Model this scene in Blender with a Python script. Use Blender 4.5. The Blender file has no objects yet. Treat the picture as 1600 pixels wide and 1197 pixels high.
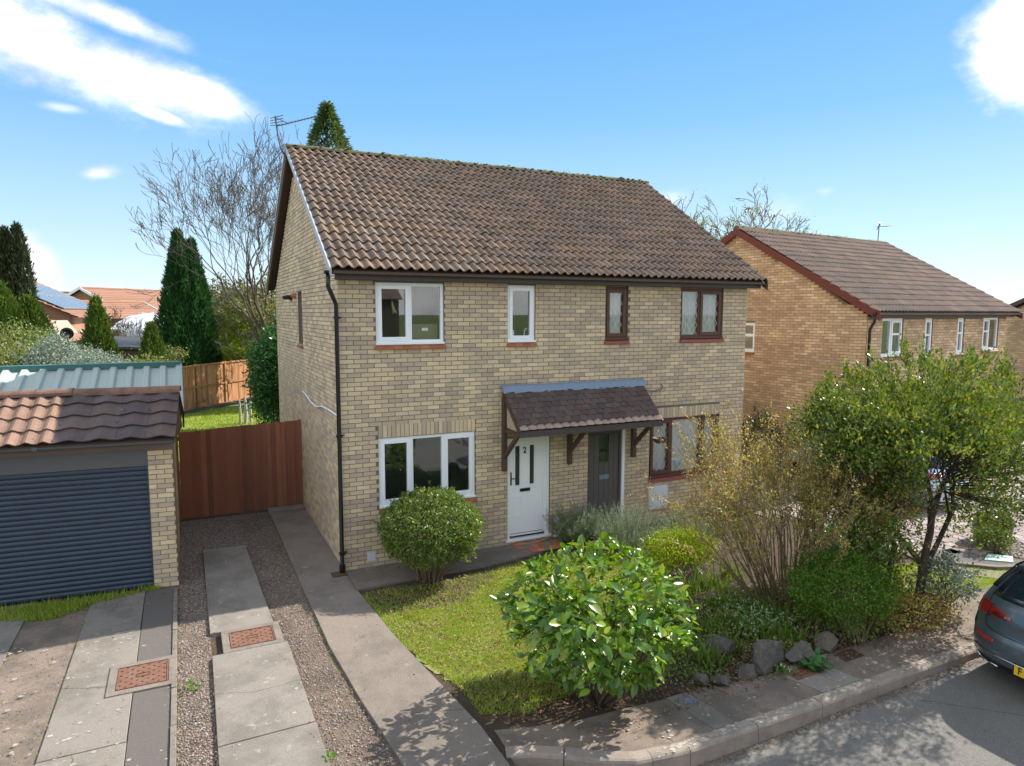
import bpy, bmesh, math, random
import numpy as np
from mathutils import Vector, Matrix
rnd = random.Random(7)
rng = np.random.default_rng(11)
scene = bpy.context.scene
# ---------------------------------------------------------------- camera
F_PX = 1066.81
CAM = np.array([-2.2735, -11.0518, 4.2956])
FW = np.array([0.43309867, 0.89536684, -0.10365208])
RT = np.array([0.90031668, -0.43522947, 0.00227608])
FW /= np.linalg.norm(FW); RT -= FW * (RT @ FW); RT /= np.linalg.norm(RT); UP = np.cross(RT, FW)
cd = bpy.data.cameras.new('camera'); cam = bpy.data.objects.new('camera', cd)
scene.collection.objects.link(cam)
cd.sensor_fit = 'HORIZONTAL'; cd.sensor_width = 36; cd.lens = F_PX * 36 / 1600
cd.clip_start = 0.1; cd.clip_end = 3000
cam.matrix_world = Matrix(((RT[0], UP[0], -FW[0], CAM[0]), (RT[1], UP[1], -FW[1], CAM[1]),
                           (RT[2], UP[2], -FW[2], CAM[2]), (0, 0, 0, 1)))
scene.camera = cam
def ray(x, y): return FW + RT * ((x - 800) / F_PX) + UP * ((598.5 - y) / F_PX)
def at(x, y, d): return CAM + ray(x, y) * d                 # surveyed point: bearing and distance
def G(x, y, z=0.0):                                         # surveyed point on the ground
    r = ray(x, y); return CAM + r * ((z - CAM[2]) / r[2])
# ---------------------------------------------------------------- sun and sky
SUN = np.array([1.15, 0.115, 1.0]); SUN /= np.linalg.norm(SUN)
sl = bpy.data.lights.new('sun', 'SUN'); so = bpy.data.objects.new('sun', sl); scene.collection.objects.link(so)
sl.energy = 2.0; sl.angle = math.radians(0.53); sl.color = (1.0, 0.95, 0.87)
so.rotation_euler = Vector(SUN).to_track_quat('Z', 'Y').to_euler(); so.location = (20, 0, 30)
world = bpy.data.worlds.new('World'); scene.world = world; world.use_nodes = True
wn = world.node_tree.nodes; wl = world.node_tree.links
for n in list(wn): wn.remove(n)
wo = wn.new('ShaderNodeOutputWorld'); bg = wn.new('ShaderNodeBackground'); sky = wn.new('ShaderNodeTexSky')
sky.sky_type = 'NISHITA'; sky.sun_disc = False
sky.sun_elevation = math.asin(SUN[2]); sky.sun_rotation = math.atan2(SUN[0], SUN[1])
sky.altitude = 30; sky.air_density = 1.0; sky.dust_density = 0.2; sky.ozone_density = 2.0
bg.inputs['Strength'].default_value = 0.15
tc = wn.new('ShaderNodeTexCoord')
def wmath(op, a, b=None, c=None):
    m = wn.new('ShaderNodeMath'); m.operation = op
    for i, v in enumerate((a, b, c)):
        if v is None: continue
        if isinstance(v, (int, float)): m.inputs[i].default_value = v
        else: wl.new(v, m.inputs[i])
    return m.outputs[0]
nz = wn.new('ShaderNodeTexNoise'); nz.inputs['Scale'].default_value = 9; nz.inputs['Detail'].default_value = 7
nz.inputs['Roughness'].default_value = 0.62
mp = wn.new('ShaderNodeMapping'); mp.inputs['Scale'].default_value = (1, 1, 1.7)
wl.new(tc.outputs['Generated'], mp.inputs[0]); wl.new(mp.outputs[0], nz.inputs['Vector'])
nv = wmath('SUBTRACT', nz.outputs['Fac'], 0.5)
def cloud(x, y, sx, sy, tilt, amp, soft, dens):             # one cloud bank at a bearing, radii in radians
    d = ray(x, y); d = d / np.linalg.norm(d)
    r = np.cross(d, [0, 0, 1.]); r /= np.linalg.norm(r); u = np.cross(r, d)
    ca, sa = math.cos(math.radians(tilt)), math.sin(math.radians(tilt))
    a = (r * ca + u * sa) / sx; b = (-r * sa + u * ca) / sy
    def dot(v):
        n = wn.new('ShaderNodeVectorMath'); n.operation = 'DOT_PRODUCT'
        wl.new(tc.outputs['Generated'], n.inputs[0]); n.inputs[1].default_value = tuple(v); return n.outputs['Value']
    A = dot(a); B = dot(b); front = dot(d)
    q = wmath('SQRT', wmath('ADD', wmath('MULTIPLY', A, A), wmath('MULTIPLY', B, B)))
    v = wmath('ADD', wmath('SUBTRACT', 1.0, q), wmath('MULTIPLY', nv, amp))
    mr = wn.new('ShaderNodeMapRange'); mr.interpolation_type = 'SMOOTHSTEP'
    wl.new(v, mr.inputs[0]); mr.inputs[1].default_value = 0.0; mr.inputs[2].default_value = soft; mr.inputs[4].default_value = dens
    return wmath('MULTIPLY', mr.outputs[0], wmath('GREATER_THAN', front, 0.3))
banks = [(30, 45, .17, .062, -22, 1.7, .95, 1), (190, 120, .165, .058, -14, 1.5, .9, 1), (270, 140, .115, .036, -12, 1.2, .8, .95),
         (170, 25, .13, .022, -12, 1.6, .8, .75), (245, 178, .05, .014, -14, 1.2, .6, .8),
         (155, 270, .030, .012, 12, 1.6, 1.2, .75), (95, 168, .035, .009, 0, 1.2, .9, .5), (40, 420, .060, .045, -30, 1.0, .7, .9),
         (1625, 70, .090, .088, -70, 1.1, .45, 1), (1215, 330, .050, .024, 8, 1.6, 1.3, .4), (1290, 300, .015, .008, 0, 1.2, 1.2, .3),
         (140, 465, .17, .030, 0, 1.2, 1.2, .55), (1050, 310, .05, .02, 0, 1.4, 1.1, .4)]
tot = None
for b in banks:
    c = cloud(*b); tot = c if tot is None else wmath('MAXIMUM', tot, c)
# broken cloud continued outside the view, added there to lift the light in shade
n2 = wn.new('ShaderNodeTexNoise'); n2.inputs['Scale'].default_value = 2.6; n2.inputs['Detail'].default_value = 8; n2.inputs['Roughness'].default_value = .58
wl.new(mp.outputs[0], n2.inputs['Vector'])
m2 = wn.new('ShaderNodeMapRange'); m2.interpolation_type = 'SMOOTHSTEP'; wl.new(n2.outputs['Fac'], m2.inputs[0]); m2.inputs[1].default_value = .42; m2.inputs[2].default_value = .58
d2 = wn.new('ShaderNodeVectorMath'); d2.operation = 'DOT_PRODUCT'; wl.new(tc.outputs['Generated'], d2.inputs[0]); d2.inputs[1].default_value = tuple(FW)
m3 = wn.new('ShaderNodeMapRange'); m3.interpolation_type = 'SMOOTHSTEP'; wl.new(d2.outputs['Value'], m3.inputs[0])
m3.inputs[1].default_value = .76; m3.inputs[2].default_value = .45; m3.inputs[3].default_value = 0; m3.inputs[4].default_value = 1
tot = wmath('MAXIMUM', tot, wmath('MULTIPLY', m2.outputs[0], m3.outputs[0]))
cmix = wn.new('ShaderNodeMixRGB'); wl.new(tot, cmix.inputs[0])
hsv = wn.new('ShaderNodeHueSaturation'); hsv.inputs['Hue'].default_value = 0.5; hsv.inputs['Saturation'].default_value = 1.0
wl.new(sky.outputs[0], hsv.inputs['Color'])
sxyz = wn.new('ShaderNodeSeparateXYZ'); wl.new(tc.outputs['Generated'], sxyz.inputs[0])
rampn = wn.new('ShaderNodeValToRGB'); rampn.color_ramp.interpolation = 'LINEAR'
el = rampn.color_ramp.elements
el[0].position = 0.0; el[0].color = (1.25, 1.50, 1.68, 1); el[1].position = 1.0; el[1].color = (.28, .63, 1.14, 1)
for ps_, c_ in ((.11, (.80, 1.20, 1.56)), (.26, (.33, .82, 1.46)), (.42, (.185, .63, 1.32))):
    e_n = el.new(ps_); e_n.color = (*c_, 1)
wl.new(sxyz.outputs['Z'], rampn.inputs[0])
smix = wn.new('ShaderNodeMixRGB'); smix.inputs[0].default_value = 0.95; wl.new(hsv.outputs[0], smix.inputs[1]); wl.new(rampn.outputs[0], smix.inputs[2])
wl.new(smix.outputs[0], cmix.inputs[1])
n4 = wn.new('ShaderNodeTexNoise'); n4.inputs['Scale'].default_value = 14; n4.inputs['Detail'].default_value = 5; wl.new(mp.outputs[0], n4.inputs['Vector'])
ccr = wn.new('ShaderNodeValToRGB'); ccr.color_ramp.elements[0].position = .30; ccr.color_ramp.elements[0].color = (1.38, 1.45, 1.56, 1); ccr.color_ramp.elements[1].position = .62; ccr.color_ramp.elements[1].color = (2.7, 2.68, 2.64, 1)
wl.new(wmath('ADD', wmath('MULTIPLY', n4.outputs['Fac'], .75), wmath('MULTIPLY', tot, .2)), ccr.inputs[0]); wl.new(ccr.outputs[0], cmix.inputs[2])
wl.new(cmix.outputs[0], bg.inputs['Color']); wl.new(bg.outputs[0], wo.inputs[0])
vs = scene.view_settings; vs.view_transform = 'Standard'; vs.look = 'None'; vs.gamma = 1; vs.use_curve_mapping = False
vs.exposure = 2.08
scene.display_settings.display_device = 'sRGB'
# ---------------------------------------------------------------- materials
MATS = {}
def mat(name, pal, noise=0.0, nscale=3.0, rough=0.85, bump=0.0, bscale=60.0, rv=0.0, stain=None, sscale=1.2, samt=0.0,
        spec=0.4, metal=0.0, trans=0.0, speck=None, spscale=60, spthr=0.68, stretch=None, coat=0.0, interp='LINEAR', stain2=None, s2scale=8, s2thr=.6):
    """pal: one colour or a palette walked by a random number per piece; noise: fine value variation;
    stain: a second colour in soft patches; speck: small spots"""
    m = bpy.data.materials.new(name); MATS[name] = m; m.use_nodes = True
    N = m.node_tree.nodes; L = m.node_tree.links
    P = N['Principled BSDF']
    if isinstance(pal[0], (int, float)): pal = [pal]
    geo = N.new('ShaderNodeNewGeometry'); oi = N.new('ShaderNodeObjectInfo')
    def M(op, a, b=None):
        x = N.new('ShaderNodeMath'); x.operation = op
        for i, v in enumerate((a, b)):
            if v is None: continue
            if isinstance(v, (int, float)): x.inputs[i].default_value = v
            else: L.new(v, x.inputs[i])
        return x.outputs[0]
    r = M('FRACT', M('ADD', geo.outputs['Random Per Island'], oi.outputs['Random']))
    pos = geo.outputs['Position']
    if stretch:
        mp = N.new('ShaderNodeMapping'); mp.inputs['Scale'].default_value = stretch; L.new(pos, mp.inputs[0]); pos = mp.outputs[0]
    def noise_tex(s, det=4, ro=.6):
        t = N.new('ShaderNodeTexNoise'); t.inputs['Scale'].default_value = s; t.inputs['Detail'].default_value = det
        t.inputs['Roughness'].default_value = ro; L.new(pos, t.inputs['Vector']); return t.outputs['Fac']
    if len(pal) > 1:
        cr = N.new('ShaderNodeValToRGB'); e = cr.color_ramp; e.interpolation = interp
        while len(e.elements) < len(pal): e.elements.new(0.5)
        for i, c in enumerate(pal):
            e.elements[i].position = i / (len(pal) - (0 if interp == 'CONSTANT' else 1)); e.elements[i].color = (*c, 1)
        L.new(r, cr.inputs[0]); col = cr.outputs[0]
    else:
        rgb = N.new('ShaderNodeRGB'); rgb.outputs[0].default_value = (*pal[0], 1); col = rgb.outputs[0]
    def mix(fac, a, b, mode='MIX'):
        x = N.new('ShaderNodeMixRGB'); x.blend_type = mode
        if isinstance(fac, float): x.inputs[0].default_value = fac
        else: L.new(fac, x.inputs[0])
        L.new(a, x.inputs[1])
        if isinstance(b, tuple): x.inputs[2].default_value = (*b, 1)
        else: L.new(b, x.inputs[2])
        return x.outputs[0]
    def rampf(f, lo, hi, top=1.0):
        x = N.new('ShaderNodeMapRange'); x.interpolation_type = 'SMOOTHSTEP'; L.new(f, x.inputs[0])
        x.inputs[1].default_value = lo; x.inputs[2].default_value = hi; x.inputs[4].default_value = top; return x.outputs[0]
    if stain: col = mix(rampf(noise_tex(sscale, 5, .65), .42, .62, samt), col, stain)
    if stain2: col = mix(rampf(noise_tex(s2scale, 5, .7), s2thr, s2thr + .1, .85), col, stain2)
    if noise:
        f = M('MULTIPLY_ADD', noise_tex(nscale, 6, .7), noise * 2)
        f.node.inputs[2].default_value = 1 - noise
        hv = N.new('ShaderNodeHueSaturation'); L.new(col, hv.inputs['Color']); L.new(f, hv.inputs['Value']); col = hv.outputs[0]
    if rv:
        f = M('MULTIPLY_ADD', M('FRACT', M('MULTIPLY', r, 7.31)), rv * 2); f.node.inputs[2].default_value = 1 - rv
        hv = N.new('ShaderNodeHueSaturation'); L.new(col, hv.inputs['Color']); L.new(f, hv.inputs['Value']); col = hv.outputs[0]
    if speck:
        vt = N.new('ShaderNodeTexNoise'); vt.inputs['Scale'].default_value = spscale; vt.inputs['Detail'].default_value = 2
        L.new(pos, vt.inputs['Vector']); col = mix(rampf(vt.outputs['Fac'], spthr, spthr + .05), col, speck)
    L.new(col, P.inputs['Base Color'])
    P.inputs['Roughness'].default_value = rough; P.inputs['Metallic'].default_value = metal
    P.inputs['Specular IOR Level'].default_value = spec
    if coat: P.inputs['Coat Weight'].default_value = coat; P.inputs['Coat Roughness'].default_value = 0.04
    if bump:
        bt = N.new('ShaderNodeBump'); bt.inputs['Strength'].default_value = min(1, bump); bt.inputs['Distance'].default_value = 0.01 * max(1, bump)
        L.new(noise_tex(bscale, 5, .7), bt.inputs['Height']); L.new(bt.outputs[0], P.inputs['Normal'])
    if trans:
        tr = N.new('ShaderNodeBsdfTranslucent'); ms = N.new('ShaderNodeMixShader'); ms.inputs[0].default_value = trans
        hv = N.new('ShaderNodeHueSaturation'); L.new(col, hv.inputs['Color']); hv.inputs['Value'].default_value = 1.7
        hv.inputs['Saturation'].default_value = 1.15; hv.inputs['Hue'].default_value = 0.485
        L.new(hv.outputs[0], tr.inputs['Color']); L.new(P.outputs[0], ms.inputs[1]); L.new(tr.outputs[0], ms.inputs[2])
        L.new(ms.outputs[0], N['Material Output'].inputs[0])
    return m
def glass(name, tint=(.75, .82, .85), refl=1.0):
    m = bpy.data.materials.new(name); MATS[name] = m; m.use_nodes = True
    N = m.node_tree.nodes; L = m.node_tree.links; N.remove(N['Principled BSDF'])
    g = N.new('ShaderNodeBsdfGlossy'); g.inputs['Roughness'].default_value = 0.015; g.inputs['Color'].default_value = (refl, refl, refl, 1)
    t = N.new('ShaderNodeBsdfTransparent'); t.inputs['Color'].default_value = (*tint, 1)
    lw = N.new('ShaderNodeLayerWeight'); lw.inputs['Blend'].default_value = .5
    pw_ = N.new('ShaderNodeMath'); pw_.operation = 'POWER'; L.new(lw.outputs['Facing'], pw_.inputs[0]); pw_.inputs[1].default_value = 4.0
    fr = N.new('ShaderNodeMath'); fr.operation = 'MULTIPLY_ADD'; L.new(pw_.outputs[0], fr.inputs[0]); fr.inputs[1].default_value = .85; fr.inputs[2].default_value = .085
    x = N.new('ShaderNodeMixShader'); L.new(fr.outputs[0], x.inputs[0]); L.new(t.outputs[0], x.inputs[1]); L.new(g.outputs[0], x.inputs[2])
    L.new(x.outputs[0], N['Material Output'].inputs[0]); return m
BR = [(.76, .60, .39), (.72, .56, .36), (.67, .52, .34), (.57, .45, .32), (.50, .40, .30), (.62, .485, .335), (.71, .555, .36), (.53, .42, .31)]
mat('buff_brick', BR, noise=.20, nscale=28, rough=.92, bump=.5, bscale=90, rv=.08, stain=(.50, .39, .295), sscale=.55, samt=.42, spec=.2, interp='CONSTANT')
mat('mortar', (.20, .16, .12), noise=.15, nscale=20, rough=.95, bump=.4, bscale=120, spec=.1)
BO = [(.70, .50, .31), (.65, .455, .28), (.585, .40, .245), (.52, .36, .23), (.74, .56, .36), (.62, .43, .265)]
mat('orange_brick', BO, noise=.12, nscale=20, rough=.92, rv=.07, stain=(.28, .18, .11), sscale=.8, samt=.4, spec=.2, interp='CONSTANT')
mat('light_mortar', (.24, .165, .10), noise=.15, nscale=20, rough=.95)
mat('roof_tile', [(.225, .155, .115), (.20, .145, .11), (.245, .165, .12), (.22, .165, .13), (.18, .13, .10), (.265, .175, .115)], noise=.5, nscale=14, rough=.9, bump=1.0, bscale=70,
    rv=.13, stain=(.16, .125, .10), sscale=1.6, samt=.5, spec=.2, speck=(.38, .32, .24), spscale=42, spthr=.70, stain2=(.38, .20, .09), s2scale=6, s2thr=.66)
mat('mossy_ridge', (.15, .125, .07), noise=.4, nscale=12, rough=.95, bump=1.5, bscale=40, stain=(.11, .12, .03), sscale=3, samt=.8)
mat('moss', [(.07, .065, .03), (.10, .09, .035), (.06, .05, .03), (.13, .11, .05)], noise=.3, rough=1, bump=1, bscale=90)
mat('garage_tile', [(.28, .17, .12), (.25, .155, .115), (.31, .19, .125), (.22, .14, .105)], noise=.3, nscale=18, rough=.9, bump=.8, bscale=70, rv=.1,
    stain=(.18, .115, .085), sscale=2.5, samt=.5, stain2=(.06, .05, .035), s2scale=9, s2thr=.62)
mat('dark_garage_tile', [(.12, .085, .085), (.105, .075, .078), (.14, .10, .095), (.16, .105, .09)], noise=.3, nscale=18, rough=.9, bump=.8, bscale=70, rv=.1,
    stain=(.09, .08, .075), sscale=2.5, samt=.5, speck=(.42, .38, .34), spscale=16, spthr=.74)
mat('neighbour_tile', [(.205, .14, .105), (.18, .125, .10), (.23, .15, .11), (.20, .14, .11)], noise=.3, nscale=10, rough=.9, rv=.1, stain=(.12, .10, .085), sscale=1.2, samt=.6, bump=.5, bscale=60)
mat('canopy_tile', [(.095, .07, .062), (.11, .078, .068), (.085, .07, .066), (.125, .08, .065)], noise=.3, nscale=20, rough=.85, bump=.7, bscale=80, rv=.15, stain=(.14, .06, .035), sscale=5, samt=.25)
mat('bungalow_tile', [(.30, .155, .10), (.27, .14, .09), (.33, .175, .115)], noise=.15, rough=.9, rv=.08)
mat('white_upvc', (.90, .91, .93), rough=.35, spec=.5, noise=.03, nscale=6)
mat('brown_wood', (.11, .045, .030), rough=.5, noise=.2, nscale=30, spec=.4)
mat('dark_brown', (.10, .06, .045), rough=.6, noise=.2, nscale=20)
mat('fascia_dark', (.085, .068, .066), rough=.5, noise=.15, nscale=8)
mat('maroon_board', (.15, .035, .022), rough=.6, noise=.2, nscale=15)
mat('black_plastic', (.008, .009, .011), rough=.28, spec=.6)
mat('grey_plastic', (.10, .105, .11), rough=.4)
mat('taupe_board', (.20, .15, .12), rough=.7, noise=.1)
mat('lead', (.22, .28, .36), rough=.5, metal=.3, noise=.25, nscale=12, bump=.8, bscale=25)
mat('lead_strip', (.72, .72, .68), rough=.4, metal=.5)
mat('metal', (.30, .30, .31), rough=.4, metal=.8)
mat('verge_strip', (.42, .45, .50), rough=.5)
mat('quarry_tile', [(.42, .14, .07), (.37, .125, .06), (.48, .18, .08)], noise=.2, nscale=15, rough=.6, rv=.1)
mat('red_sill', [(.32, .09, .07), (.35, .10, .08)], noise=.15, nscale=15, rough=.55)
mat('grey_door', (.11, .10, .095), rough=.5, noise=.12, nscale=10)
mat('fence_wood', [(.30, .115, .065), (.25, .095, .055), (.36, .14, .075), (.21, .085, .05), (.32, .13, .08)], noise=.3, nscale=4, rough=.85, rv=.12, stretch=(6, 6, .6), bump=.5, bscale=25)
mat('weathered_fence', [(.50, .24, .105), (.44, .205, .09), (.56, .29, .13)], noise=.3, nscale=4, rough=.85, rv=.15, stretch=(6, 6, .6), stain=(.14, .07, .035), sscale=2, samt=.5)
mat('driftwood', (.46, .43, .40), noise=.2, nscale=8, rough=.9, stretch=(6, 6, .8), bump=1, bscale=20)
mat('navy_shutter', (.045, .064, .092), rough=.38, spec=.5, noise=.12, nscale=3)
mat('shutter_frame', (.12, .12, .125), rough=.5)
mat('concrete', [(.27, .235, .20)], noise=.5, nscale=60, rough=.93, bump=1.0, bscale=140, stain=(.17, .15, .125), sscale=1.1, samt=.75, stain2=(.37, .33, .28), s2scale=5, s2thr=.60, speck=(.50, .45, .38), spscale=18, spthr=.72)
mat('path_concrete', [(.25, .205, .168)], noise=.5, nscale=70, rough=.93, bump=1.0, bscale=160, stain=(.17, .14, .115), sscale=1.2, samt=.75, stain2=(.36, .30, .24), s2scale=4, s2thr=.60, speck=(.14, .12, .10), spscale=120, spthr=.62)
mat('tarmac_strip', (.16, .14, .125), noise=.7, nscale=120, rough=.95, bump=1.5, bscale=150, speck=(.45, .42, .38), spscale=14, spthr=.77)
mat('pavement_tarmac', (.27, .21, .165), noise=.6, nscale=60, rough=.95, bump=1.5, bscale=120, stain=(.16, .13, .105), sscale=2.2, samt=.8)
mat('asphalt', (.22, .205, .185), noise=.85, nscale=75, rough=.95, bump=1.6, bscale=140, stain=(.19, .175, .155), sscale=1.0, samt=.6, speck=(.34, .31, .28), spscale=150, spthr=.60)
mat('kerbstone', [(.37, .30, .245), (.34, .28, .23)], noise=.25, nscale=30, rough=.93, bump=1.0, bscale=110, stain=(.15, .13, .115), sscale=3, samt=.4, stain2=(.55, .53, .50), s2scale=13, s2thr=.66)
mat('stone_edging', (.24, .20, .165), noise=.3, nscale=25, rough=.9, bump=1, bscale=80, stain=(.14, .12, .10), sscale=4, samt=.5)
mat('rust_iron', (.19, .085, .055), noise=.3, nscale=25, rough=.85, bump=.6, bscale=90, stain=(.20, .12, .085), sscale=9, samt=.7)
mat('dark_iron', (.09, .05, .035), noise=.3, nscale=25, rough=.85)
mat('gravel_bed', (.21, .155, .115), noise=.45, nscale=60, rough=1, bump=2, bscale=90, stain=(.07, .055, .045), sscale=2, samt=.6)
mat('gravel_stone', [(.30, .25, .21), (.22, .18, .155), (.17, .13, .11), (.38, .34, .30), (.26, .19, .14), (.20, .12, .08), (.14, .125, .12), (.44, .40, .37)], rough=.85, rv=.15, spec=.3)
mat('soil', (.075, .052, .034), noise=.5, nscale=30, rough=1, bump=2.5, bscale=50, stain=(.12, .085, .055), sscale=4, samt=.5)
mat('dead_leaf', [(.20, .10, .04), (.28, .17, .08), (.14, .07, .035), (.36, .25, .13), (.10, .05, .03)], rough=.8, rv=.2)
mat('turf', (.20, .27, .04), noise=.35, nscale=20, rough=1, stain=(.36, .31, .12), sscale=2.2, samt=.7, bump=2, bscale=60)
mat('grass', [(.18, .30, .03), (.24, .36, .035), (.31, .40, .05), (.15, .26, .025), (.38, .42, .09), (.44, .42, .14)], rough=.6, rv=.15, trans=.35, spec=.25)
mat('straw', [(.50, .42, .20), (.42, .36, .16), (.56, .50, .28), (.36, .27, .14)], rough=.8, rv=.2, trans=.2)
mat('far_grass', (.11, .15, .03), noise=.4, nscale=.3, rough=1, stain=(.07, .09, .025), sscale=.05, samt=.6)
mat('strap_leaf', [(.10, .19, .02), (.14, .24, .03), (.07, .15, .02), (.20, .26, .05)], rough=.4, rv=.1, trans=.35)
mat('camellia_leaf', [(.06, .15, .018), (.09, .20, .022), (.17, .29, .025), (.045, .12, .016), (.20, .30, .035), (.08, .19, .022), (.26, .32, .06), (.11, .21, .022), (.05, .13, .018)], rough=.28, rv=.2, trans=.28, spec=.6)
mat('round_leaf', [(.085, .16, .022), (.12, .21, .03), (.06, .12, .018), (.17, .25, .045), (.22, .27, .07), (.14, .085, .04)], rough=.35, rv=.25, trans=.25, spec=.5)
mat('box_leaf', [(.07, .17, .016), (.09, .21, .018), (.13, .26, .025), (.05, .12, .014), (.18, .30, .03)], rough=.4, rv=.2, trans=.3)
mat('tree_leaf', [(.085, .15, .022), (.12, .19, .026), (.06, .11, .018), (.20, .24, .035), (.28, .27, .05), (.10, .17, .024), (.07, .13, .02)], rough=.3, rv=.25, trans=.25, spec=.55)
mat('bronze_leaf', [(.34, .35, .08), (.42, .38, .09), (.30, .23, .08), (.24, .27, .06), (.38, .17, .08), (.52, .47, .20), (.40, .40, .10)], rough=.5, rv=.25, trans=.35)
mat('rosemary_leaf', [(.18, .23, .13), (.24, .29, .18), (.13, .19, .09), (.30, .35, .25)], rough=.6, rv=.2, trans=.2)
mat('lime_leaf', [(.22, .30, .02), (.28, .36, .025), (.15, .24, .018), (.32, .38, .05)], rough=.45, rv=.2, trans=.35)
mat('conifer_leaf', [(0.025, 0.084, 0.025), (0.036, 0.112, 0.031), (0.049, 0.133, 0.031), (0.020, 0.063, 0.022)], rough=.7, rv=.25, trans=.12, spec=.2)
mat('gold_conifer_leaf', [(0.070, 0.133, 0.025), (0.105, 0.175, 0.028), (0.140, 0.210, 0.035), (0.049, 0.098, 0.020)], rough=.7, rv=.25, trans=.15, spec=.2)
mat('dull_conifer_leaf', [(.045, .06, .03), (.06, .075, .035), (.075, .09, .045), (.035, .05, .022)], rough=.7, rv=.25, trans=.12, spec=.2)
mat('fir_leaf', [(0.084, 0.140, 0.042), (0.126, 0.196, 0.049), (0.063, 0.112, 0.042), (0.182, 0.238, 0.070)], rough=.7, rv=.25, trans=.15)
mat('hedge_leaf', [(0.140, 0.182, 0.042), (0.196, 0.238, 0.056), (0.098, 0.140, 0.035), (0.266, 0.280, 0.084), (0.308, 0.294, 0.126)], rough=.5, rv=.25, trans=.25)
mat('silver_leaf', [(0.182, 0.238, 0.168), (0.280, 0.336, 0.280), (0.126, 0.182, 0.112), (0.378, 0.420, 0.378)], rough=.5, rv=.25, trans=.2)
mat('laurel_leaf', [(0.042, 0.126, 0.028), (0.063, 0.168, 0.042), (0.084, 0.210, 0.056), (0.035, 0.098, 0.025)], rough=.35, rv=.25, trans=.25, spec=.5)
mat('wood_leaf', [(0.098, 0.112, 0.042), (0.140, 0.140, 0.056), (0.070, 0.091, 0.035), (0.196, 0.168, 0.084)], rough=.7, rv=.3, trans=.2)
mat('ivy_leaf', [(.11, .13, .03), (.16, .17, .04), (.20, .20, .06)], rough=.5, rv=.2, trans=.3)
mat('white_petal', (.72, .74, .62), rough=.6, trans=.3)
mat('bark', (.10, .075, .055), noise=.3, nscale=20, rough=.95, bump=1, bscale=50, stretch=(3, 3, .7))
mat('pale_bark', (.20, .15, .085), noise=.3, nscale=20, rough=.95, bump=1, bscale=50)
mat('twig', [(.20, .145, .085), (.26, .19, .11), (.15, .105, .065)], rough=.9, rv=.2)
mat('grey_twig', [(.11, .095, .08), (.15, .13, .11)], rough=.9, rv=.2)
mat('rock', (.135, .122, .105), noise=.7, nscale=22, rough=.9, bump=2, bscale=35, stain=(.08, .073, .062), sscale=5, samt=.6, stain2=(.27, .26, .24), s2scale=9, s2thr=.63)
mat('brown_rock', (.16, .135, .105), noise=.3, nscale=9, rough=.9, bump=2, bscale=35, stain=(.12, .10, .085), sscale=5, samt=.5)
mat('lichen', (.50, .28, .05), rough=.9)
mat('pale_lichen', [(.38, .33, .27), (.32, .28, .23), (.46, .41, .34)], rough=.95, noise=.2, nscale=60)
mat('crack', (.05, .045, .04), rough=1)
mat('green_steel', (.40, .45, .40), rough=.5, noise=.08, nscale=3)
mat('teal_steel', (.055, .16, .15), rough=.45, noise=.08, nscale=3)
mat('grey_steel', (.34, .42, .43), rough=.5, noise=.08)
mat('solar', (.035, .06, .11), rough=.15, spec=.8)
mat('render_cream', (.50, .43, .33), rough=.9, noise=.1)
mat('bungalow_brick', (.32, .17, .10), rough=.9, noise=.2, nscale=15)
mat('felt_roof', (.06, .062, .07), rough=.8, noise=.2)
mat('shed_wood', (.11, .08, .06), rough=.9, noise=.2, stretch=(5, 5, .5))
mat('room', (.045, .045, .05), rough=.9)
mat('curtain', (.62, .66, .68), rough=.9, trans=.2, noise=.1, nscale=8)
mat('cardboard', (.22, .16, .11), rough=.9)
mat('banana', (.55, .46, .22), rough=.6)
mat('car_paint', (.085, .115, .135), rough=.35, metal=.35, spec=.5, coat=.8)
mat('silver_paint', (.42, .52, .62), rough=.3, metal=.5, coat=.6)
mat('car_trim', (.012, .013, .015), rough=.5)
mat('chrome', (.62, .63, .65), rough=.18, metal=1)
mat('tail_red', (.28, .008, .012), rough=.12, spec=.7, coat=.7)
mat('dark_red', (.10, .004, .008), rough=.12, spec=.7, coat=.7)
mat('reflector', (.42, .035, .02), rough=.25)
mat('car_glass', (.010, .022, .030), rough=.04, spec=.9, coat=.5)
mat('plate_yellow', (.78, .50, .02), rough=.45)
mat('black_ink', (.012, .012, .014), rough=.5)
mat('rubber', (.018, .018, .019), rough=.9)
mat('alloy', (.35, .36, .38), rough=.3, metal=.8)
mat('mint_cover', (.42, .60, .50), rough=.7)
mat('block_paving', [(.30, .24, .22), (.26, .21, .20), (.34, .28, .25)], rough=.9, rv=.15, noise=.2, nscale=20)
mat('terracotta', (.42, .15, .08), rough=.8)
mat('blue_plastic', (.07, .16, .33), rough=.5)
mat('meter_box', (.66, .69, .73), rough=.5)
mat('hose', (.36, .30, .24), rough=.8)
glass('window_glass', (.93, .96, .96)); glass('clear_lace_glass', (.99, .99, .99), .9)
mat('door_glass', (.045, .065, .05), rough=.25, spec=.6, noise=.2, nscale=60)
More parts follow.
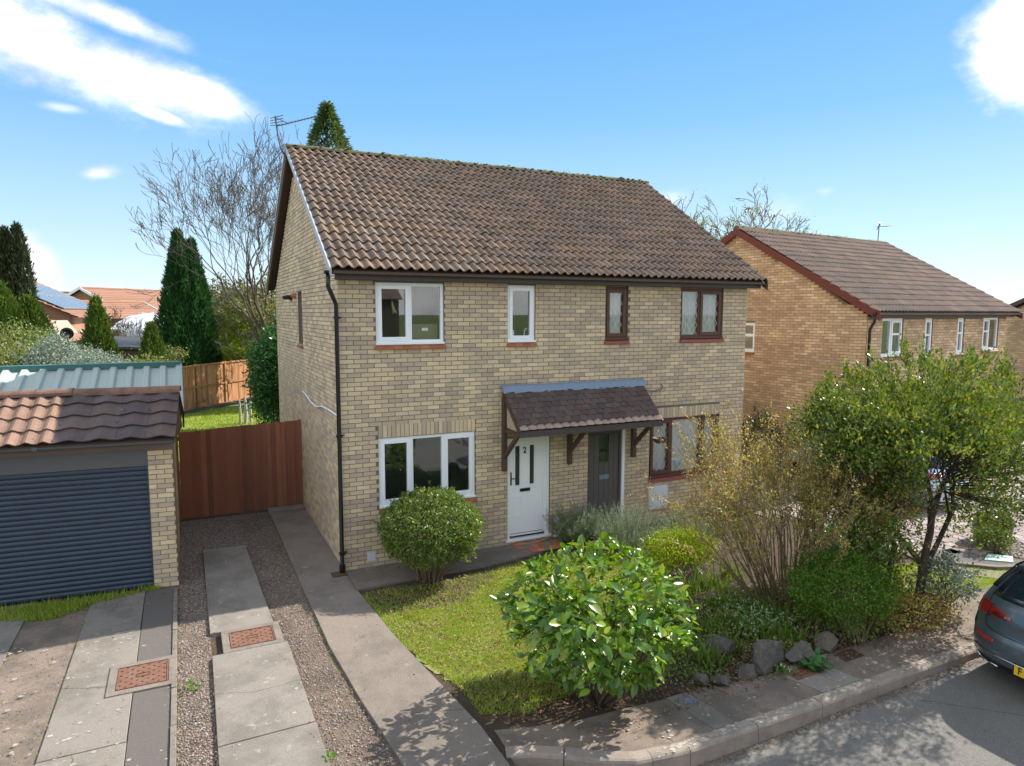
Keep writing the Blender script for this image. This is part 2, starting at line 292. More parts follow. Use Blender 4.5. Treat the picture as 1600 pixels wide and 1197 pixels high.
# ---------------------------------------------------------------- mesh helpers
def link(o): scene.collection.objects.link(o); return o
class MB:
    def __init__(s): s.v = []; s.f = []
    def add(s, vs, fs):
        b = len(s.v); s.v.extend([tuple(map(float, q)) for q in vs]); s.f.extend([tuple(i + b for i in f) for f in fs]); return s
    def box(s, x0, x1, y0, y1, z0, z1):
        return s.add([(x0, y0, z0), (x1, y0, z0), (x1, y1, z0), (x0, y1, z0), (x0, y0, z1), (x1, y0, z1), (x1, y1, z1), (x0, y1, z1)],
                     [(0, 3, 2, 1), (4, 5, 6, 7), (0, 1, 5, 4), (1, 2, 6, 5), (2, 3, 7, 6), (3, 0, 4, 7)])
    def prism(s, poly, z0, z1):
        n = len(poly)
        return s.add([(p[0], p[1], z0) for p in poly] + [(p[0], p[1], z1) for p in poly],
                     [tuple(range(n - 1, -1, -1)), tuple(range(n, 2 * n))] + [(i, (i + 1) % n, n + (i + 1) % n, n + i) for i in range(n)])
    def bar(s, a, b, w, h=None, up=(0, 0, 1)):
        h = h or w; a = np.array(a, float); b = np.array(b, float); d = b - a; d /= np.linalg.norm(d)
        up = np.array(up, float)
        if abs(d @ up) > .98: up = np.array([0, 1., 0])
        x = np.cross(d, up); x /= np.linalg.norm(x); y = np.cross(x, d)
        q = [x * sx * w / 2 + y * sy * h / 2 for sx, sy in ((-1, -1), (1, -1), (1, 1), (-1, 1))]
        return s.add([a + k for k in q] + [b + k for k in q], [(0, 1, 2, 3), (7, 6, 5, 4), (0, 4, 5, 1), (1, 5, 6, 2), (2, 6, 7, 3), (3, 7, 4, 0)])
    def tube(s, pts, rad, n=6, caps=True):
        pts = [np.array(p, float) for p in pts]; m = len(pts)
        if isinstance(rad, (int, float)): rad = [rad] * m
        prev = None; vs = []
        for i, p in enumerate(pts):
            d = pts[min(i + 1, m - 1)] - pts[max(i - 1, 0)]; d = d / (np.linalg.norm(d) + 1e-9)
            if prev is None:
                x = np.cross(d, [0, 0, 1.]) if abs(d[2]) < .95 else np.cross(d, [1., 0, 0])
            else: x = prev - d * (prev @ d)
            x /= (np.linalg.norm(x) + 1e-9); prev = x; y = np.cross(d, x)
            for k in range(n):
                a = 2 * math.pi * k / n; vs.append(p + (x * math.cos(a) + y * math.sin(a)) * rad[i])
        fs = [(i * n + k, i * n + (k + 1) % n, (i + 1) * n + (k + 1) % n, (i + 1) * n + k) for i in range(m - 1) for k in range(n)]
        if caps: fs += [tuple(range(n - 1, -1, -1)), tuple((m - 1) * n + k for k in range(n))]
        return s.add(vs, fs)
    def lathe(s, c, prof, n=16):
        vs = [(c[0] + r * math.cos(2 * math.pi * k / n), c[1] + r * math.sin(2 * math.pi * k / n), c[2] + z) for r, z in prof for k in range(n)]
        m = len(prof)
        fs = [(i * n + k, i * n + (k + 1) % n, (i + 1) * n + (k + 1) % n, (i + 1) * n + k) for i in range(m - 1) for k in range(n)]
        return s.add(vs, fs + [tuple(range(n - 1, -1, -1)), tuple((m - 1) * n + k for k in range(n))])
    def grid(s, fn, nu, nv, flip=False):
        b = [fn(i / nu, j / nv) for i in range(nu + 1) for j in range(nv + 1)]
        fs = [(i * (nv + 1) + j, (i + 1) * (nv + 1) + j, (i + 1) * (nv + 1) + j + 1, i * (nv + 1) + j + 1) for i in range(nu) for j in range(nv)]
        if flip: fs = [f[::-1] for f in fs]
        return s.add(b, fs)
    def mesh(s, name, m, smooth=False):
        me = bpy.data.meshes.new(name); me.from_pydata(s.v, [], s.f)
        if m: me.materials.append(MATS[m])
        if smooth: me.polygons.foreach_set('use_smooth', [True] * len(s.f))
        me.update(); return me
    def build(s, name, m, parent=None, smooth=False, bevel=0, **kw):
        o = bpy.data.objects.new(name, s.mesh(name, m, smooth)); link(o); o.parent = parent
        if bevel:
            b = o.modifiers.new('bevel', 'BEVEL'); b.width = bevel; b.segments = 2; b.limit_method = 'ANGLE'
        for k, v in kw.items(): o[k] = v
        return o
def thing(name, label, cat, loc=(0, 0, 0), rz=0.0, group=None):
    o = bpy.data.objects.new(name, None); o.empty_display_size = .2; link(o); o.location = tuple(map(float, loc)); o.rotation_euler = (0, 0, rz)
    o['label'] = label; o['category'] = cat
    if group: o['group'] = group
    return o
def tag(o, label, cat, group=None):
    o['label'] = label; o['category'] = cat
    if group: o['group'] = group
    return o
def inst(name, me, parent, M):
    o = bpy.data.objects.new(name, me); scene.collection.objects.link(o); o.parent = parent; o.matrix_local = M; return o
def npmesh(name, V, Fc, m, parent=None, smooth=False, **kw):
    """V (n,3), Fc (k,s) faces all of s corners"""
    me = bpy.data.meshes.new(name); n = len(V); k, s_ = Fc.shape
    me.vertices.add(n); me.vertices.foreach_set('co', np.ascontiguousarray(V, dtype=np.float32).ravel())
    me.loops.add(k * s_); me.loops.foreach_set('vertex_index', np.ascontiguousarray(Fc, dtype=np.int32).ravel())
    me.polygons.add(k); me.polygons.foreach_set('loop_start', np.arange(0, k * s_, s_, dtype=np.int32))
    me.polygons.foreach_set('loop_total', np.full(k, s_, dtype=np.int32))
    if smooth: me.polygons.foreach_set('use_smooth', np.ones(k, dtype=bool))
    me.materials.append(MATS[m]); me.update(calc_edges=True)
    o = bpy.data.objects.new(name, me); link(o); o.parent = parent
    for a, b in kw.items(): o[a] = b
    return o
def unit(a): return a / (np.linalg.norm(a, axis=-1, keepdims=True) + 1e-9)
def leaf_arrays(C, D, L, W, shape='rhomb', fold=.25, nrm=None, droop=.0):
    n = len(C); D = unit(D); L = np.broadcast_to(L, (n,))[:, None]; W = np.broadcast_to(W, (n,))[:, None]
    R = rng.normal(size=(n, 3)) * .6
    if nrm is not None: R = R + nrm * 1.4
    S = unit(np.cross(D, R)); Nn = np.cross(S, D)
    if shape == 'rhomb':
        V = np.stack([C, C + D * L * .5 + S * W / 2 + Nn * W * fold, C + D * L, C + D * L * .5 - S * W / 2 + Nn * W * fold], 1).reshape(-1, 3)
        Fc = (np.arange(n) * 4)[:, None] + np.array([[0, 1, 2, 3]]); return V, Fc
    if shape == 'tri':
        V = np.stack([C - S * W / 2, C + S * W / 2, C + D * L], 1).reshape(-1, 3)
        return V, (np.arange(n) * 3)[:, None] + np.array([[0, 1, 2]])
    dd = Nn * L * droop
    V = np.stack([C, C + D * L * .3 + S * W * .46 + Nn * W * fold, C + D * L * .68 + S * W * .42 + Nn * W * fold - dd * .3, C + D * L - dd,
                  C + D * L * .68 - S * W * .42 + Nn * W * fold - dd * .3, C + D * L * .3 - S * W * .46 + Nn * W * fold], 1).reshape(-1, 3)
    Fc = ((np.arange(n) * 6)[:, None, None] + np.array([[[0, 1, 2, 3], [3, 4, 5, 0]]])).reshape(-1, 4)
    return V, Fc
def leaves(name, C, D, L, W, m, parent=None, shape='rhomb', fold=.25, nrm=None, droop=0., **kw):
    V, Fc = leaf_arrays(C, D, L, W, shape, fold, nrm, droop)
    return npmesh(name, V, Fc, m, parent, **kw)
# ================================================================ ground
def sheet(name, poly, z, m, parent=None, **kw):
    mb = MB(); mb.add([(p[0], p[1], z) for p in poly], [tuple(range(len(poly)))]); return mb.build(name, m, parent, kind='structure', **kw)
sheet('ground', [(-900, -900), (900, -900), (900, 1500), (-900, 1500)], -.32, 'far_grass')
def road_z(x): return -.19 + .022 * max(0, min(8, x - 3))
mb = MB(); xs = [-60, 3, 6, 9, 11, 90]
for a, b in zip(xs[:-1], xs[1:]):
    mb.add([(a, -13.2, road_z(a)), (b, -13.2, road_z(b)), (b, -5.9, road_z(b)), (a, -5.9, road_z(a))], [(0, 1, 2, 3)])
mb.build('road', 'asphalt', kind='structure')
# front-garden earth (one sheet, cut back behind the kerb)
sheet('garden_soil', [(-60, -6.75), (.3, -6.75), (.45, -5.3), (1.0, -5.6), (1.7, -6.03), (60, -6.03), (60, 9), (-60, 9)], -.02, 'soil')
sheet('back_garden_ground', [(-60, 9), (60, 9), (60, 60), (-60, 60)], -.035, 'far_grass')
# gravel strips
def poly_box(name, poly, z0, z1, m, parent=None, bevel=.006, **kw):
    return MB().prism(poly, z0, z1).build(name, m, parent, bevel=bevel, **kw)
GR = [[(-2.49, -6.7), (-2.1, -6.7), (-2.1, 1.98), (-2.49, 1.98)], [(-1.28, -6.7), (-.5, -5.2), (-.74, -.8), (-.74, 4.2), (-1.36, 4.2), (-1.36, 1.98)],
      [(-2.49, 1.98), (-1.36, 1.98), (-1.36, 4.2), (-2.49, 4.2)]]
for i, g in enumerate(GR): sheet('gravel_ground', g, -.012, 'gravel_bed')
def in_poly(x, y, poly):
    ins = np.zeros(len(x), bool); n = len(poly)
    for i in range(n):
        x1, y1 = poly[i]; x2, y2 = poly[(i + 1) % n]
        c = ((y1 > y) != (y2 > y)) & (x < (x2 - x1) * (y - y1) / (y2 - y1 + 1e-12) + x1); ins ^= c
    return ins
def scatter(poly, n):
    P = np.array(poly); lo = P.min(0); hi = P.max(0); p = rng.uniform(lo, hi, (n * 3, 2)); return p[in_poly(p[:, 0], p[:, 1], poly)][:n]
def pebbles(name, polys, n, z, smin, smax, m, flat=.6, **kw):
    p = np.concatenate([scatter(q, n) for q in polys]); k = len(p)
    s = rng.uniform(smin, smax, k) * rng.choice([1, 1, 1, 1.5], k); c = np.column_stack([p, np.full(k, z) + s * .2])
    base = np.array([[1, 0, 0], [0, 1, 0], [-1, 0, 0], [0, -1, 0], [0, 0, 1], [0, 0, -1]], float)
    V = np.repeat(base[None], k, 0) * rng.uniform(.65, 1.15, (k, 6, 1)); V[:, :, 2] *= flat
    a = rng.uniform(0, 6.28, k); ca, sa = np.cos(a)[:, None], np.sin(a)[:, None]
    V = np.stack([V[:, :, 0] * ca - V[:, :, 1] * sa, V[:, :, 0] * sa + V[:, :, 1] * ca, V[:, :, 2] + .3 * V[:, :, 0] * rng.normal(size=(k, 1)) * .5], 2) * s[:, None, None] + c[:, None, :]
    F = np.array([[0, 1, 4], [1, 2, 4], [2, 3, 4], [3, 0, 4], [1, 0, 5], [2, 1, 5], [3, 2, 5], [0, 3, 5]])
    return npmesh(name, V.reshape(-1, 3), (np.arange(k)[:, None, None] * 6 + F[None]).reshape(-1, 3), m, kind='stuff', **kw)
pebbles('gravel', GR, 13000, -.012, .006, .014, 'gravel_stone', label='small grey and brown gravel between the concrete wheel strips')
# concrete strips and paths
S_ = dict(kind='structure')
poly_box('concrete_strip', [(-2.1, -1.5), (-1.3, -1.5), (-1.38, 1.98), (-2.09, 2.05)], -.1, .035, 'concrete', **S_)
poly_box('concrete_strip', [(-2.16, -6.7), (-1.16, -6.7), (-1.185, -4.11), (-2.125, -4.13)], -.1, .036, 'concrete', **S_)
poly_box('concrete_strip', [(-2.125, -4.117), (-1.185, -4.097), (-1.2, -2.16), (-2.1, -2.16)], -.1, .038, 'concrete', **S_)
poly_box('concrete_path', [(-.74, -.86), (-.012, -.86), (-.004, -.003), (-.004, 4.42), (-.74, 4.42)], -.1, .025, 'path_concrete', **S_)
poly_box('path_step', [(-.76, 3.9), (-.03, 3.9), (-.03, 4.2), (-.76, 4.2)], .0, .07, 'concrete', **S_)
poly_box('concrete_path', [(-.42, -6.7), (.36, -6.7), (.35, -4.9), (.10, -2.6), (0, -.872), (-.735, -.872), (-.735, -2.5), (-.66, -3.9)], -.1, .028, 'path_concrete', **S_)
poly_box('concrete_path', [(.0, -.86), (.8, -.80), (2.2, -.78), (3.1, -.62), (3.9, -.45), (4.2, -.003), (.0, -.003)], -.1, .02, 'path_concrete', **S_)
for ya, yb in ((-6.7, -3.62), (-3.605, -.95), (-.938, .5)):
    xl = lambda y: -3.64 - (.5 - y) * .0139
    poly_box('drive_slab', [(xl(ya), ya), (-2.945, ya), (-2.94, yb), (xl(yb), yb)], -.1, .02 + .003 * rnd.random(), 'concrete', **S_)
poly_box('drive_slab', [(-5.6, -6.7), (-4.46, -6.7), (-4.40, .7), (-5.6, .8)], -.1, .02, 'concrete', **S_)
sheet('worn_drive', [(-4.46, -6.7), (-3.74, -6.7), (-3.64, .55), (-4.40, .7)], -.002, 'pavement_tarmac')
poly_box('tarmac_strip', [(-2.935, -6.7), (-2.555, -6.7), (-2.55, .5), (-2.935, .5)], -.1, .012, 'tarmac_strip', **S_)
for k in range(9):
    y1 = .42 - k * .79
    if not (-2.62 < y1 - .4 < -1.9 and False):
        poly_box('edging_stone', [(-2.55, y1 - .775), (-2.492, y1 - .775), (-2.492, y1), (-2.55, y1)], -.12, .03 + .004 * (k % 2), 'stone_edging', **S_)
def blotches(name, polys, n, z, smin, smax, m, **kw):
    p = np.concatenate([scatter(q, k) for q, k in zip(polys, n)]); k = len(p); s = smin + (smax - smin) * rng.random(k) ** 2.2
    a = np.linspace(0, 2 * np.pi, 9)[:-1][None] + rng.uniform(0, 1, (k, 1)); r = s[:, None] * rng.uniform(.55, 1.2, (k, 8))
    V = np.stack([p[:, :1] + r * np.cos(a) * 1.3, p[:, 1:] + r * np.sin(a), np.full((k, 8), z) + rng.uniform(0, .0006, (k, 1))], 2).reshape(-1, 3)
    return npmesh(name, V, np.arange(k)[:, None] * 8 + np.arange(8)[None], m, kind='stuff', **kw)
DS = [(-3.72, -6.5), (-2.95, -6.5), (-2.95, -1.0), (-3.66, -1.0)]
blotches('lichen_spots', [DS, [(-4.44, -6), (-3.75, -6), (-3.7, -1), (-4.4, -.8)], [(-5.4, -6), (-4.5, -6), (-4.45, 0), (-5.4, 0)]], [150, 90, 40], .0245, .004, .026, 'pale_lichen', label='pale lichen blotches on the left drive slabs')
blotches('lichen_spots', [[(-2.1, -6.5), (-1.2, -6.5), (-1.22, -2.2), (-2.08, -2.2)]], [40], .0392, .004, .022, 'pale_lichen', label='pale lichen blotches on the middle wheel strip')
blotches('lichen_spots', [[(-2.92, -6.5), (-2.57, -6.5), (-2.57, .3), (-2.92, .3)]], [30], .0135, .004, .02, 'pale_lichen', label='pale spots on the tarmac strip')
blotches('lichen_spots', [[(1.7, -6.09), (9, -6.09), (9, -5.99), (1.7, -5.99)]], [420], .0075, .006, .03, 'pale_lichen', label='white lichen spots along the top of the kerb')
blotches('lichen_spots', [[(.6, -5.5), (2, -5.9), (8.5, -5.95), (8.5, -5.45), (2, -5.4)]], [150], .0095, .005, .022, 'pale_lichen', label='pale specks on the pavement')
def crack(pts, z, w=.006):
    out = []
    for a, b in zip(pts[:-1], pts[1:]):
        n = max(2, int(math.dist(a, b) / .05))
        for i in range(n): t = i / n; out.append((a[0] + (b[0] - a[0]) * t + rnd.gauss(0, .008), a[1] + (b[1] - a[1]) * t + rnd.gauss(0, .008)))
    out.append(pts[-1]); V = []; 
    for i, p in enumerate(out):
        q = out[min(i + 1, len(out) - 1)]; o = out[max(i - 1, 0)]; d = np.array([q[0] - o[0], q[1] - o[1]]); d /= np.linalg.norm(d) + 1e-9; ww = w * rnd.uniform(.4, 1.2) / 2
        V += [(p[0] - d[1] * ww, p[1] + d[0] * ww, z), (p[0] + d[1] * ww, p[1] - d[0] * ww, z)]
    return V, [(2 * i, 2 * i + 1, 2 * i + 3, 2 * i + 2) for i in range(len(out) - 1)]
ck = MB()
for pts, z in (([(-.74, -.45), (-.4, -.5), (-.01, -.62)], .0262), ([(-.2, 2.3), (-.5, 2.2), (-.74, 2.35)], .0262), ([(-3.7, -2.2), (-3.3, -2.35), (-3.13, -2.4)], .0245), ([(-2.1, -3.1), (-1.7, -3.25), (-1.2, -3.2)], .0392),
               ([(-.6, -4.5), (-.2, -4.4), (.3, -4.55)], .0292), ([(1.2, -.8), (1.25, -.4), (1.2, -.02)], .0215), ([(-3.4, -3.6), (-3.3, -4.3), (-3.45, -5.2)], .0245), ([(2.0, -5.95), (2.1, -5.6), (2.05, -5.3)], .0015), ([(5.9, -5.95), (6.1, -5.7), (6.0, -5.4)], .0015)):
    ck.add(*crack(pts, z))
for pts in ([(-10, -8.4), (-2, -8.1), (4, -8.3), (9, -8.2)], [(1.5, -6.5), (3.2, -6.95), (4.0, -7.9)], [(5.2, -6.4), (6, -7.2), (6.6, -8.6)]):
    v, f = crack(pts, 0, .008); ck.add([(x, y, road_z(x) + .002) for x, y, _ in v], f)
ck.build('cracks', 'crack', None, kind='stuff', label='hairline cracks in the paths, drive slabs and road')
# manhole covers
def manhole(label, x0, x1, y0, y1, m, z, frame_w=.09, fm='stone_edging'):
    t = thing('manhole_cover', label, 'manhole cover', ((x0 + x1) / 2, (y0 + y1) / 2, z - .05)); c = ((x0 + x1) / 2, (y0 + y1) / 2)
    hx, hy = (x1 - x0) / 2, (y1 - y0) / 2
    if frame_w:
        f = MB(); w = frame_w
        f.box(-hx - w, hx + w, -hy - w, -hy, -.03, .052); f.box(-hx - w, hx + w, hy, hy + w, -.03, .052)
        f.box(-hx - w, -hx, -hy, hy, -.03, .052); f.box(hx, hx + w, -hy, hy, -.03, .052); f.build('surround', fm, t, bevel=.005)
    MB().box(-hx + .004, hx - .004, -hy + .004, hy - .004, .0, .05).build('lid', m, t, bevel=.003)
    r = MB()
    for s in (-1, 1):
        r.box(-hx + .012, hx - .012, s * (hy - .012) - .006, s * (hy - .012) + .006, .05, .058)
        r.box(s * (hx - .012) - .006, s * (hx - .012) + .006, -hy + .03, hy - .03, .05, .058)
    r.build('rim', m, t)
    st = MB(); n = int(hx * 2 / .055); k = int(hy * 2 / .055)
    for i in range(n):
        for j in range(k):
            x = -hx + .045 + i * (2 * hx - .09) / max(1, n - 1); y = -hy + .045 + j * (2 * hy - .09) / max(1, k - 1)
            if (i + j) % 2 and not (abs(x) < .08 and abs(y) < .05):
                a = .7 if (i % 2) else -.7; st.bar((x - .012 * math.cos(a), y - .012 * math.sin(a), .053), (x + .012 * math.cos(a), y + .012 * math.sin(a), .053), .010, .007)
    st.box(-.07, .07, -.035, -.03, .05, .056).box(-.07, .07, .03, .035, .05, .056).box(-.07, -.065, -.03, .03, .05, .056).box(.065, .07, -.03, .03, .05, .056)
    st.build('tread_pattern', m if m != 'rust_iron' else 'dark_iron', t, kind='stuff'); return t
manhole('rusty iron manhole cover in a concrete surround beside the tarmac strip, nearest the garage door', -3.12, -2.58, -2.55, -2.0, 'rust_iron', .034)
manhole('rusty iron manhole cover set between the two halves of the middle wheel strip', -1.88, -1.33, -2.07, -1.6, 'rust_iron', .04)
# kerb
kp = [(.48, -5.30), (.66, -5.50), (.90, -5.66), (1.17, -5.86), (1.5, -6.03), (1.9, -6.12)]
kerbs = []
def kerb_piece(pts):
    n = len(pts); mb = MB(); V = []
    for i, p in enumerate(pts):
        a = np.array(pts[max(0, i - 1)]); b = np.array(pts[min(n - 1, i + 1)]); d = (b - a) / np.linalg.norm(b - a); nn = np.array([-d[1], d[0]])
        p = np.array(p); q = p + nn * .13
        for (c, z) in ((p - nn * .012, -.4), (p - nn * .012, -.03), (p - nn * .0, -.008), (p + nn * .02, 0.004), (q, .006), (q, -.4)): V.append((c[0], c[1], z))
    F = [(i * 6 + k, (i + 1) * 6 + k, (i + 1) * 6 + k + 1, i * 6 + k + 1) for i in range(n - 1) for k in range(5)]
    F += [tuple(range(5, -1, -1)), tuple((n - 1) * 6 + k for k in range(6))]
    mb.add(V, F); return mb.build('kerbstone', 'kerbstone', None, kind='structure')
kerb_piece([(.40, -5.42), (.62, -5.50), (.90, -5.66)]); kerb_piece([(.907, -5.666), (1.17, -5.86), (1.5, -6.03), (1.66, -6.06)])
x = 1.667
ends = [2.08, 2.98, 3.93, 4.85, 5.77, 6.69, 7.61, 8.53, 9.45, 10.37, 11.3, 12.2, 13.1, 14, 15, 16, 17, 18]
for e in ends:
    kerb_piece([(x, -6.06 if x < 1.7 else -6.12), (e - .008, -6.12)]); x = e
# pavement behind the kerb
sheet('pavement', [(.44, -5.34), (.68, -5.46), (.93, -5.60), (1.2, -5.80), (1.52, -5.97), (1.9, -6.04), (30, -6.04), (30, -4.9), (8.6, -4.95), (6.6, -5.36), (5.5, -5.38), (4.7, -5.36), (3.9, -5.42), (2.7, -5.33), (1.9, -5.26), (1.2, -5.22), (.46, -5.0)], .0, 'pavement_tarmac')
poly_box('pavement_slab', [(2.52, -5.98), (2.8, -5.98), (2.72, -5.30), (2.42, -5.30)], -.05, .008, 'concrete', kind='structure', bevel=.003)
poly_box('pavement_slab', [(4.12, -5.98), (4.75, -5.98), (4.60, -5.36), (3.95, -5.42)], -.05, .008, 'concrete', kind='structure', bevel=.003)
t = manhole('small reddish brown iron cover in the pavement slab, partly under green leaves by the rocks', 4.05, 4.42, -5.68, -5.5, 'rust_iron', .012, 0)
t = manhole('small dark brown iron cover in the pavement in front of the round green bush', 4.95, 5.3, -5.62, -5.42, 'dark_iron', .004, 0)
MB().box(2.58, 2.72, -5.5, -5.4, .009, .014).build('stop_tap_cover', 'lead', None, label='tiny grey metal tap cover in the pavement slab beside the big leafy bush', category='cover')
# brick paving mat in front of the white door
tm = thing('doorstep_tiles', 'patch of old orange and brown tiles let into the path below the white front door', 'tiles', (3.5, -.3, .02))
me_t = [MB().box(-.07, .07, -.105, .105, -.01, .006).mesh('step_tile', m) for m in ('quarry_tile', 'stone_edging')]
for i in range(6):
    for j in range(3):
        inst('tile', me_t[(i * 2 + j) % 3 == 0], tm, Matrix.Translation((-.38 + i * .148, -.17 + j * .218, 0)))
# lawn
LAWN = [(.03, -1.0), (.35, -1.9), (1.35, -2.0), (2.05, -1.35), (2.4, -.9), (3.3, -.78), (4.4, -1.0), (5.2, -1.8), (4.4, -3.0), (3.7, -4.2), (2.9, -4.3), (2.0, -4.15), (1.1, -3.9), (.42, -3.95), (.16, -2.9), (.06, -2.0)]
def ragged(poly, amp=.05, step=.10):
    out = []
    for i, p in enumerate(poly):
        q = poly[(i + 1) % len(poly)]; L = math.dist(p, q); k = max(1, int(L / step))
        for j in range(k):
            t = j / k; out.append((p[0] + (q[0] - p[0]) * t + rnd.gauss(0, amp), p[1] + (q[1] - p[1]) * t + rnd.gauss(0, amp)))
    return out
LAWN = LAWN[:1] + LAWN[1:]
sheet('lawn', [(max(p[0], .03 + .02 * rnd.random() + (0 if p[1] > -2.6 else (-p[1] - 2.6) * .13)), p[1]) for p in ragged(LAWN)], -.010, 'turf')
L2 = [(7.9, -4.95), (9.4, -5.05), (11.2, -4.95), (11.2, -4.4), (9.8, -4.55), (9.3, -3.9), (8.3, -3.7), (7.5, -4.3)]
sheet('lawn', ragged(L2, .04), -.008, 'turf')
BL = [(-2.6, 13), (8, 13), (8, 21.5), (-1.2, 21.5), (-2.4, 20)]
sheet('lawn', BL, .0, 'turf')
def patch_noise(p, f=3.0, ph=0.0):
    x, y = p[:, 0] * f + ph, p[:, 1] * f - ph
    return .5 + .25 * (np.sin(x * 1.3 + 2 * np.sin(y * .7 + ph)) * np.sin(y * 1.7 + 1.5 * np.sin(x * .9)) + .6 * np.sin(x * 3.1 + y * 2.3) * np.sin(y * 4.1 - x * 1.1) + .5 * np.sin(x * 7.3 + 3 * np.sin(y * 2)) * np.sin(y * 8.1))
def grass(name, polys, n, hmin, hmax, w, m, lean=.5, z=0, keep=None, spill=0.0, **kw):
    p = np.concatenate([scatter(q, k) for q, k in zip(polys, n)])
    if spill: p = p + rng.normal(size=p.shape) * spill * (rng.random((len(p), 1)) < .2)
    if keep: p = p[rng.random(len(p)) < keep(p)]
    k = len(p)
    D = np.column_stack([rng.normal(size=(k, 2)) * lean, np.ones(k)])
    return leaves(name, np.column_stack([p, np.full(k, z)]), D, rng.uniform(hmin, hmax, k), w, m, None, 'tri', kind='stuff', **kw)
grass('grass', [LAWN, L2], [200000, 30000], .018, .05, .007, 'grass', .9, z=-.01, spill=.09, keep=lambda p: (.15 + 1.1 * patch_noise(p, 2.2)) * (p[:, 0] > .03 + np.maximum(0, -p[:, 1] - 2.6) * .13), label='short patchy green lawn grass')
grass('straw_grass', [LAWN, L2], [60000, 9000], .015, .04, .008, 'straw', 1.4, z=-.01, spill=.08, keep=lambda p: np.clip(1.5 * patch_noise(p, 1.7, 2.0) - .25, .05, 1) * (p[:, 0] > .05 + np.maximum(0, -p[:, 1] - 2.6) * .13), label='dry straw coloured grass in patches on the lawn')
grass('grass', [LAWN, L2], [9000, 2500], .04, .085, .009, 'lime_leaf', .8, z=-.01, keep=lambda p: np.clip(3 * patch_noise(p, 4.0, 5.0) - 1.6, 0, 1) * (p[:, 0] > .05 + np.maximum(0, -p[:, 1] - 2.6) * .13), label='longer bright yellow-green tufts in the lawn')
grass('grass', [[(.05, -1.0), (1.4, -1.1), (2.3, -1.0), (1.9, -1.5), (1.3, -2.1), (.35, -2.1)], [(.4, -3.9), (2.5, -4.1), (3.6, -4.3), (3.4, -4.8), (2.4, -4.6), (.9, -4.9), (.45, -4.7)]],
      [2500, 8500], .03, .08, .008, 'grass', .7, label='thin straggly grass at the bare edges of the lawn')
grass('grass', [BL], [26000], .05, .12, .03, 'grass', .7, label='bright green back garden lawn beyond the brown gate')
# weeds along the garage foot
wp = [(-5.2, .62), (-3.35, .50), (-3.0, .52), (-3.0, .40), (-3.5, .3), (-4.1, -.05), (-5.2, .35)]
grass('weeds', [wp], [2600], .05, .17, .014, 'grass', .6, label='tufts of weeds and grass along the foot of the blue garage door')
grass('weeds', [[(-2.98, .60), (-2.75, .56), (-2.75, .46), (-2.98, .48)]], [160], .05, .13, .012, 'grass', .6, label='small grass tuft at the foot of the garage pier')
def litter(name, polys, n, m='dead_leaf', z=.005, smin=.02, smax=.05, **kw):
    p = np.concatenate([scatter(q, k) for q, k in zip(polys, n)]); k = len(p)
    D = np.column_stack([rng.normal(size=(k, 2)), rng.normal(size=k) * .3 + .15])
    return leaves(name, np.column_stack([p, np.full(k, z) + rng.uniform(0, .02, k)]), D, rng.uniform(smin, smax, k), .018, m, None, 'rhomb', .3, nrm=np.array([[0, 0, 1.]]), kind='stuff', **kw)
litter('leaf_litter', [[(.4, -4.0), (3.2, -4.4), (4.6, -5.3), (2.8, -5.38), (1.9, -5.25), (.6, -5.0)], [(3.2, -4.6), (8.6, -4.0), (8.4, -5.0), (6.6, -5.4), (3.4, -5.45)], [(.1, -1.0), (1.9, -1.0), (1.2, -2.0), (.3, -1.9)], [(1.2, -5.35), (7, -5.35), (8, -5.05), (7, -5.6), (1.4, -5.6)]],
       [2600, 4200, 700, 700], label='brown fallen leaves lying on the bare soil of the beds')
litter('lawn_thatch', [LAWN], [5200], smin=.02, smax=.05, z=.012, label='dead brown and straw bits lying in the lawn')
litter('gravel_debris', [GR[0], GR[1]], [500, 700], z=.0, smin=.01, smax=.03, label='brown leaf crumbs in the gravel')
# grit and debris in the gutter and spilled over edges
p_ = [(1.9, -6.14), (12, -6.14), (12, -6.24), (1.9, -6.22)]
pp = scatter(p_, 2600); kk = len(pp); zz = np.array([road_z(x) for x in pp[:, 0]])
leaves('gutter_grit', np.column_stack([pp + rng.normal(size=pp.shape) * [.0, .02], zz + .004]), np.column_stack([rng.normal(size=(kk, 2)), rng.random(kk) * .3]), rng.uniform(.008, .03, kk), .012, 'dead_leaf', None, 'rhomb', .3, nrm=np.array([[0, 0, 1.]]), kind='stuff', label='grit and leaf crumbs in the road gutter')
pebbles('loose_gravel', [[(-2.14, -6.5), (-1.98, -6.5), (-2.0, 1.9), (-2.14, 1.9)], [(-1.32, -6.4), (-1.18, -6.4), (-1.24, 1.8), (-1.4, 1.8)], [(-.76, -.8), (-.62, -.8), (-.62, 4), (-.76, 4)], [(-2.6, -6), (-2.45, -6), (-2.45, .3), (-2.6, .3)]], 170, .036, .004, .010, 'gravel_stone', label='loose bits of gravel kicked onto the slab edges')
litter('drive_debris', [[(-4.42, -6), (-3.7, -6), (-3.62, .4), (-4.38, .5)], DS, [(-3.7, -.2), (-2.6, -.2), (-2.6, .45), (-3.6, .5)], [(-.7, -5), (.3, -5), (0, -1), (-.7, -1)], [(0, -.8), (3.9, -.45), (3.9, -.05), (0, -.05)]], [700, 120, 160, 90, 160], z=.024, smin=.008, smax=.03, label='small brown leaf crumbs on the drive and paths')
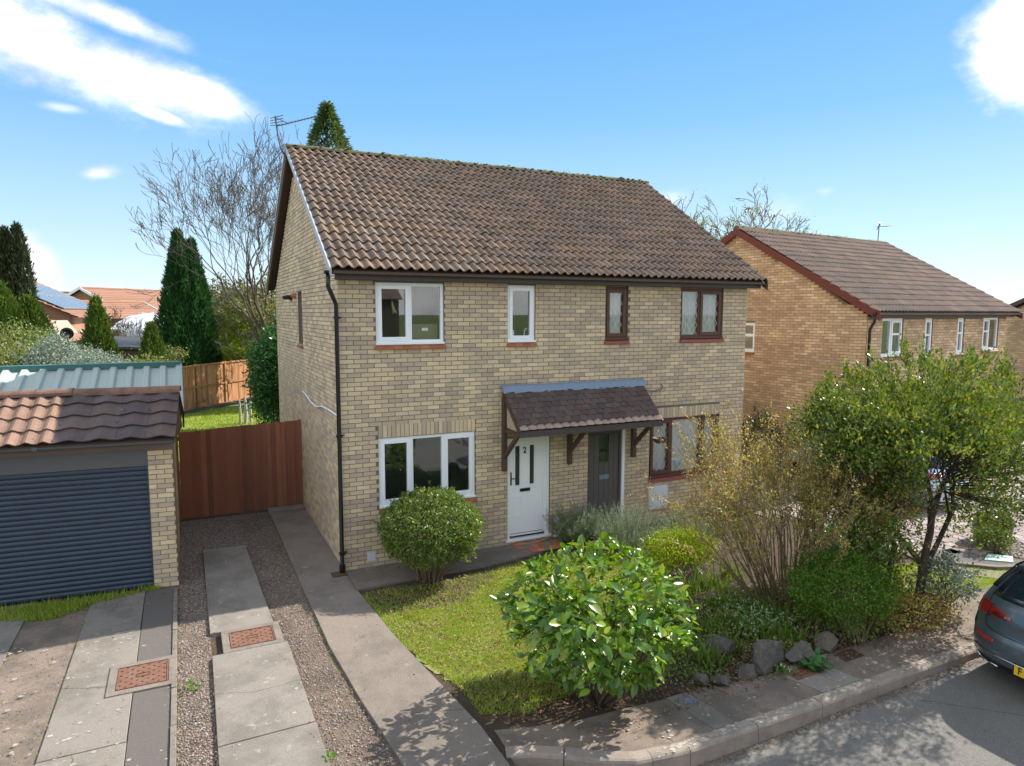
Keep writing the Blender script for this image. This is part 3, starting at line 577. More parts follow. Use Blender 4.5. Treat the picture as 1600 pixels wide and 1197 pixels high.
grass('weeds', [[(-4.5, -4), (-4.4, -4), (-4.36, .4), (-4.46, .4)], [(-3.76, -6), (-3.70, -6), (-3.6, .3), (-3.68, .3)], [(-.78, -4.5), (-.70, -4.5), (-.74, 3.9), (-.80, 3.9)], [(-2.5, -5), (-2.44, -5), (-2.44, .2), (-2.5, .2)]], [260, 160, 240, 120], .015, .06, .008, 'grass', .8, label='tiny weeds in the joints of the drive')

# ================================================================ house builder
def cells(x0, x1, z0, z1, ops, fn):
    xs = sorted({x0, x1, *[min(max(v, x0), x1) for o in ops for v in o[:2]]})
    for a, b in zip(xs[:-1], xs[1:]):
        if b - a < 1e-6: continue
        m = (a + b) / 2; cut = sorted([(o[2], o[3]) for o in ops if o[0] < m < o[1]]); z = z0
        for c0, c1 in cut:
            if c0 > z: fn(a, b, z, min(c0, z1))
            z = max(z, c1)
        if z < z1: fn(a, b, z, z1)
def brick_list(s0, s1, z0, z1, ops, top=None, soldiers=()):
    out = []; k0 = int(math.floor(z0 / .075)); k = k0
    while (k + .9) * .075 < z1:
        zc = k * .075 + .0375
        off = .1125 if k % 2 else 0
        s = s0 - off
        blk = [(o[0], o[1]) for o in ops if o[2] - .02 < zc < o[3] + .02] + [(o[0], o[1]) for o in soldiers if o[2] < zc < o[3]]
        while s < s1:
            a, b = max(s, s0), min(s + .225, s1)
            segs = [(a, b)]
            for o0, o1 in blk:
                ns = []
                for p, q in segs:
                    if q <= o0 or p >= o1: ns.append((p, q))
                    else:
                        if p < o0: ns.append((p, o0))
                        if q > o1: ns.append((o1, q))
                segs = ns
            for p, q in segs:
                if q - p < .05: continue
                if top and (zc + .04 > top(p) or zc + .04 > top(q)): continue
                out.append((p + .006, q - .006, zc - .032, zc + .032))
            s += .225
        k += 1
    for o in soldiers:
        n = int(round((o[1] - o[0]) / .075)); w = (o[1] - o[0]) / n
        for i in range(n): out.append((o[0] + i * w + .005, o[0] + (i + 1) * w - .005, o[2] + .004, o[3] - .006))
    return out
def lay_bricks(parent, items, m, single_max, camloc):
    """items: (face, s0, s1, z0, z1); face 'f' is the front (outward -y), 'l' the left gable (outward -x), 'r' right (+x)"""
    def corner(face, s, z, o, ext):
        return (s, -o, z) if face == 'f' else ((-o, s, z) if face == 'l' else (ext + o, s, z))
    ranked = []
    for it in items:
        face, a, b, c, d, ext = it; p = np.array(corner(face, (a + b) / 2, (c + d) / 2, 0, ext)); dist = np.linalg.norm(p - camloc)
        full = abs(b - a - .213) < .002 and d - c < .07
        ranked.append((dist * (1.6 if face != 'f' else 1) if full else 1e9, it))
    ranked.sort(key=lambda q: q[0])
    me = None; cnt = 0; mb = MB()
    for dist, it in ranked:
        face, a, b, c, d, ext = it; o = rnd.uniform(-.0022, .0022)
        if cnt < single_max and dist < 1e8:
            if me is None:
                me = MB().add([(-.1065, 0, -.032), (.1065, 0, -.032), (.1065, 0, .032), (-.1065, 0, .032), (-.1065, .03, -.032), (.1065, .03, -.032), (.1065, .03, .032), (-.1065, .03, .032)],
                              [(0, 1, 2, 3), (4, 5, 1, 0), (5, 6, 2, 1), (6, 7, 3, 2), (7, 4, 0, 3)]).mesh('brick', m)
            p = corner(face, (a + b) / 2, (c + d) / 2, o, ext)
            R = Matrix.Rotation({'f': 0, 'l': -math.pi / 2, 'r': math.pi / 2}[face], 4, 'Z')
            inst('brick', me, parent, Matrix.Translation(p) @ R @ Matrix.Rotation(rnd.uniform(-.004, .004), 4, 'Y')); cnt += 1
        else:
            q = [corner(face, s, z, oo, ext) for oo in (o, -.025) for s, z in ((a, c), (b, c), (b, d), (a, d))]
            fs = [(0, 1, 2, 3), (4, 5, 1, 0), (5, 6, 2, 1), (6, 7, 3, 2), (7, 4, 0, 3)]
            if face == 'l': fs = [f[::-1] for f in fs]
            mb.add(q, fs)
    if mb.v: mb.build('brickwork', m, parent, kind='stuff')
def tile_mesh(w, g, rolls, m, h=.034, lift=.026, name='roof_tile'):
    mb = MB(); n = 6 * rolls; L = g + .05
    prof = [h * (.5 - .5 * math.cos(2 * math.pi * ((i / n * rolls) % 1 if i < n else 1))) ** 1.25 for i in range(n + 1)]
    V = []
    for i in range(n + 1):
        x = w * i / n * .995; z = prof[i]
        V += [(x, 0, z + lift), (x, L, z), (x, 0, z + lift - .02)]
    F = []
    for i in range(n):
        a, b = i * 3, (i + 1) * 3; F += [(a, b, b + 1, a + 1), (a + 2, b + 2, b, a)]
    F.append((n * 3, n * 3 + 2, n * 3 + 1)); F.append((0, 1, 2))
    return mb.add(V, F).mesh(name, m)
def roof_slope(parent, x0, x1, ye, ze, yr, zr, w, g, rolls, m, single_max, camloc, name='roof_tile', pick=None, jitter=.004, h=.034, lift=.026, stagger=False):
    L = math.hypot(yr - ye, zr - ze); e = np.array([0, (yr - ye) / L, (zr - ze) / L]); nrm = np.array([0, -e[2], e[1]])
    nc = max(1, round((x1 - x0) / w)); w = (x1 - x0) / nc; nr = max(1, round(L / g)); g = L / nr
    mats_ = m if isinstance(m, (list, tuple)) else [m]
    mes = [tile_mesh(w, g, rolls, q, h, lift, name) for q in mats_]; lst = []
    for i in range(nc):
        for j in range(nr):
            off = (w / 2 if (stagger and j % 2) else 0)
            if off and i == nc - 1: continue
            p = np.array([x0 + i * w + off, ye, ze]) + e * (j * g) + nrm * .012; lst.append((np.linalg.norm(p - camloc), i, j, p))
    lst.sort(key=lambda q: q[0]); rest = {}
    for k, (d, i, j, p) in enumerate(lst):
        mi = pick(i, j, nc) if pick else 0
        M_ = Matrix(((1, 0, nrm[0], p[0]), (0, e[1], nrm[1], p[1] + rnd.uniform(-jitter, jitter)), (0, e[2], nrm[2], p[2]), (0, 0, 0, 1)))
        M_ = M_ @ Matrix.Rotation(rnd.gauss(0, .006), 4, 'Z') @ Matrix.Rotation(rnd.gauss(0, .006), 4, 'Y') @ Matrix.Translation((0, 0, rnd.uniform(0, .005)))
        if k < single_max: inst(name, mes[mi], parent, M_)
        else:
            mb = rest.setdefault(mi, MB()); me = mes[mi]
            mb.add([tuple(M_ @ v.co) for v in me.vertices], [tuple(q.vertices) for q in me.polygons])
    for mi, mb in rest.items(): mb.build(name + '_field', mats_[mi], parent, kind='stuff')
    return L, e, nrm
def bar_frame(mb, x0, x1, z0, z1, y0, y1, w, wb=None):
    wb = wb or w
    mb.box(x0, x0 + w, y0, y1, z0, z1); mb.box(x1 - w, x1, y0, y1, z0, z1)
    mb.box(x0 + w, x1 - w, y0, y1, z1 - w, z1); mb.box(x0 + w, x1 - w, y0, y1, z0, z0 + wb)
def window(parent, x0, x1, z0, z1, cols, m, rec=.03, fw=.055, sw=.05, glassm='window_glass', lattice=False, sill='quarry_tile', curtain=False, transom=None, silln=None, room=True, y=0.0):
    """cols: list of (fraction start, fraction end, is_sash)"""
    w = bpy.data.objects.new('window', None); link(w); w.parent = parent; w.empty_display_size = .1; w.location = (0, y, 0)
    f = MB(); bar_frame(f, x0, x1, z0 + .0, z1, rec, rec + .07, fw, fw + .02)
    for a, b, s in cols[:-1]:
        xm = x0 + (x1 - x0) * b; f.box(xm - fw * .55, xm + fw * .55, rec + .002, rec + .068, z0 + fw + .02, z1 - fw)
    f.box(x0 - .004, x1 + .004, rec - .055, rec + .0, z0 - .001, z0 + .035)
    f.build('window_frame', m, w, bevel=.004)
    for a, b, s in cols:
        xa = x0 + (x1 - x0) * a + (fw if a == 0 else fw * .55); xb = x0 + (x1 - x0) * b - (fw if b == 1 else fw * .55); za, zb = z0 + fw + .02, z1 - fw
        if s:
            q = MB(); bar_frame(q, xa - .012, xb + .012, za - .012, zb + .012, rec - .016, rec + .04, sw + .012); q.build('sash', m, w, bevel=.003)
            xa += sw; xb -= sw; za += sw; zb -= sw
        zs = [(za, zb)]
        if transom and s:
            zt = za + (zb - za) * transom; q = MB().box(xa, xb, rec - .01, rec + .04, zt - .025, zt + .025); q.build('transom', m, w); zs = [(za, zt - .025), (zt + .025, zb)]
        for p, q_ in zs:
            MB().box(xa, xb, rec + .022, rec + .028, p, q_).build('pane', glassm, w)
            if lattice:
                lb = MB(); st = .135; sl = 1.5; W_, H_ = xb - xa, q_ - p; y_ = rec + .018
                n = int((W_ + H_ / sl) / st) + 2
                for sgn in (1, -1):
                    for k in range(-1, n):
                        c = k * st
                        t0, t1 = 0, H_ / sl
                        xs_, xe = (c, c - t1) if sgn == 1 else (W_ - c, W_ - c + t1)
                        pts = []
                        A = np.array([xs_, 0.]); B = np.array([xe, H_]); d = B - A
                        lo, hi = 0., 1.
                        if abs(d[0]) > 1e-9:
                            u0, u1 = sorted(((0 - A[0]) / d[0], (W_ - A[0]) / d[0])); lo = max(lo, u0); hi = min(hi, u1)
                        if hi - lo > .03:
                            a1 = A + d * lo; b1 = A + d * hi; lb.bar((xa + a1[0], y_, p + a1[1]), (xa + b1[0], y_, p + b1[1]), .0065, .004, up=(0, 1, 0))
                if lb.v: lb.build('lead_lattice', 'lead_strip', w)
        if curtain:
            cu = MB(); cu.grid(lambda u, v: (xa + (xb - xa) * u, rec + .085 + .012 * math.sin(u * 38) + .006 * math.sin(u * 91 + 2), za + (zb - za) * v), 40, 1, flip=True)
            cu.build('curtain', 'curtain', w)
    if room:
        rb = MB(); d = 1.1
        rb.add([(x0, rec + .075, z0), (x1, rec + .075, z0), (x1, rec + .075, z1), (x0, rec + .075, z1), (x0 - .2, rec + d, z0 - .3), (x1 + .2, rec + d, z0 - .3), (x1 + .2, rec + d, z1 + .02), (x0 - .2, rec + d, z1 + .02)],
               [(4, 5, 6, 7), (0, 1, 5, 4), (1, 2, 6, 5), (2, 3, 7, 6), (3, 0, 4, 7)]); rb.build('room_shell', 'room', w)
    if sill:
        n = silln or max(2, round((x1 - x0) / .15)); wd = (x1 - x0 + .04) / n
        me = MB().add([(0, -.055, -.075), (wd - .004, -.055, -.075), (wd - .004, .03, -.075), (0, .03, -.075), (0, -.055, -.03), (wd - .004, -.055, -.03), (wd - .004, .03, -.002), (0, .03, -.002)],
                      [(0, 3, 2, 1), (4, 5, 6, 7), (0, 1, 5, 4), (1, 2, 6, 5), (2, 3, 7, 6), (3, 0, 4, 7)]).mesh('sill_tile', sill)
        for i in range(n): inst('sill_tile', me, w, Matrix.Translation((x0 - .02 + i * wd, rnd.uniform(-.002, .002), z0 + rnd.uniform(-.001, .001))))
    return w
def gutter(parent, x0, x1, y, z, r=.055, m='black_plastic', name='gutter'):
    g = MB(); n = 8
    for rr, fl in ((r, False), (r - .006, True)):
        g.grid(lambda u, v: (x0 + (x1 - x0) * u, y - rr * math.cos(math.pi * v), z - rr * math.sin(math.pi * v)), 1, n, flip=fl)
    g.box(x0 - .004, x0, y - r, y + r, z - r * .9, z); g.box(x1, x1 + .004, y - r, y + r, z - r * .9, z)
    k = max(2, int((x1 - x0) / 2.0))
    for i in range(1, k): xx = x0 + (x1 - x0) * i / k; g.box(xx - .03, xx + .03, y - r - .005, y - r + .012, z - r * .8, z + .006)
    return g.build(name, m, parent)
# ================================================================ the semi-detached pair
H = thing('semi_detached_house', 'pale brick pair of semi-detached houses under one long brown tiled roof', 'house', (0, 0, 0))
camL = CAM.copy()
Wd, Dp, Ht = 8.65, 7.88, 4.80
yR, zR = 3.94, 7.62; yE, zE = -.33, 4.93
OPF = [(.60, 1.78, 3.75, 4.80), (.606, 2.35, 1.0, 2.19), (2.99, 3.54, 3.75, 4.80), (5.06, 5.58, 3.75, 4.80), (6.88, 7.99, 3.75, 4.80), (6.17, 7.99, .93, 2.14),
       (2.99, 3.87, .06, 2.0), (4.71, 5.57, .06, 1.99)]
OPL = [(3.66, 4.18, 3.62, 4.70)]
fwl = MB(); cells(.008, Wd - .008, -.3, Ht + .05, OPF, lambda a, b, c, d: fwl.box(a, b, .008, .25, c, d)); front = fwl.build('front_wall', 'mortar', H)
gwl = MB(); cells(.25, Dp, -.3, Ht, OPL, lambda a, b, c, d: gwl.box(.008, .25, a, b, c, d))
sl_ = (zR - zE) / (yR - yE)
def rake(y): return zR - .10 - sl_ * abs(y - yR)
gwl.add([(.008, 0.01, Ht), (.008, Dp, Ht), (.008, yR, rake(yR)), (.25, 0.01, Ht), (.25, Dp, Ht), (.25, yR, rake(yR))], [(0, 2, 1), (3, 4, 5), (0, 1, 4, 3), (1, 2, 5, 4), (2, 0, 3, 5)])
side = gwl.build('gable_wall', 'mortar', H)
o = MB().box(Wd - .25, Wd - .008, .25, Dp, -.3, Ht).add([(Wd - .25, 0.01, Ht), (Wd - .25, Dp, Ht), (Wd - .25, yR, rake(yR)), (Wd - .008, 0.01, Ht), (Wd - .008, Dp, Ht), (Wd - .008, yR, rake(yR))],
    [(0, 2, 1), (3, 4, 5), (0, 1, 4, 3), (1, 2, 5, 4), (2, 0, 3, 5)]).build('gable_wall', 'mortar', H)
MB().box(.25, Wd - .25, Dp - .25, Dp, -.3, Ht).build('rear_wall', 'mortar', H)
sold = [(.606, 2.35, 2.195, 2.415), (6.0, 7.99, 2.145, 2.365)]
fr = [('f', *b, 0) for b in brick_list(0, Wd, -.0, Ht, OPF, soldiers=sold)]
lay_bricks(front, fr, 'buff_brick', 300, camL)
lf = [('l', *b, 0) for b in brick_list(.03, Dp, 0, zR, OPL, top=lambda y: rake(y) - .02)]
rt = [('r', *b, Wd) for b in brick_list(.03, Dp, 0, zR, [], top=lambda y: rake(y) - .02)]
lay_bricks(side, lf, 'buff_brick', 0, camL); lay_bricks(o, rt, 'buff_brick', 0, camL)
# roof
rf = MB().add([(-.14, yE + .02, zE - .01), (8.84, yE + .02, zE - .01), (8.84, yR, zR - .01), (-.14, yR, zR - .01), (-.14, 8.2, zE - .01), (8.84, 8.2, zE - .01),
               (-.14, yE + .02, zE - .05), (8.84, yE + .02, zE - .05), (8.84, yR, zR - .06), (-.14, yR, zR - .06), (-.14, 8.2, zE - .05), (8.84, 8.2, zE - .05)],
              [(0, 1, 2, 3), (3, 2, 5, 4), (7, 6, 9, 8), (8, 9, 10, 11), (0, 3, 9, 6), (3, 4, 10, 9), (1, 7, 8, 2), (2, 8, 11, 5), (0, 6, 7, 1), (4, 5, 11, 10)]).build('roof', 'dark_brown', H)
roof_slope(rf, -.16, 8.87, yE, zE, yR - .06, zR - .03, .334, .30, 2, 'roof_tile', 300, camL, h=.052, lift=.036)
mbk = MB()
Lb = math.hypot(8.2 - yR, zE - zR)
for j in range(17):
    a = j / 17; b = (j + 1) / 17 + .01; ya, za = yR + .05 + (8.2 - yR) * a, zR + (zE - zR) * a; yb, zb = yR + .05 + (8.2 - yR) * b, zR + (zE - zR) * b
    mbk.add([(-.16, ya, za + .012), (8.87, ya, za + .012), (8.87, yb, zb + .045), (-.16, yb, zb + .045)], [(0, 1, 2, 3)])
mbk.build('rear_roof_tiles', 'roof_tile', rf, kind='stuff')
rme = MB(); rme.grid(lambda u, v: (.452 * u, -.13 * math.cos(math.pi * v), .085 * math.sin(math.pi * v) ** .8), 1, 8, flip=False)
rme.add([(.0, -.13, 0), (0, .13, 0), (0, .09, .06), (0, 0, .085), (0, -.09, .06)], [(0, 1, 2, 3, 4)]); rmesh = rme.mesh('ridge_tile', 'mossy_ridge')
for i in range(20): inst('ridge_tile', rmesh, rf, Matrix.Translation((-.17 + i * .4525, yR, zR + .005 + rnd.uniform(-.004, .006))) @ Matrix.Rotation(rnd.gauss(0, .008), 4, 'Y'))
# moss lumps
def lumps(name, P, s, m, parent, nrm=(0, -.53, .85), **kw):
    k = len(P); base = np.array([[1, 0, 0], [0, 1, 0], [-1, 0, 0], [0, -1, 0], [.6, .6, 0], [-.6, .6, 0], [0, 0, 1]], float)[:, :]
    V = base[None] * rng.uniform(.6, 1.3, (k, 7, 1)) * s[:, None, None]; V[:, :, 2] *= .5; V = V + P[:, None, :]
    F = np.array([[0, 4, 6], [4, 1, 6], [1, 5, 6], [5, 2, 6], [2, 3, 6], [3, 0, 6]])
    return npmesh(name, V.reshape(-1, 3), (np.arange(k)[:, None, None] * 7 + F[None]).reshape(-1, 3), m, parent, kind='stuff', **kw)
k = 1500; u = rng.uniform(-.1, 8.8, k); row = rng.integers(0, 17, k) * .3 + rng.uniform(-.01, .05, k); u = np.round(u / .167) * .167 - .16 + rng.normal(0, .03, k)
sel = (rng.random(k) < np.where(u < 2.5, 1, .55)) & (u > -.1); u, row = u[sel], row[sel]
cs, sn = (yR - yE) / 5.05, (zR - zE) / 5.05
lumps('moss', np.column_stack([u, yE + row * cs - .018, zE + row * sn + .04]), rng.uniform(.012, .035, len(u)), 'moss', rf)
k = 900; u = rng.uniform(-.15, 8.85, k)
lumps('moss', np.column_stack([u, yR + rng.normal(0, .06, k), zR + .07 + rng.uniform(-.03, .02, k)]), rng.uniform(.02, .05, k), 'mossy_ridge', rf)
# fascia, soffit, boards, gutter
MB().box(-.08, 8.86, -.17, -.145, 4.80, 4.925).build('fascia', 'fascia_dark', H)
MB().box(-.08, 8.86, -.145, .006, 4.802, 4.815).build('soffit', 'fascia_dark', H)
gutter(H, -.26, 8.93, -.235, 4.925)
def rake_board(x0, x1, ya, za, yb, zb, h, name, m, drop=0.0, parent=H):
    MB().add([(x0, ya, za - drop), (x1, ya, za - drop), (x1, ya, za - h - drop), (x0, ya, za - h - drop), (x0, yb, zb - drop), (x1, yb, zb - drop), (x1, yb, zb - h - drop), (x0, yb, zb - h - drop)],
             [(0, 1, 2, 3), (7, 6, 5, 4), (0, 4, 5, 1), (1, 5, 6, 2), (2, 6, 7, 3), (3, 7, 4, 0)]).build(name, m, parent)
rake_board(-.19, -.165, yE - .03, zE + .03, yR, zR + .03, .12, 'verge_trim', 'verge_strip')
rake_board(-.185, -.145, yR, zR + .02, 8.25, zE + .0, .20, 'bargeboard', 'dark_brown')
rake_board(-.20, -.186, yR, zR + .05, 8.25, zE + .03, .07, 'verge_trim', 'verge_strip')
rake_board(8.875, 8.90, yE, zE + .03, yR, zR + .03, .2, 'bargeboard', 'dark_brown'); rake_board(8.875, 8.90, yR, zR + .03, 8.2, zE + .03, .2, 'bargeboard', 'dark_brown')
rake_board(-.143, .006, yR, zR - .07, 8.2, zE - .07, .02, 'verge_soffit', 'dark_brown')
# downpipe
dp = MB(); dp.tube([(-.20, -.235, 4.87), (-.20, -.235, 4.68), (-.075, -.10, 4.45), (-.055, -.085, 4.40), (-.055, -.085, .12), (-.07, -.11, .04)], .034, 10)
dpo = dp.build('downpipe', 'black_plastic', H, smooth=True)
for z in (4.2, 2.3, .35):
    MB().box(-.10, -.01, -.125, -.045, z - .02, z + .02).box(-.01, .035, -.06, -.006, z - .008, z + .008).build('pipe_bracket', 'black_plastic', dpo)
MB().tube([(-.055, -.085, .16), (-.055, -.085, .02)], .05, 10).build('pipe_shoe', 'black_plastic', dpo)
MB().box(-.24, .0, -.24, -.03, .02, .035).build('drain_grid', 'dark_iron', H)
# windows
window(H, .60, 1.78, 3.75, 4.77, [(0, .5, True), (.5, 1, False)], 'white_upvc')
window(H, .606, 2.35, 1.0, 2.19, [(0, .33, True), (.33, .66, False), (.66, 1, True)], 'white_upvc')
window(H, 2.99, 3.54, 3.75, 4.77, [(0, 1, True)], 'white_upvc', sw=.045)
BW = dict(lattice=True, sill='red_sill', curtain=True, glassm='clear_lace_glass')
window(H, 5.06, 5.58, 3.76, 4.77, [(0, 1, True)], 'brown_wood', **BW)
window(H, 6.88, 7.99, 3.76, 4.77, [(0, .45, False), (.45, 1, True)], 'brown_wood', **BW)
window(H, 6.17, 7.99, .93, 2.14, [(0, .31, True), (.31, .74, False), (.74, 1, True)], 'brown_wood', **BW)
MB().box(.60, 1.78, .03, .12, 4.772, 4.8).box(2.99, 3.54, .03, .12, 4.772, 4.8).box(5.06, 5.58, .03, .12, 4.772, 4.8).box(6.88, 7.99, .03, .12, 4.772, 4.8).build('lintel_strip', 'taupe_board', H)
# gable window (deep reveal)
gwin = bpy.data.objects.new('window', None); link(gwin); gwin.parent = H
f = MB(); f.box(.10, .16, 3.66, 3.72, 3.62, 4.70).box(.10, .16, 4.12, 4.18, 3.62, 4.70).box(.10, .16, 3.72, 4.12, 3.62, 3.69).box(.10, .16, 3.72, 4.12, 4.64, 4.70).build('window_frame', 'white_upvc', gwin)
MB().box(.125, .13, 3.72, 4.12, 3.69, 4.64).build('pane', 'window_glass', gwin); MB().box(.3, .31, 3.4, 4.4, 3.4, 4.9).build('room_shell', 'room', gwin)
MB().add([(-.05, 3.64, 3.58), (.09, 3.64, 3.60), (.09, 4.20, 3.60), (-.05, 4.20, 3.58), (-.05, 3.64, 3.545), (.09, 3.64, 3.545), (.09, 4.20, 3.545), (-.05, 4.20, 3.545)],
         [(3, 2, 1, 0), (4, 5, 6, 7), (0, 1, 5, 4), (1, 2, 6, 5), (2, 3, 7, 6), (3, 0, 4, 7)]).build('sill', 'quarry_tile', gwin)
MB().tube([(.0, 5.0, 4.60), (-.10, 5.0, 4.61), (-.20, 4.98, 4.60)], [.06, .05, .035], 10).box(-.02, 0, 4.92, 5.08, 4.52, 4.68).build('boiler_vent', 'black_plastic', H)
MB().tube([(.0, 4.42, 4.63), (-.06, 4.42, 4.63), (-.09, 4.42, 4.60)], [.07, .055, .02], 8).build('vent_cowl', 'terracotta', H)
MB().tube([(-.02, 3.75, 2.62), (-.025, 3.3, 2.60), (-.03, 2.7, 2.52), (-.03, 2.1, 2.50), (-.03, 1.5, 2.58), (-.03, .9, 2.60), (-.03, .12, 2.60)], .016, 6).build('white_cable', 'white_upvc', H, smooth=True)
MB().box(.38, .52, -.012, .002, .12, .27).build('air_vent', 'meter_box', H)
mbx = MB().box(6.16, 6.62, -.06, .004, .28, .76).build('meter_box', 'meter_box', H, bevel=.01)
MB().box(6.19, 6.59, -.068, -.062, .31, .73).build('meter_door', 'meter_box', mbx, bevel=.004)
MB().box(3.97, 4.05, -.05, -.001, .03, .40).build('cable_cover', 'white_upvc', H, bevel=.006)
MB().tube([(3.1, -.10, .035), (3.3, -.16, .035), (3.6, -.14, .035), (3.85, -.09, .07), (3.95, -.05, .16)], .012, 6).build('cable', 'hose', H, smooth=True)
MB().tube([(5.95, -.005, 2.74), (6.25, -.012, 2.72), (6.42, -.012, 2.74), (6.46, -.012, 2.80), (6.40, -.005, 2.86)], .007, 5).build('cable', 'dark_brown', H)
# white front door
D = bpy.data.objects.new('front_door', None); link(D); D.parent = H; D['label'] = 'white front door marked 2'
f = MB(); f.box(2.99, 3.045, .03, .10, .10, 2.0).box(3.80, 3.87, .03, .10, .10, 2.0).box(3.045, 3.80, .03, .10, 1.94, 2.0).box(2.96, 3.90, -.03, .10, .06, .10).build('door_frame', 'white_upvc', D, bevel=.004)
leafb = MB(); cells(3.05, 3.74, .16, 1.935, [(3.16, 3.255, 1.10, 1.84), (3.46, 3.555, 1.10, 1.84)], lambda a, b, c, d: leafb.box(a, b, .045, .09, c, d)); lf_ = leafb.build('door_leaf', 'white_upvc', D)
MB().box(3.745, 3.798, .048, .09, .16, 1.935).build('side_strip', 'white_upvc', D)
MB().box(3.06, 3.74, .02, .044, .155, .185).build('weather_bar', 'white_upvc', lf_); MB().box(3.06, 3.74, .03, .043, .186, .192).build('seal', 'black_plastic', lf_)
for xa in (3.16, 3.46):
    MB().box(xa, xa + .095, .06, .075, 1.10, 1.84).build('door_pane', 'door_glass', lf_)
    q = MB(); bar_frame(q, xa - .02, xa + .115, 1.08, 1.86, .034, .0449, .02); q.build('pane_trim', 'white_upvc', lf_, bevel=.003)
    q = MB(); bar_frame(q, xa - .02, xa + .13, .50, .90, .036, .0449, .018); q.build('raised_panel', 'white_upvc', lf_, bevel=.004)
q = MB(); pts = [(3.14, 1.87), (3.25, 1.905), (3.36, 1.915), (3.47, 1.905), (3.58, 1.87)]
for a, b in zip(pts[:-1], pts[1:]): q.bar((a[0], .04, a[1]), (b[0], .04, b[1]), .012, .018)
q.build('arched_moulding', 'white_upvc', lf_)
MB().box(3.26, 3.47, .030, .044, .975, 1.035).build('letterbox', 'black_plastic', lf_, bevel=.003)
MB().box(3.065, 3.085, .028, .044, 1.12, 1.36).bar((3.075, .02, 1.24), (3.17, .018, 1.24), .014).build('door_handle', 'black_plastic', lf_)
def text_obj(name, s, size, M_, m, parent, ext=.003, bold=0.0, sx=1):
    c = bpy.data.curves.new(name, 'FONT'); c.body = s; c.size = size; c.extrude = ext; c.offset = bold; c.align_x = 'CENTER'; c.align_y = 'CENTER'
    o = bpy.data.objects.new(name, c); link(o); dg = bpy.context.evaluated_depsgraph_get()
    me = bpy.data.meshes.new_from_object(o.evaluated_get(dg)); bpy.data.objects.remove(o); me.materials.clear(); me.materials.append(MATS[m])
    o2 = bpy.data.objects.new(name, me); link(o2); o2.parent = parent; o2.matrix_local = M_ @ Matrix.Diagonal((sx, 1, 1, 1)); return o2
text_obj('house_number', '2', .16, Matrix.Translation((3.357, .038, 1.75)) @ Matrix.Rotation(math.pi / 2, 4, 'X'), 'black_ink', lf_, .004, .003, .8)
# dark grey door
D2 = bpy.data.objects.new('front_door', None); link(D2); D2.parent = H; D2['label'] = 'dark grey boarded front door'
MB().box(4.71, 4.76, .03, .10, .06, 1.99).box(5.46, 5.505, .03, .10, .06, 1.99).box(4.76, 5.46, .03, .10, 1.93, 1.99).build('door_frame', 'grey_door', D2)
MB().box(5.508, 5.57, .0, .10, .06, 1.99).build('frame_post', 'white_upvc', D2)
nb = 6; bw = .69 / nb
for i in range(nb):
    xa = 4.765 + i * bw; z1 = 1.92
    if i in (2, 3): MB().box(xa, xa + bw - .006, .05, .085, .08, 1.36).box(xa, xa + bw - .006, .05, .085, 1.90, 1.92).build('door_board', 'grey_door', D2, bevel=.003)
    else: MB().box(xa, xa + bw - .006, .05, .085, .08, z1).build('door_board', 'grey_door', D2, bevel=.003)
MB().box(4.765, 5.455, .086, .09, .08, 1.92).build('door_back', 'black_plastic', D2)
MB().box(4.765 + 2 * bw, 4.765 + 4 * bw - .006, .06, .07, 1.36, 1.90).build('door_pane', 'window_glass', D2)
MB().box(5.0, 5.22, .035, .049, 1.02, 1.11).build('letterbox', 'lead', D2, bevel=.003)
# canopy over the two doors
K = bpy.data.objects.new('porch_canopy', None); link(K); K.parent = H
cx0, cx1, cyf, czf, czw = 2.88, 5.93, -.70, 2.26, 2.90
MB().add([(cx0 + .02, cyf + .03, czf - .03), (cx1 - .02, cyf + .03, czf - .03), (cx1 - .02, -.002, czw - .03), (cx0 + .02, -.002, czw - .03), (cx0 + .02, cyf + .03, czf - .06), (cx1 - .02, cyf + .03, czf - .06), (cx1 - .02, -.002, czw - .06), (cx0 + .02, -.002, czw - .06)],
         [(0, 1, 2, 3), (7, 6, 5, 4), (0, 4, 5, 1), (1, 5, 6, 2), (2, 6, 7, 3), (3, 7, 4, 0)]).build('canopy_deck', 'dark_brown', K)
L_ = math.hypot(-cyf, czw - czf); e_ = np.array([0, -cyf / L_, (czw - czf) / L_]); n_ = np.array([0, -e_[2], e_[1]])
tme = MB().add([(0, 0, .014), (.160, 0, .014), (.160, .19, .002), (0, .19, .002), (0, 0, 0), (.160, 0, 0), (.160, .19, -.01), (0, .19, -.01), (.08, -.012, .018), (.08, .19, .004), (.08, -.012, .002)],
               [(0, 8, 9, 3), (8, 1, 2, 9), (0, 4, 10, 8), (8, 10, 5, 1), (1, 5, 6, 2), (3, 7, 4, 0)]).mesh('plain_tile', 'canopy_tile')
for j in range(8):
    off = .083 if j % 2 else 0; n = 18
    for i in range(n + (1 if off else 0)):
        xx = cx0 + i * .1678 - off + .002
        w_ = 1.0
        if xx < cx0: xx = cx0; w_ = .5
        if xx + .16 > cx1 + .02: w_ = .5
        p = np.array([xx, cyf - .02, czf - .0]) + e_ * (j * .122) + n_ * .012
        M_ = Matrix(((w_, 0, n_[0], p[0]), (0, e_[1], n_[1], p[1]), (0, e_[2], n_[2], p[2]), (0, 0, 0, 1))) @ Matrix.Rotation(rnd.gauss(0, .02), 4, 'X') @ Matrix.Rotation(rnd.gauss(0, .015), 4, 'Z') @ Matrix.Translation((0, 0, rnd.uniform(0, .006)))
        inst('plain_tile', tme, K, M_)
k = 260; u = rng.uniform(cx0, cx1, k); u = np.where(rng.random(k) < .3, cx0 + rng.random(k) * .45, u); s = rng.uniform(0, 1.1, k)
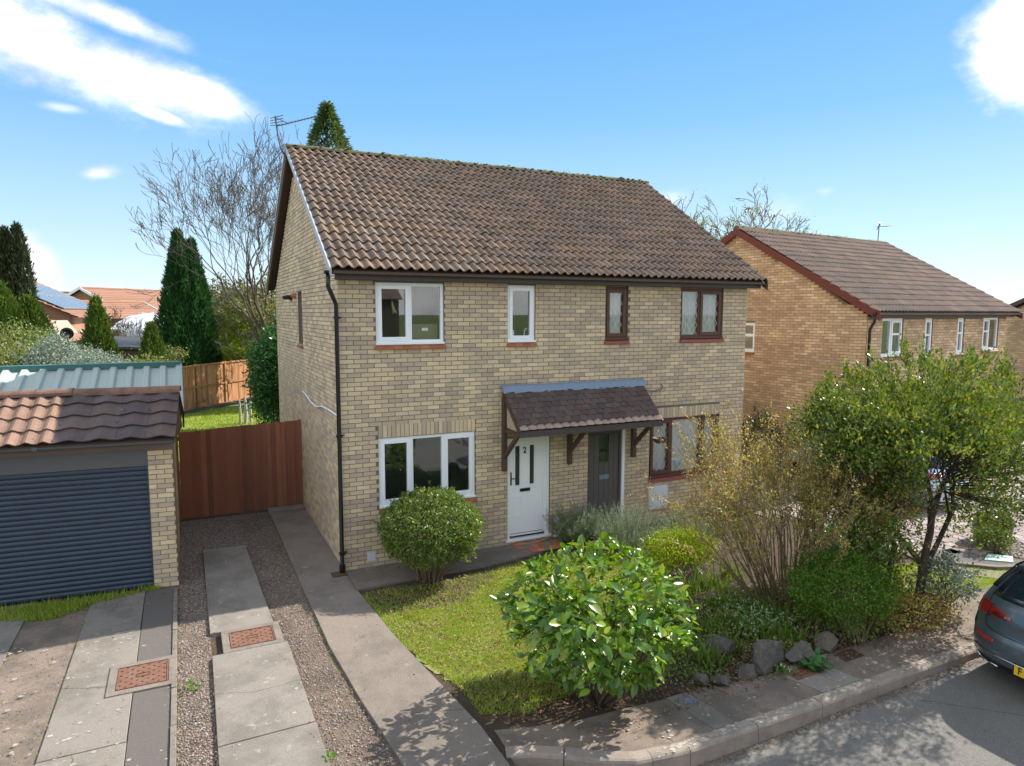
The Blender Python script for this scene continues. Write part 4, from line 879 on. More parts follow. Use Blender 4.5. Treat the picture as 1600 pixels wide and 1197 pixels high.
lumps('moss', np.column_stack([u, cyf + s * e_[1], czf + s * e_[2] + .04]), rng.uniform(.01, .026, k), 'moss', K)
k = 16; u = rng.uniform(cx0 + .1, cx1 - .2, k); s = rng.uniform(0.1, 1.0, k)
lumps('lichen_spot', np.column_stack([u, cyf + s * e_[1], czf + s * e_[2] + .035]), rng.uniform(.02, .04, k), 'concrete', K)
fl = MB(); fl.grid(lambda u, v: (cx0 - .03 + (cx1 - cx0 + .06) * u, -.012 - .11 * v + .004 * math.sin(u * 47), czw + .085 - .14 * v * v - .012 * math.sin(u * 31) * v + .006 * math.sin(u * 83)), 70, 5, flip=True); fl.build('lead_flashing', 'lead', K, smooth=True)
MB().box(cx0, cx1, cyf - .012, cyf + .015, czf - .125, czf - .012).build('canopy_fascia', 'fascia_dark', K, bevel=.004)
for xx in (cx0 + .0, cx1 - .03):
    MB().bar((xx + .015, cyf, czf - .045), (xx + .015, -.004, czw - .045), .03, .10).build('canopy_rafter', 'dark_brown', K)
for xx, zb in ((2.90, 1.42), (4.27, 1.42), (5.74, 1.42)):
    b = bpy.data.objects.new('canopy_bracket', None); link(b); b.parent = K
    MB().box(xx - .04, xx + .04, -.09, -.002, zb, czw - .12 if xx < 4 else czf + .12).build('bracket_post', 'dark_brown', b, bevel=.005)
    MB().bar((xx, -.05, zb + .25), (xx, cyf + .10, czf - .10), .06, .075).build('bracket_brace', 'dark_brown', b, bevel=.005)
    MB().bar((xx, -.09, czf - .09), (xx, cyf + .016, czf - .09), .055, .07).build('bracket_beam', 'dark_brown', b, bevel=.005)
MB().add([(cx0 + .05, -.68, 2.22), (cx0 + .05, -.09, 2.22), (cx0 + .05, -.09, 2.76), (cx0 + .062, -.68, 2.22), (cx0 + .062, -.09, 2.22), (cx0 + .062, -.09, 2.76)], [(0, 2, 1), (3, 4, 5), (0, 1, 4, 3), (1, 2, 5, 4), (2, 0, 3, 5)]).build('canopy_cheek', 'render_cream', K)
# hanging basket
hb = thing('hanging_basket', 'small dark empty basket hanging under the right end of the porch canopy', 'hanging basket', (5.93, -.62, 1.78))
q = MB(); q.lathe((0, 0, 0), [(.02, 0), (.08, .015), (.125, .06), (.14, .11), (.13, .11), (.08, .05), (.01, .04)], 14); q.build('bowl', 'dark_brown', hb, smooth=False)
for a in (0, 2.1, 4.2): MB().tube([(.135 * math.cos(a), .135 * math.sin(a), .11), (0, 0, .34)], .003, 4).build('chain', 'black_plastic', hb)
MB().tube([(0, 0, .34), (0, 0, .42)], .006, 5).build('hook', 'black_plastic', hb)
# things seen through the upper window
cbx = thing('cardboard_box', 'brown cardboard box with a white label inside the large white upstairs window', 'box', (1.5, .28, 3.81))
MB().box(-.22, .22, -.1, .12, 0, .27).build('carton', 'cardboard', cbx); MB().box(-.06, .05, -.104, -.101, .16, .21).build('paper_label', 'white_upvc', cbx)
bn = MB().tube([(.93, .2, 4.48), (.94, .2, 4.40), (.965, .2, 4.32), (1.01, .2, 4.27)], [.008, .02, .022, .01], 6).tube([(.94, .2, 4.42), (.95, .2, 4.33), (.955, .2, 4.26)], [.01, .018, .008], 6)
tag(bn.build('hanging_ornament', 'banana', None, smooth=True), 'pale yellow curved ornament hanging inside the left pane of the large white upstairs window', 'ornament')
ws = thing('bathroom_bottle', 'small white bottle on the sill inside the narrow white upstairs window', 'bottle', (3.13, .14, 3.84)); MB().lathe((0, 0, 0), [(.045, 0), (.045, .11), (.02, .14), (.02, .17)], 10).build('bottle_body', 'white_upvc', ws)
MB().tube([(3.38, .14, 3.84), (3.39, .14, 3.96), (3.44, .14, 4.0)], .01, 5).build('tap', 'white_upvc', None, label='thin white spout inside the right of the narrow white upstairs window', category='tap')
# potted plants on the brown window's inner sill
for i, (xx, c) in enumerate(((6.36, 'lime_leaf'), (6.93, 'lime_leaf'))):
    k = 26; leaves('sill_plant', np.tile([xx, .13, 1.02], (k, 1)) + rng.normal(0, .015, (k, 3)), rng.normal(size=(k, 3)) * [1, .3, .5] + [0, 0, .5], rng.uniform(.06, .14, k), .03, c, None, 'fold',
                   label=['small bright green plant behind the left pane of the lower brown window', 'small green plant at the bottom left of the lower brown window middle pane'][i], category='pot plant')
# television aerial
ae = thing('television_aerial', 'television aerial on a cranked mast at the left end of the main ridge', 'aerial', (-.2, 4.0, 7.5))
MB().tube([(0.05, 0, -.1), (-.07, 0, .12), (-.12, 0, .35), (-.16, 0, .75)], .016, 6).build('mast', 'dark_brown', ae)
MB().bar((-.12, 0, .56), (.55, -.6, .68), .015).build('boom', 'dark_brown', ae)
for i in range(12):
    q = i / 11; p = np.array([-.06, -.05, .57]) * (1 - q) + np.array([.55, -.6, .68]) * q; w_ = .09 - .03 * q
    MB().bar(p + np.array([-.7, -.7, 0]) * w_, p + np.array([.7, .7, 0]) * w_, .006).build('element', 'dark_brown', ae)
for dz in (-.09, -.03, .03, .09): MB().bar((-.24, .16, .66 + dz * .8), (-.02, -.12, .66 + dz), .011).build('reflector_rod', 'dark_brown', ae)
MB().bar((-.16, 0, .72), (.05, -.16, .6), .012).build('brace', 'dark_brown', ae)
# ================================================================ garage (left)
ga = math.radians(-5)
GA = thing('garage', 'buff brick garage with navy blue roller door and small tiled front roof', 'garage', (-2.47, .56, 0), ga)
GAi = Matrix.Translation((-2.47, .56, 0)) @ Matrix.Rotation(ga, 4, 'Z'); GAi = GAi.inverted(); camG = np.array(GAi @ Vector(CAM))
pw = MB(); pw.box(-.345, -.008, .008, .3, -.2, 2.21).box(-3.4, -2.85, .008, .3, -.2, 2.21).box(-3.4, -3.15, .3, 5.8, -.2, 2.3)
gw = pw.build('brick_pier', 'light_mortar', GA)
it = [('f', a - .353, b - .353, c, d, 0) for a, b, c, d in brick_list(0, .353, 0, 2.22, [])]
it += [('f', a - 3.4, b - 3.4, c, d, 0) for a, b, c, d in brick_list(0, .55, 0, 2.22, [])]
lay_bricks(gw, it, 'buff_brick', 90, camG)
sw_ = MB().box(-.25, -.008, .3, 5.8, -.2, 2.3).build('side_wall', 'light_mortar', GA); sw_.rotation_euler = (0, 0, math.radians(5)); sw_.location = (-.002, .0, 0)
lay_bricks(sw_, [('r', *b, 0.0) for b in brick_list(.31, 5.8, 0, 2.3, [])], 'buff_brick', 0, camG)
MB().box(-3.42, .012, -.03, .006, 2.212, 2.30).build('front_board', 'taupe_board', GA)
MB().box(-2.85, -.347, .03, .16, 1.94, 2.205).build('shutter_box', 'shutter_frame', GA, bevel=.004)
MB().box(-.375, -.347, .03, .12, 0, 1.94).build('guide_rail', 'navy_shutter', GA); MB().box(-2.85, -2.82, .03, .12, 0, 1.94).build('guide_rail', 'navy_shutter', GA)
ns = 25; sh = 1.93 / ns
sm = MB(); n = 5
prof = [(.0, 0), (-.010, .12), (-.017, .4), (-.017, .6), (-.010, .88), (.0, 1.0)]
sm.add([(x, p[0], p[1] * sh * .93) for p in prof for x in (-2.818, -.377)], [(2 * i, 2 * i + 1, 2 * i + 3, 2 * i + 2) for i in range(5)])
smh = sm.mesh('slat', 'navy_shutter')
dr = bpy.data.objects.new('roller_door', None); link(dr); dr.parent = GA
MB().box(-2.83, -.36, .085, .095, .0, 1.94).build('door_back', 'black_plastic', dr)
for i in range(ns): inst('slat', smh, dr, Matrix.Translation((0, .078, .012 + i * sh)))
grf = MB().add([(-3.5, -.2, 2.37), (.06, -.2, 2.37), (.06, .80, 3.0), (-3.5, .80, 3.0), (.06, 1.5, 2.5), (-3.5, 1.5, 2.5), (-3.5, -.2, 2.33), (.06, -.2, 2.33)],
               [(0, 1, 2, 3), (3, 2, 4, 5), (6, 7, 1, 0)]).build('front_roof', 'dark_brown', GA)
MB().add([(.02, -.15, 2.3), (.02, 1.45, 2.3), (.02, .8, 2.97), (-.0, -.15, 2.3), (-.0, 1.45, 2.3), (-.0, .8, 2.97)], [(0, 1, 2), (5, 4, 3), (0, 3, 4, 1), (1, 4, 5, 2), (2, 5, 3, 0)]).build('gable_end', 'dark_brown', grf)
def pk(i, j, nc): return 1 if i >= nc - 4 else 0
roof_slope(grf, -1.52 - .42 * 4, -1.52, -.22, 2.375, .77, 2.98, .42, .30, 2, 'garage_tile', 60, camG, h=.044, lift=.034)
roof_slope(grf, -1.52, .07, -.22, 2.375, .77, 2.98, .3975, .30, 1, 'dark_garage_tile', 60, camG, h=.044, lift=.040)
gr_ = MB(); gr_.grid(lambda u, v: (.50 * u, -.13 * math.cos(math.pi * v), .10 * math.sin(math.pi * v) ** .8), 1, 8); gr_.add([(.0, -.13, 0), (0, .13, 0), (0, .09, .08), (0, 0, .1), (0, -.09, .08)], [(0, 1, 2, 3, 4)])
grm = gr_.mesh('ridge_tile', 'garage_tile')
grm.materials.clear(); grm.materials.append(mat('ridge_red', [(.24, .125, .085), (.20, .11, .08), (.28, .15, .10)], noise=.3, nscale=14, rough=.9, bump=1, bscale=50, stain=(.09, .07, .05), sscale=5, samt=.6))
for i in range(7): inst('ridge_tile', grm, grf, Matrix.Translation((-3.42 + i * .5, .78, 2.985)) @ Matrix.Rotation(rnd.gauss(0, .01), 4, 'Y'))
k = 160; u = rng.uniform(-3, .05, k); s = rng.integers(0, 4, k) * .29 + rng.normal(.02, .04, k)
lumps('moss', np.column_stack([u, -.22 + s * .85, 2.375 + s * .53 + .05]), rng.uniform(.01, .028, k), 'moss', grf)
gutter(GA, -3.5, .05, -.235, 2.36, m='grey_plastic', r=.05)
# corrugated rear roof
cg = bpy.data.objects.new('corrugated_roof', None); link(cg); cg.parent = GA; cg.rotation_euler = (0, 0, math.radians(5)); cg.location = (.05, 0, .03)
def corr(u, v):
    x = -6.0 + 6.12 * u; ph = (x / .29) % 1
    z = .055 if .12 < ph < .42 else (0 if ph > .54 else .055 * (ph / .12 if ph < .12 else (.54 - ph) / .12)); return (x, 1.75 + 2.2 * v, 2.42 + .72 * v + z)
MB().grid(corr, 420, 1).build('corrugated_sheet', 'green_steel', cg)
MB().box(-6.0, .13, 3.90, 4.1, 3.16, 3.235).box(-6.0, .13, 3.88, 3.9, 3.13, 3.235).build('ridge_flashing', 'teal_steel', cg)
MB().add([(.13, 1.75, 2.5), (.13, 3.95, 3.22), (.13, 3.95, 2.9), (.13, 1.75, 2.2), (.10, 1.75, 2.5), (.10, 3.95, 3.22), (.10, 3.95, 2.9), (.10, 1.75, 2.2)], [(0, 1, 2, 3), (7, 6, 5, 4), (0, 4, 5, 1), (3, 2, 6, 7), (1, 5, 6, 2)]).build('side_flashing', 'grey_steel', cg)
MB().add([(-6, 4.1, 3.16), (.1, 4.1, 3.16), (.1, 5.9, 2.35), (-6, 5.9, 2.35)], [(0, 1, 2, 3)]).build('rear_sheet', 'green_steel', cg)
# ================================================================ gate and fences
GT = thing('fence_gate', 'tall reddish brown close-boarded gate between the garage and the gable wall', 'gate', (-1.24, 4.25, 0))
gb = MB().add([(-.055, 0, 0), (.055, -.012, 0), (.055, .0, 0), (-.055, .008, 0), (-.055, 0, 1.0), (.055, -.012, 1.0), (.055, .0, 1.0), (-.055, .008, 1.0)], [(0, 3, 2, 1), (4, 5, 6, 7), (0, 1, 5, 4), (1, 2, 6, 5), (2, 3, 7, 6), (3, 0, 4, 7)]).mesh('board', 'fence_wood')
n = 24
for i in range(n):
    x = -1.17 + (i + .5) * 2.36 / n; h = 1.80 if i < 7 else 1.815
    h += .004 * i
    inst('board', gb, GT, Matrix.Translation((x, rnd.uniform(-.004, .004), .03 + rnd.uniform(-.01, .01))) @ Matrix.Diagonal((1, 1, h, 1)))
for z in (.3, 1.0, 1.7): MB().box(-1.2, 1.19, .012, .05, z - .04, z + .04).build('rail', 'fence_wood', GT)
MB().box(1.19, 1.232, -.03, .05, 0.0, 1.95).build('gate_post', 'fence_wood', GT); MB().box(-1.235, -1.19, -.03, .05, 0.0, 1.85).build('gate_post', 'fence_wood', GT)
def fence(label, A, B, z0, h, npan, m, face=-1, bw=.10, rails=True):
    A = np.array(A, float); B = np.array(B, float); d = B - A; L = np.linalg.norm(d); d /= L; rz = math.atan2(d[1], d[0])
    t = thing('garden_fence', label, 'fence', (A[0], A[1], z0), rz)
    me = MB().box(-bw * .48, bw * .48, -.008, .008, 0, 1).mesh('board', m); n = int(L / bw)
    for i in range(n): inst('board', me, t, Matrix.Translation(((i + .5) * L / n, rnd.uniform(0, .012), 0)) @ Matrix.Diagonal((1, 1, h + rnd.uniform(-.01, .01), 1)))
    pl_ = L / npan
    for i in range(npan + 1): MB().box(i * pl_ - .055, i * pl_ + .055, -.07, .05, -.1, h + .03).build('fence_post', m, t)
    for i in range(npan):
        for z in ((.12, h * .52, h - .03) if rails else ()): MB().box(i * pl_ + .06, (i + 1) * pl_ - .06, -.05, -.012, z - .035, z + .035).build('rail', m, t)
    return t
f1 = G(276, 645); f2 = G(392, 624)
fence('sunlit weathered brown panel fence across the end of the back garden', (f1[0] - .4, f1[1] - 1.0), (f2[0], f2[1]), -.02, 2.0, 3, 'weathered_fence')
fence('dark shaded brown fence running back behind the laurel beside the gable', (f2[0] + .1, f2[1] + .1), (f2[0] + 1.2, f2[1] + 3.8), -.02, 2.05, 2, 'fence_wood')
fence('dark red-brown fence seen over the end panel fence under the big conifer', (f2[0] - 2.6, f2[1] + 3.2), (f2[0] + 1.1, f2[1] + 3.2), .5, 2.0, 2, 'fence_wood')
stn = MB()
for i in range(24):
    u = i / 23; p = f1 * (1 - u) + f2 * u; stn.box(p[0] - .14, p[0] + .14, p[1] - .55, p[1] - .3, -.03, .08 + .08 * rnd.random())
stn.build('edging_stones', 'brown_rock', None, kind='stuff', label='low row of rough stones at the foot of the end fence')
# bleached stakes
for i, (px, h, c, lab) in enumerate(((375, 1.0, .02, 'leftmost'), (383, 1.12, .05, 'thick middle'), (393, 1.05, -.03, 'rightmost'))):
    b = G(px, 662); pts = [b + np.array([c * math.sin(3 * t), 0, h * t - .05]) for t in np.linspace(0, 1, 7)]
    tag(MB().tube(pts, [.075, .065, .07, .055, .05, .05, .03][:7] if i == 1 else [.04, .045, .04, .05, .04, .035, .02], 7).build('driftwood_stake', 'driftwood', None), lab + ' of the three bleached wooden stakes on the back lawn', 'stake', 'bleached stakes on the back lawn')
# ================================================================ neighbouring house (right)
def other_house(label, org, rz, W, D, Ht, rise, brick, mort, tile, wins, gwins, single_b, single_t, board, off, full=True):
    T = thing('house', label, 'house', org, rz); Mi = (Matrix.Translation(org) @ Matrix.Rotation(rz, 4, 'Z')).inverted(); cl = np.array(Mi @ Vector(CAM))
    ops = [w[:4] for w in wins]; gops = [w[:4] for w in gwins]
    f = MB(); cells(.008, W - .008, off, Ht + .03, ops, lambda a, b, c, d: f.box(a, b, .008, .25, c, d)); fw_ = f.build('front_wall', mort, T)
    g = MB(); cells(.25, D, off, Ht, gops, lambda a, b, c, d: g.box(.008, .25, a, b, c, d)); yr = D / 2; zr = Ht + rise
    sl = rise / (yr + .35)
    rk = lambda y: zr - .08 - sl * abs(y - yr)
    for xa, xb in ((.008, .25), (W - .25, W - .008)):
        g.add([(xa, .01, Ht), (xa, D, Ht), (xa, yr, rk(yr)), (xb, .01, Ht), (xb, D, Ht), (xb, yr, rk(yr))], [(0, 2, 1), (3, 4, 5), (0, 1, 4, 3), (1, 2, 5, 4), (2, 0, 3, 5)])
    g.box(W - .25, W - .008, .25, D, off, Ht).box(.25, W - .25, D - .25, D, off, Ht); gwl_ = g.build('gable_wall', mort, T)
    if full:
        lay_bricks(gwl_, [('l', *b, 0) for b in brick_list(.03, D, max(off, .6), zr, gops, top=lambda y: rk(y) - .02)], brick, single_b, cl)
        lay_bricks(fw_, [('f', *b, 0) for b in brick_list(0, W, max(off, .6), Ht, ops)], brick, 0, cl)
    r = MB().add([(-.12, -.33, Ht + .11), (W + .12, -.33, Ht + .11), (W + .12, yr, zr - .01), (-.12, yr, zr - .01), (-.12, D + .33, Ht + .11), (W + .12, D + .33, Ht + .11),
                  (-.12, -.33, Ht + .06), (W + .12, -.33, Ht + .06), (W + .12, yr, zr - .06), (-.12, yr, zr - .06), (-.12, D + .33, Ht + .06), (W + .12, D + .33, Ht + .06)],
                 [(0, 1, 2, 3), (3, 2, 5, 4), (7, 6, 9, 8), (8, 9, 10, 11), (0, 3, 9, 6), (3, 4, 10, 9), (1, 7, 8, 2), (2, 8, 11, 5), (0, 6, 7, 1), (4, 5, 11, 10)]).build('roof', tile, T)
    if full:
        roof_slope(r, -.14, W + .14, -.33, Ht + .12, yr - .05, zr - .02, .33, .30, 2, tile, single_t, cl, h=.035, lift=.03)
        rd = MB(); rd.tube([(-.16, yr, zr - .03), (W + .16, yr, zr - .03)], .11, 8); ro = rd.build('ridge', 'mossy_ridge', r)
        k = 300; u = rng.uniform(-.1, W + .1, k)
        lumps('moss', np.column_stack([u, yr + rng.normal(0, .06, k), zr + .06 + rng.uniform(-.03, .02, k)]), rng.uniform(.02, .045, k), 'mossy_ridge', r)
        MB().box(-.1, W + .1, -.17, -.145, Ht, Ht + .12).build('fascia', 'fascia_dark', T); MB().box(-.1, W + .1, -.145, .006, Ht + .002, Ht + .015).build('soffit', 'fascia_dark', T)
        gutter(T, -.22, W + .2, -.235, Ht + .12)
        for xa, xb in ((-.17, -.14), (W + .14, W + .17)):
            rake_board(xa, xb, -.36, Ht + .12, yr, zr + .0, .20, 'bargeboard', board, parent=T); rake_board(xa, xb, yr, zr + .0, D + .36, Ht + .12, .20, 'bargeboard', board, parent=T)
        rake_board(-.14, .006, yr, zr - .09, D + .3, Ht + .03, .02, 'verge_soffit', board, parent=T)
        MB().tube([(-.16, -.235, Ht + .08), (-.16, -.235, Ht - .1), (-.06, -.08, Ht - .3), (-.06, -.08, off + .1)], .036, 8).build('downpipe', 'black_plastic', T, smooth=True)
    for w in wins: window(T, *w[:4], w[4], w[5], **w[6])
    return T
an = math.radians(8); u_ = np.array([math.cos(an), math.sin(an), 0]); v_ = np.array([-math.sin(an), math.cos(an), 0])
NO = np.array([12.95, .01, 0]) + .15 * u_ + .35 * v_
WK = dict(sill='quarry_tile', silln=3, fw=.06, sw=.05)
nw = [(.66, 1.70, 3.17, 4.15, [(0, .45, False), (.45, 1, True)], 'white_upvc', dict(WK, transom=.6)), (2.85, 3.28, 3.05, 4.15, [(0, 1, True)], 'white_upvc', dict(WK, transom=.6)),
      (4.72, 5.14, 3.1, 4.15, [(0, 1, True)], 'white_upvc', dict(WK, transom=.6)), (6.35, 7.40, 3.17, 4.15, [(0, .45, True), (.45, 1, False)], 'white_upvc', dict(WK, transom=.6))]
NH = other_house('orange-buff brick neighbouring house with maroon bargeboards and brown tiled roof, right of the main house', tuple(NO), an, 7.95, 7.9, 4.18, 2.55,
                 'orange_brick', 'light_mortar', 'neighbour_tile', nw, [(3.3, 3.95, 3.15, 4.0)], 120, 300, 'maroon_board', -.4)
gw2 = bpy.data.objects.new('window', None); link(gw2); gw2.parent = NH
f = MB(); f.box(.03, .10, 3.3, 3.37, 3.15, 4.0).box(.03, .10, 3.88, 3.95, 3.15, 4.0).box(.03, .10, 3.37, 3.88, 3.15, 3.24).box(.03, .10, 3.37, 3.88, 3.92, 4.0).box(.02, .10, 3.37, 3.88, 3.60, 3.68).build('window_frame', 'white_upvc', gw2)
MB().box(.06, .066, 3.37, 3.88, 3.24, 3.60).box(.06, .066, 3.37, 3.88, 3.68, 3.92).build('pane', 'window_glass', gw2); MB().box(.4, .41, 3.2, 4, 3.0, 4.1).build('room_shell', 'room', gw2)
MB().box(-.05, .02, 3.28, 3.97, 3.10, 3.145).build('sill', 'quarry_tile', gw2)
p = NO + 7.6 * u_ + 4.0 * v_
ae = thing('television_aerial', 'television aerial on a straight mast at the right end of the neighbouring ridge', 'aerial', (p[0], p[1], 6.72), an)
MB().tube([(0, 0, 0), (.05, 0, .72)], .016, 5).build('mast', 'dark_brown', ae); MB().bar((-.1, 0, .60), (.75, .1, .66), .014).build('boom', 'metal', ae)
for i in range(9): MB().bar((-.0 + i * .09, -.10, .61 + i * .006), (-.0 + i * .09, .12, .61 + i * .006), .006).build('element', 'metal', ae)
MB().bar((.0, -.1, .72), (.08, .1, .5), .03, .01).bar((.06, -.1, .62), (.16, .1, .78), .03, .01).build('reflector', 'metal', ae)
# house beyond, at the right edge
B2 = at(1572, 480, 30); 
other_house('orange brick house end beyond the neighbour at the right edge', (B2[0] + 8.5 * math.sin(an), B2[1] - 8.5 * math.cos(an), 0), an, 7.5, 8.5, 4.28, 2.5, 'orange_brick', 'light_mortar', 'neighbour_tile', [], [], 0, 0, 'dark_brown', -.5)
# opposite side of the road, behind the camera (mirrored in the panes)
OH = other_house('plain brick house across the road behind the viewpoint, seen only mirrored in the windows', (9, -27, 0), math.pi, 17, 8, 4.9, 2.7, 'buff_brick', 'mortar', 'neighbour_tile',
    [(2 + i * 3.6, 3.2 + i * 3.6, 3.5, 4.6, [(0, 1, True)], 'white_upvc', dict(sill=None)) for i in range(4)] + [(2 + i * 3.6, 3.6 + i * 3.6, 1.0, 2.2, [(0, 1, True)], 'white_upvc', dict(sill=None)) for i in range(4)], [], 0, 0, 'dark_brown', -.4, full=False)
sheet('verge', [(-60, -40), (60, -40), (60, -13.3), (-60, -13.3)], -.1, 'far_grass')
# ================================================================ bungalows in the left distance
def bungalow(name, label, org, rz, W, D, z0, ze, zr, rm='bungalow_tile', wm='bungalow_brick', trim='white_upvc', wins=(), hip=0):
    t = thing(name, label, 'house', (org[0], org[1], 0), rz)
    wl_ = MB().box(0, W, 0, D, z0, ze).add([(0, 0, ze), (0, D, ze), (0, D / 2, zr - .1), (W, 0, ze), (W, D, ze), (W, D / 2, zr - .1)], [(0, 1, 2), (5, 4, 3), (0, 2, 5, 3), (1, 4, 5, 2)]).build('wall', wm, t)
    s = (zr - ze) / (D / 2)
    rb = MB(); n = int((D / 2 + .4) / .33); x0, x1 = -.3, W + .3
    r = MB().add([(x0, -.4, ze - .4 * s), (x1, -.4, ze - .4 * s), (x1 - hip, D / 2, zr), (x0 + hip, D / 2, zr), (x0, D + .4, ze - .4 * s), (x1, D + .4, ze - .4 * s)],
                 [(0, 1, 2, 3), (3, 2, 5, 4)] + ([(0, 3, 4), (1, 5, 2)] if hip else [])).build('roof', rm, t)
    for side in (0, 1):
        for j in range(n):
            a = j / n; b = (j + 1) / n
            Y = lambda q: (-.4 + (D / 2 + .4) * q) if side == 0 else (D + .4 - (D / 2 + .4) * q)
            Z = lambda q: ze - .4 * s + (zr - ze + .4 * s) * q
            rb.add([(x0 + hip * a, Y(a), Z(a) + .06), (x1 - hip * a, Y(a), Z(a) + .06), (x1 - hip * b, Y(b), Z(b) + .02), (x0 + hip * b, Y(b), Z(b) + .02), (x0 + hip * a, Y(a), Z(a) + .01), (x1 - hip * a, Y(a), Z(a) + .01)], [(0, 1, 2, 3), (4, 5, 1, 0)])
    rb.build('tile_courses', rm, r, kind='stuff')
    MB().tube([(x0 + hip, D / 2, zr + .02), (x1 - hip, D / 2, zr + .02)], .12, 6).build('ridge', rm, r)
    if trim and not hip:
        for xx in (x0 - .03, x1 + .0):
            for ya in (-.42, D + .42): MB().bar((xx, ya, ze - .42 * s), (xx, D / 2, zr), .05, .22).build('bargeboard', trim, t)
    for (xa, xb, za, zb) in wins:
        w = MB(); bar_frame(w, xa, xb, za, zb, -.04, .02, .08); w.box((xa + xb) / 2 - .03, (xa + xb) / 2 + .03, -.035, .01, za + .08, zb - .08); wf = w.build('window', 'white_upvc', t)
        MB().box(xa + .08, xb - .08, -.02, -.012, za + .08, zb - .08).build('pane', 'car_glass', wf)
    return t, s
# solar-roof bungalow: ridge runs away, gable/hip to the viewer
p = at(124, 492, 34)
t, s = bungalow('bungalow', 'brick bungalow with big blue solar panel array on its roof, far left', (p[0] - .4, p[1], 0), math.radians(88), 15.0, 9.6, -.2, 4.15, 6.5, trim=None, wins=[])
ang = math.atan(s)
spm = MB().box(-.5, .5, -.83, .83, 0, .04).mesh('solar_panel', 'solar')
sfm = MB(); bar_frame(sfm, -.5, .5, -.83, .83, .041, .046, .02); sfm.v = [(x, z, y) for x, y, z in sfm.v]; sfm = sfm.mesh('panel_frame', 'lead_strip')
for i in range(12):
    for j in range(2):
        M_ = Matrix.Translation((.8 + i * 1.04, -.4 + (1.6 + j * 1.72) * math.cos(ang), 4.15 - .4 * s + (1.6 + j * 1.72) * math.sin(ang) + .10)) @ Matrix.Rotation(ang, 4, 'X')
        o = inst('solar_panel', spm, t, M_); inst('panel_frame', sfm, o, Matrix.Identity(4))
for ya, yb, za, zb in ((.7, 1.7, 2.6, 3.8), (2.6, 3.2, 2.0, 3.8)):
    q = MB(); q.box(-.05, .0, ya, yb, za, zb); wq = q.build('window', 'white_upvc', t); MB().box(-.06, -.051, ya + .1, yb - .1, za + .1, zb - .1).build('pane', 'car_glass', wq)
MB().box(-.04, -.004, .02, 9.58, -.2, 3.7).build('rendered_lower_wall', 'render_cream', t)
p = at(203, 495, 58)
bungalow('bungalow', 'long orange-roofed bungalow with white bargeboards on its left gable', (p[0], p[1], 0), math.radians(50), 20, 9.5, 0, 3.95, 6.25)
p = at(171, 490, 46)
bungalow('bungalow', 'low orange-roofed wing with a small white-edged gable behind the pointed conifer', (p[0], p[1], 0), math.radians(50), 5, 4.2, 0, 3.95, 4.9)
p = at(118, 472, 47)
bungalow('bungalow', 'low brown-roofed bungalow between the solar-roofed one and the long orange roof', (p[0] - 4.8, p[1], 0), math.radians(24), 9, 7, 0, 3.4, 5.0, rm='roof_tile')
p = at(70, 462, 60)
bungalow('bungalow', 'small distant dark-roofed bungalow above the solar roof', (p[0] - 3, p[1], 0), math.radians(12), 8, 8, 0, 3.4, 6.0, rm='roof_tile')
p = at(18, 495, 27)
bungalow('bungalow', 'small hipped orange roof low at the far left below the solar-roofed bungalow', (p[0] - 3.9, p[1], 0), math.radians(-6), 5.4, 4, -.2, 3.2, 4.0, wm='render_cream', hip=1.0, wins=[(4.4, 4.9, 1.9, 2.9)])
p = at(345, 500, 60)
bungalow('bungalow', 'tiny distant orange hipped roof right of the big conifer', (p[0] - 3.5, p[1], 0), math.radians(10), 7.5, 6, -1, 2.2, 3.9, hip=2.2)
# conservatory with a white domed roof beside the long roof
mat('render_white', (.75, .78, .80), rough=.4)
p = at(232, 512, 38)
c = thing('conservatory', 'white conservatory with a domed glazed roof in front of the long orange roof', 'conservatory', (p[0], p[1], 0), math.radians(10))
MB().lathe((0, 0, 0), [(1.75, 2.6), (1.75, 3.2), (1.5, 3.55), (.9, 3.9), (.15, 4.05)], 10).build('glazed_roof', 'render_white', c, smooth=True); MB().box(-1.9, 1.9, -1.4, 1.4, 0, 2.6).build('wall', 'render_cream', c)
for i in range(10):
    a = 2 * math.pi * i / 10; MB().tube([(1.78 * math.cos(a), 1.78 * math.sin(a), 3.2), (1.54 * math.cos(a), 1.54 * math.sin(a), 3.6), (.93 * math.cos(a), .93 * math.sin(a), 3.96), (.15 * math.cos(a), .15 * math.sin(a), 4.12)], .05, 5).build('glazing_bar', 'white_upvc', c)
MB().box(-.35, .35, -.05, .05, 4.02, 4.12).box(-.3, -.2, -.05, .05, 4.1, 4.25).box(.2, .3, -.05, .05, 4.1, 4.25).build('ridge_finial', 'white_upvc', c)
MB().add([(-4.2, -1.5, 3.15), (-1.5, -1.5, 3.4), (-1.5, 1.5, 3.4), (-4.2, 1.5, 3.15), (-4.2, -1.5, 3.05), (-1.5, -1.5, 3.3), (-1.5, 1.5, 3.3), (-4.2, 1.5, 3.05)], [(0, 1, 2, 3), (4, 7, 6, 5), (0, 4, 5, 1), (1, 5, 6, 2), (2, 6, 7, 3), (3, 7, 4, 0)]).build('flat_canopy', 'meter_box', c)
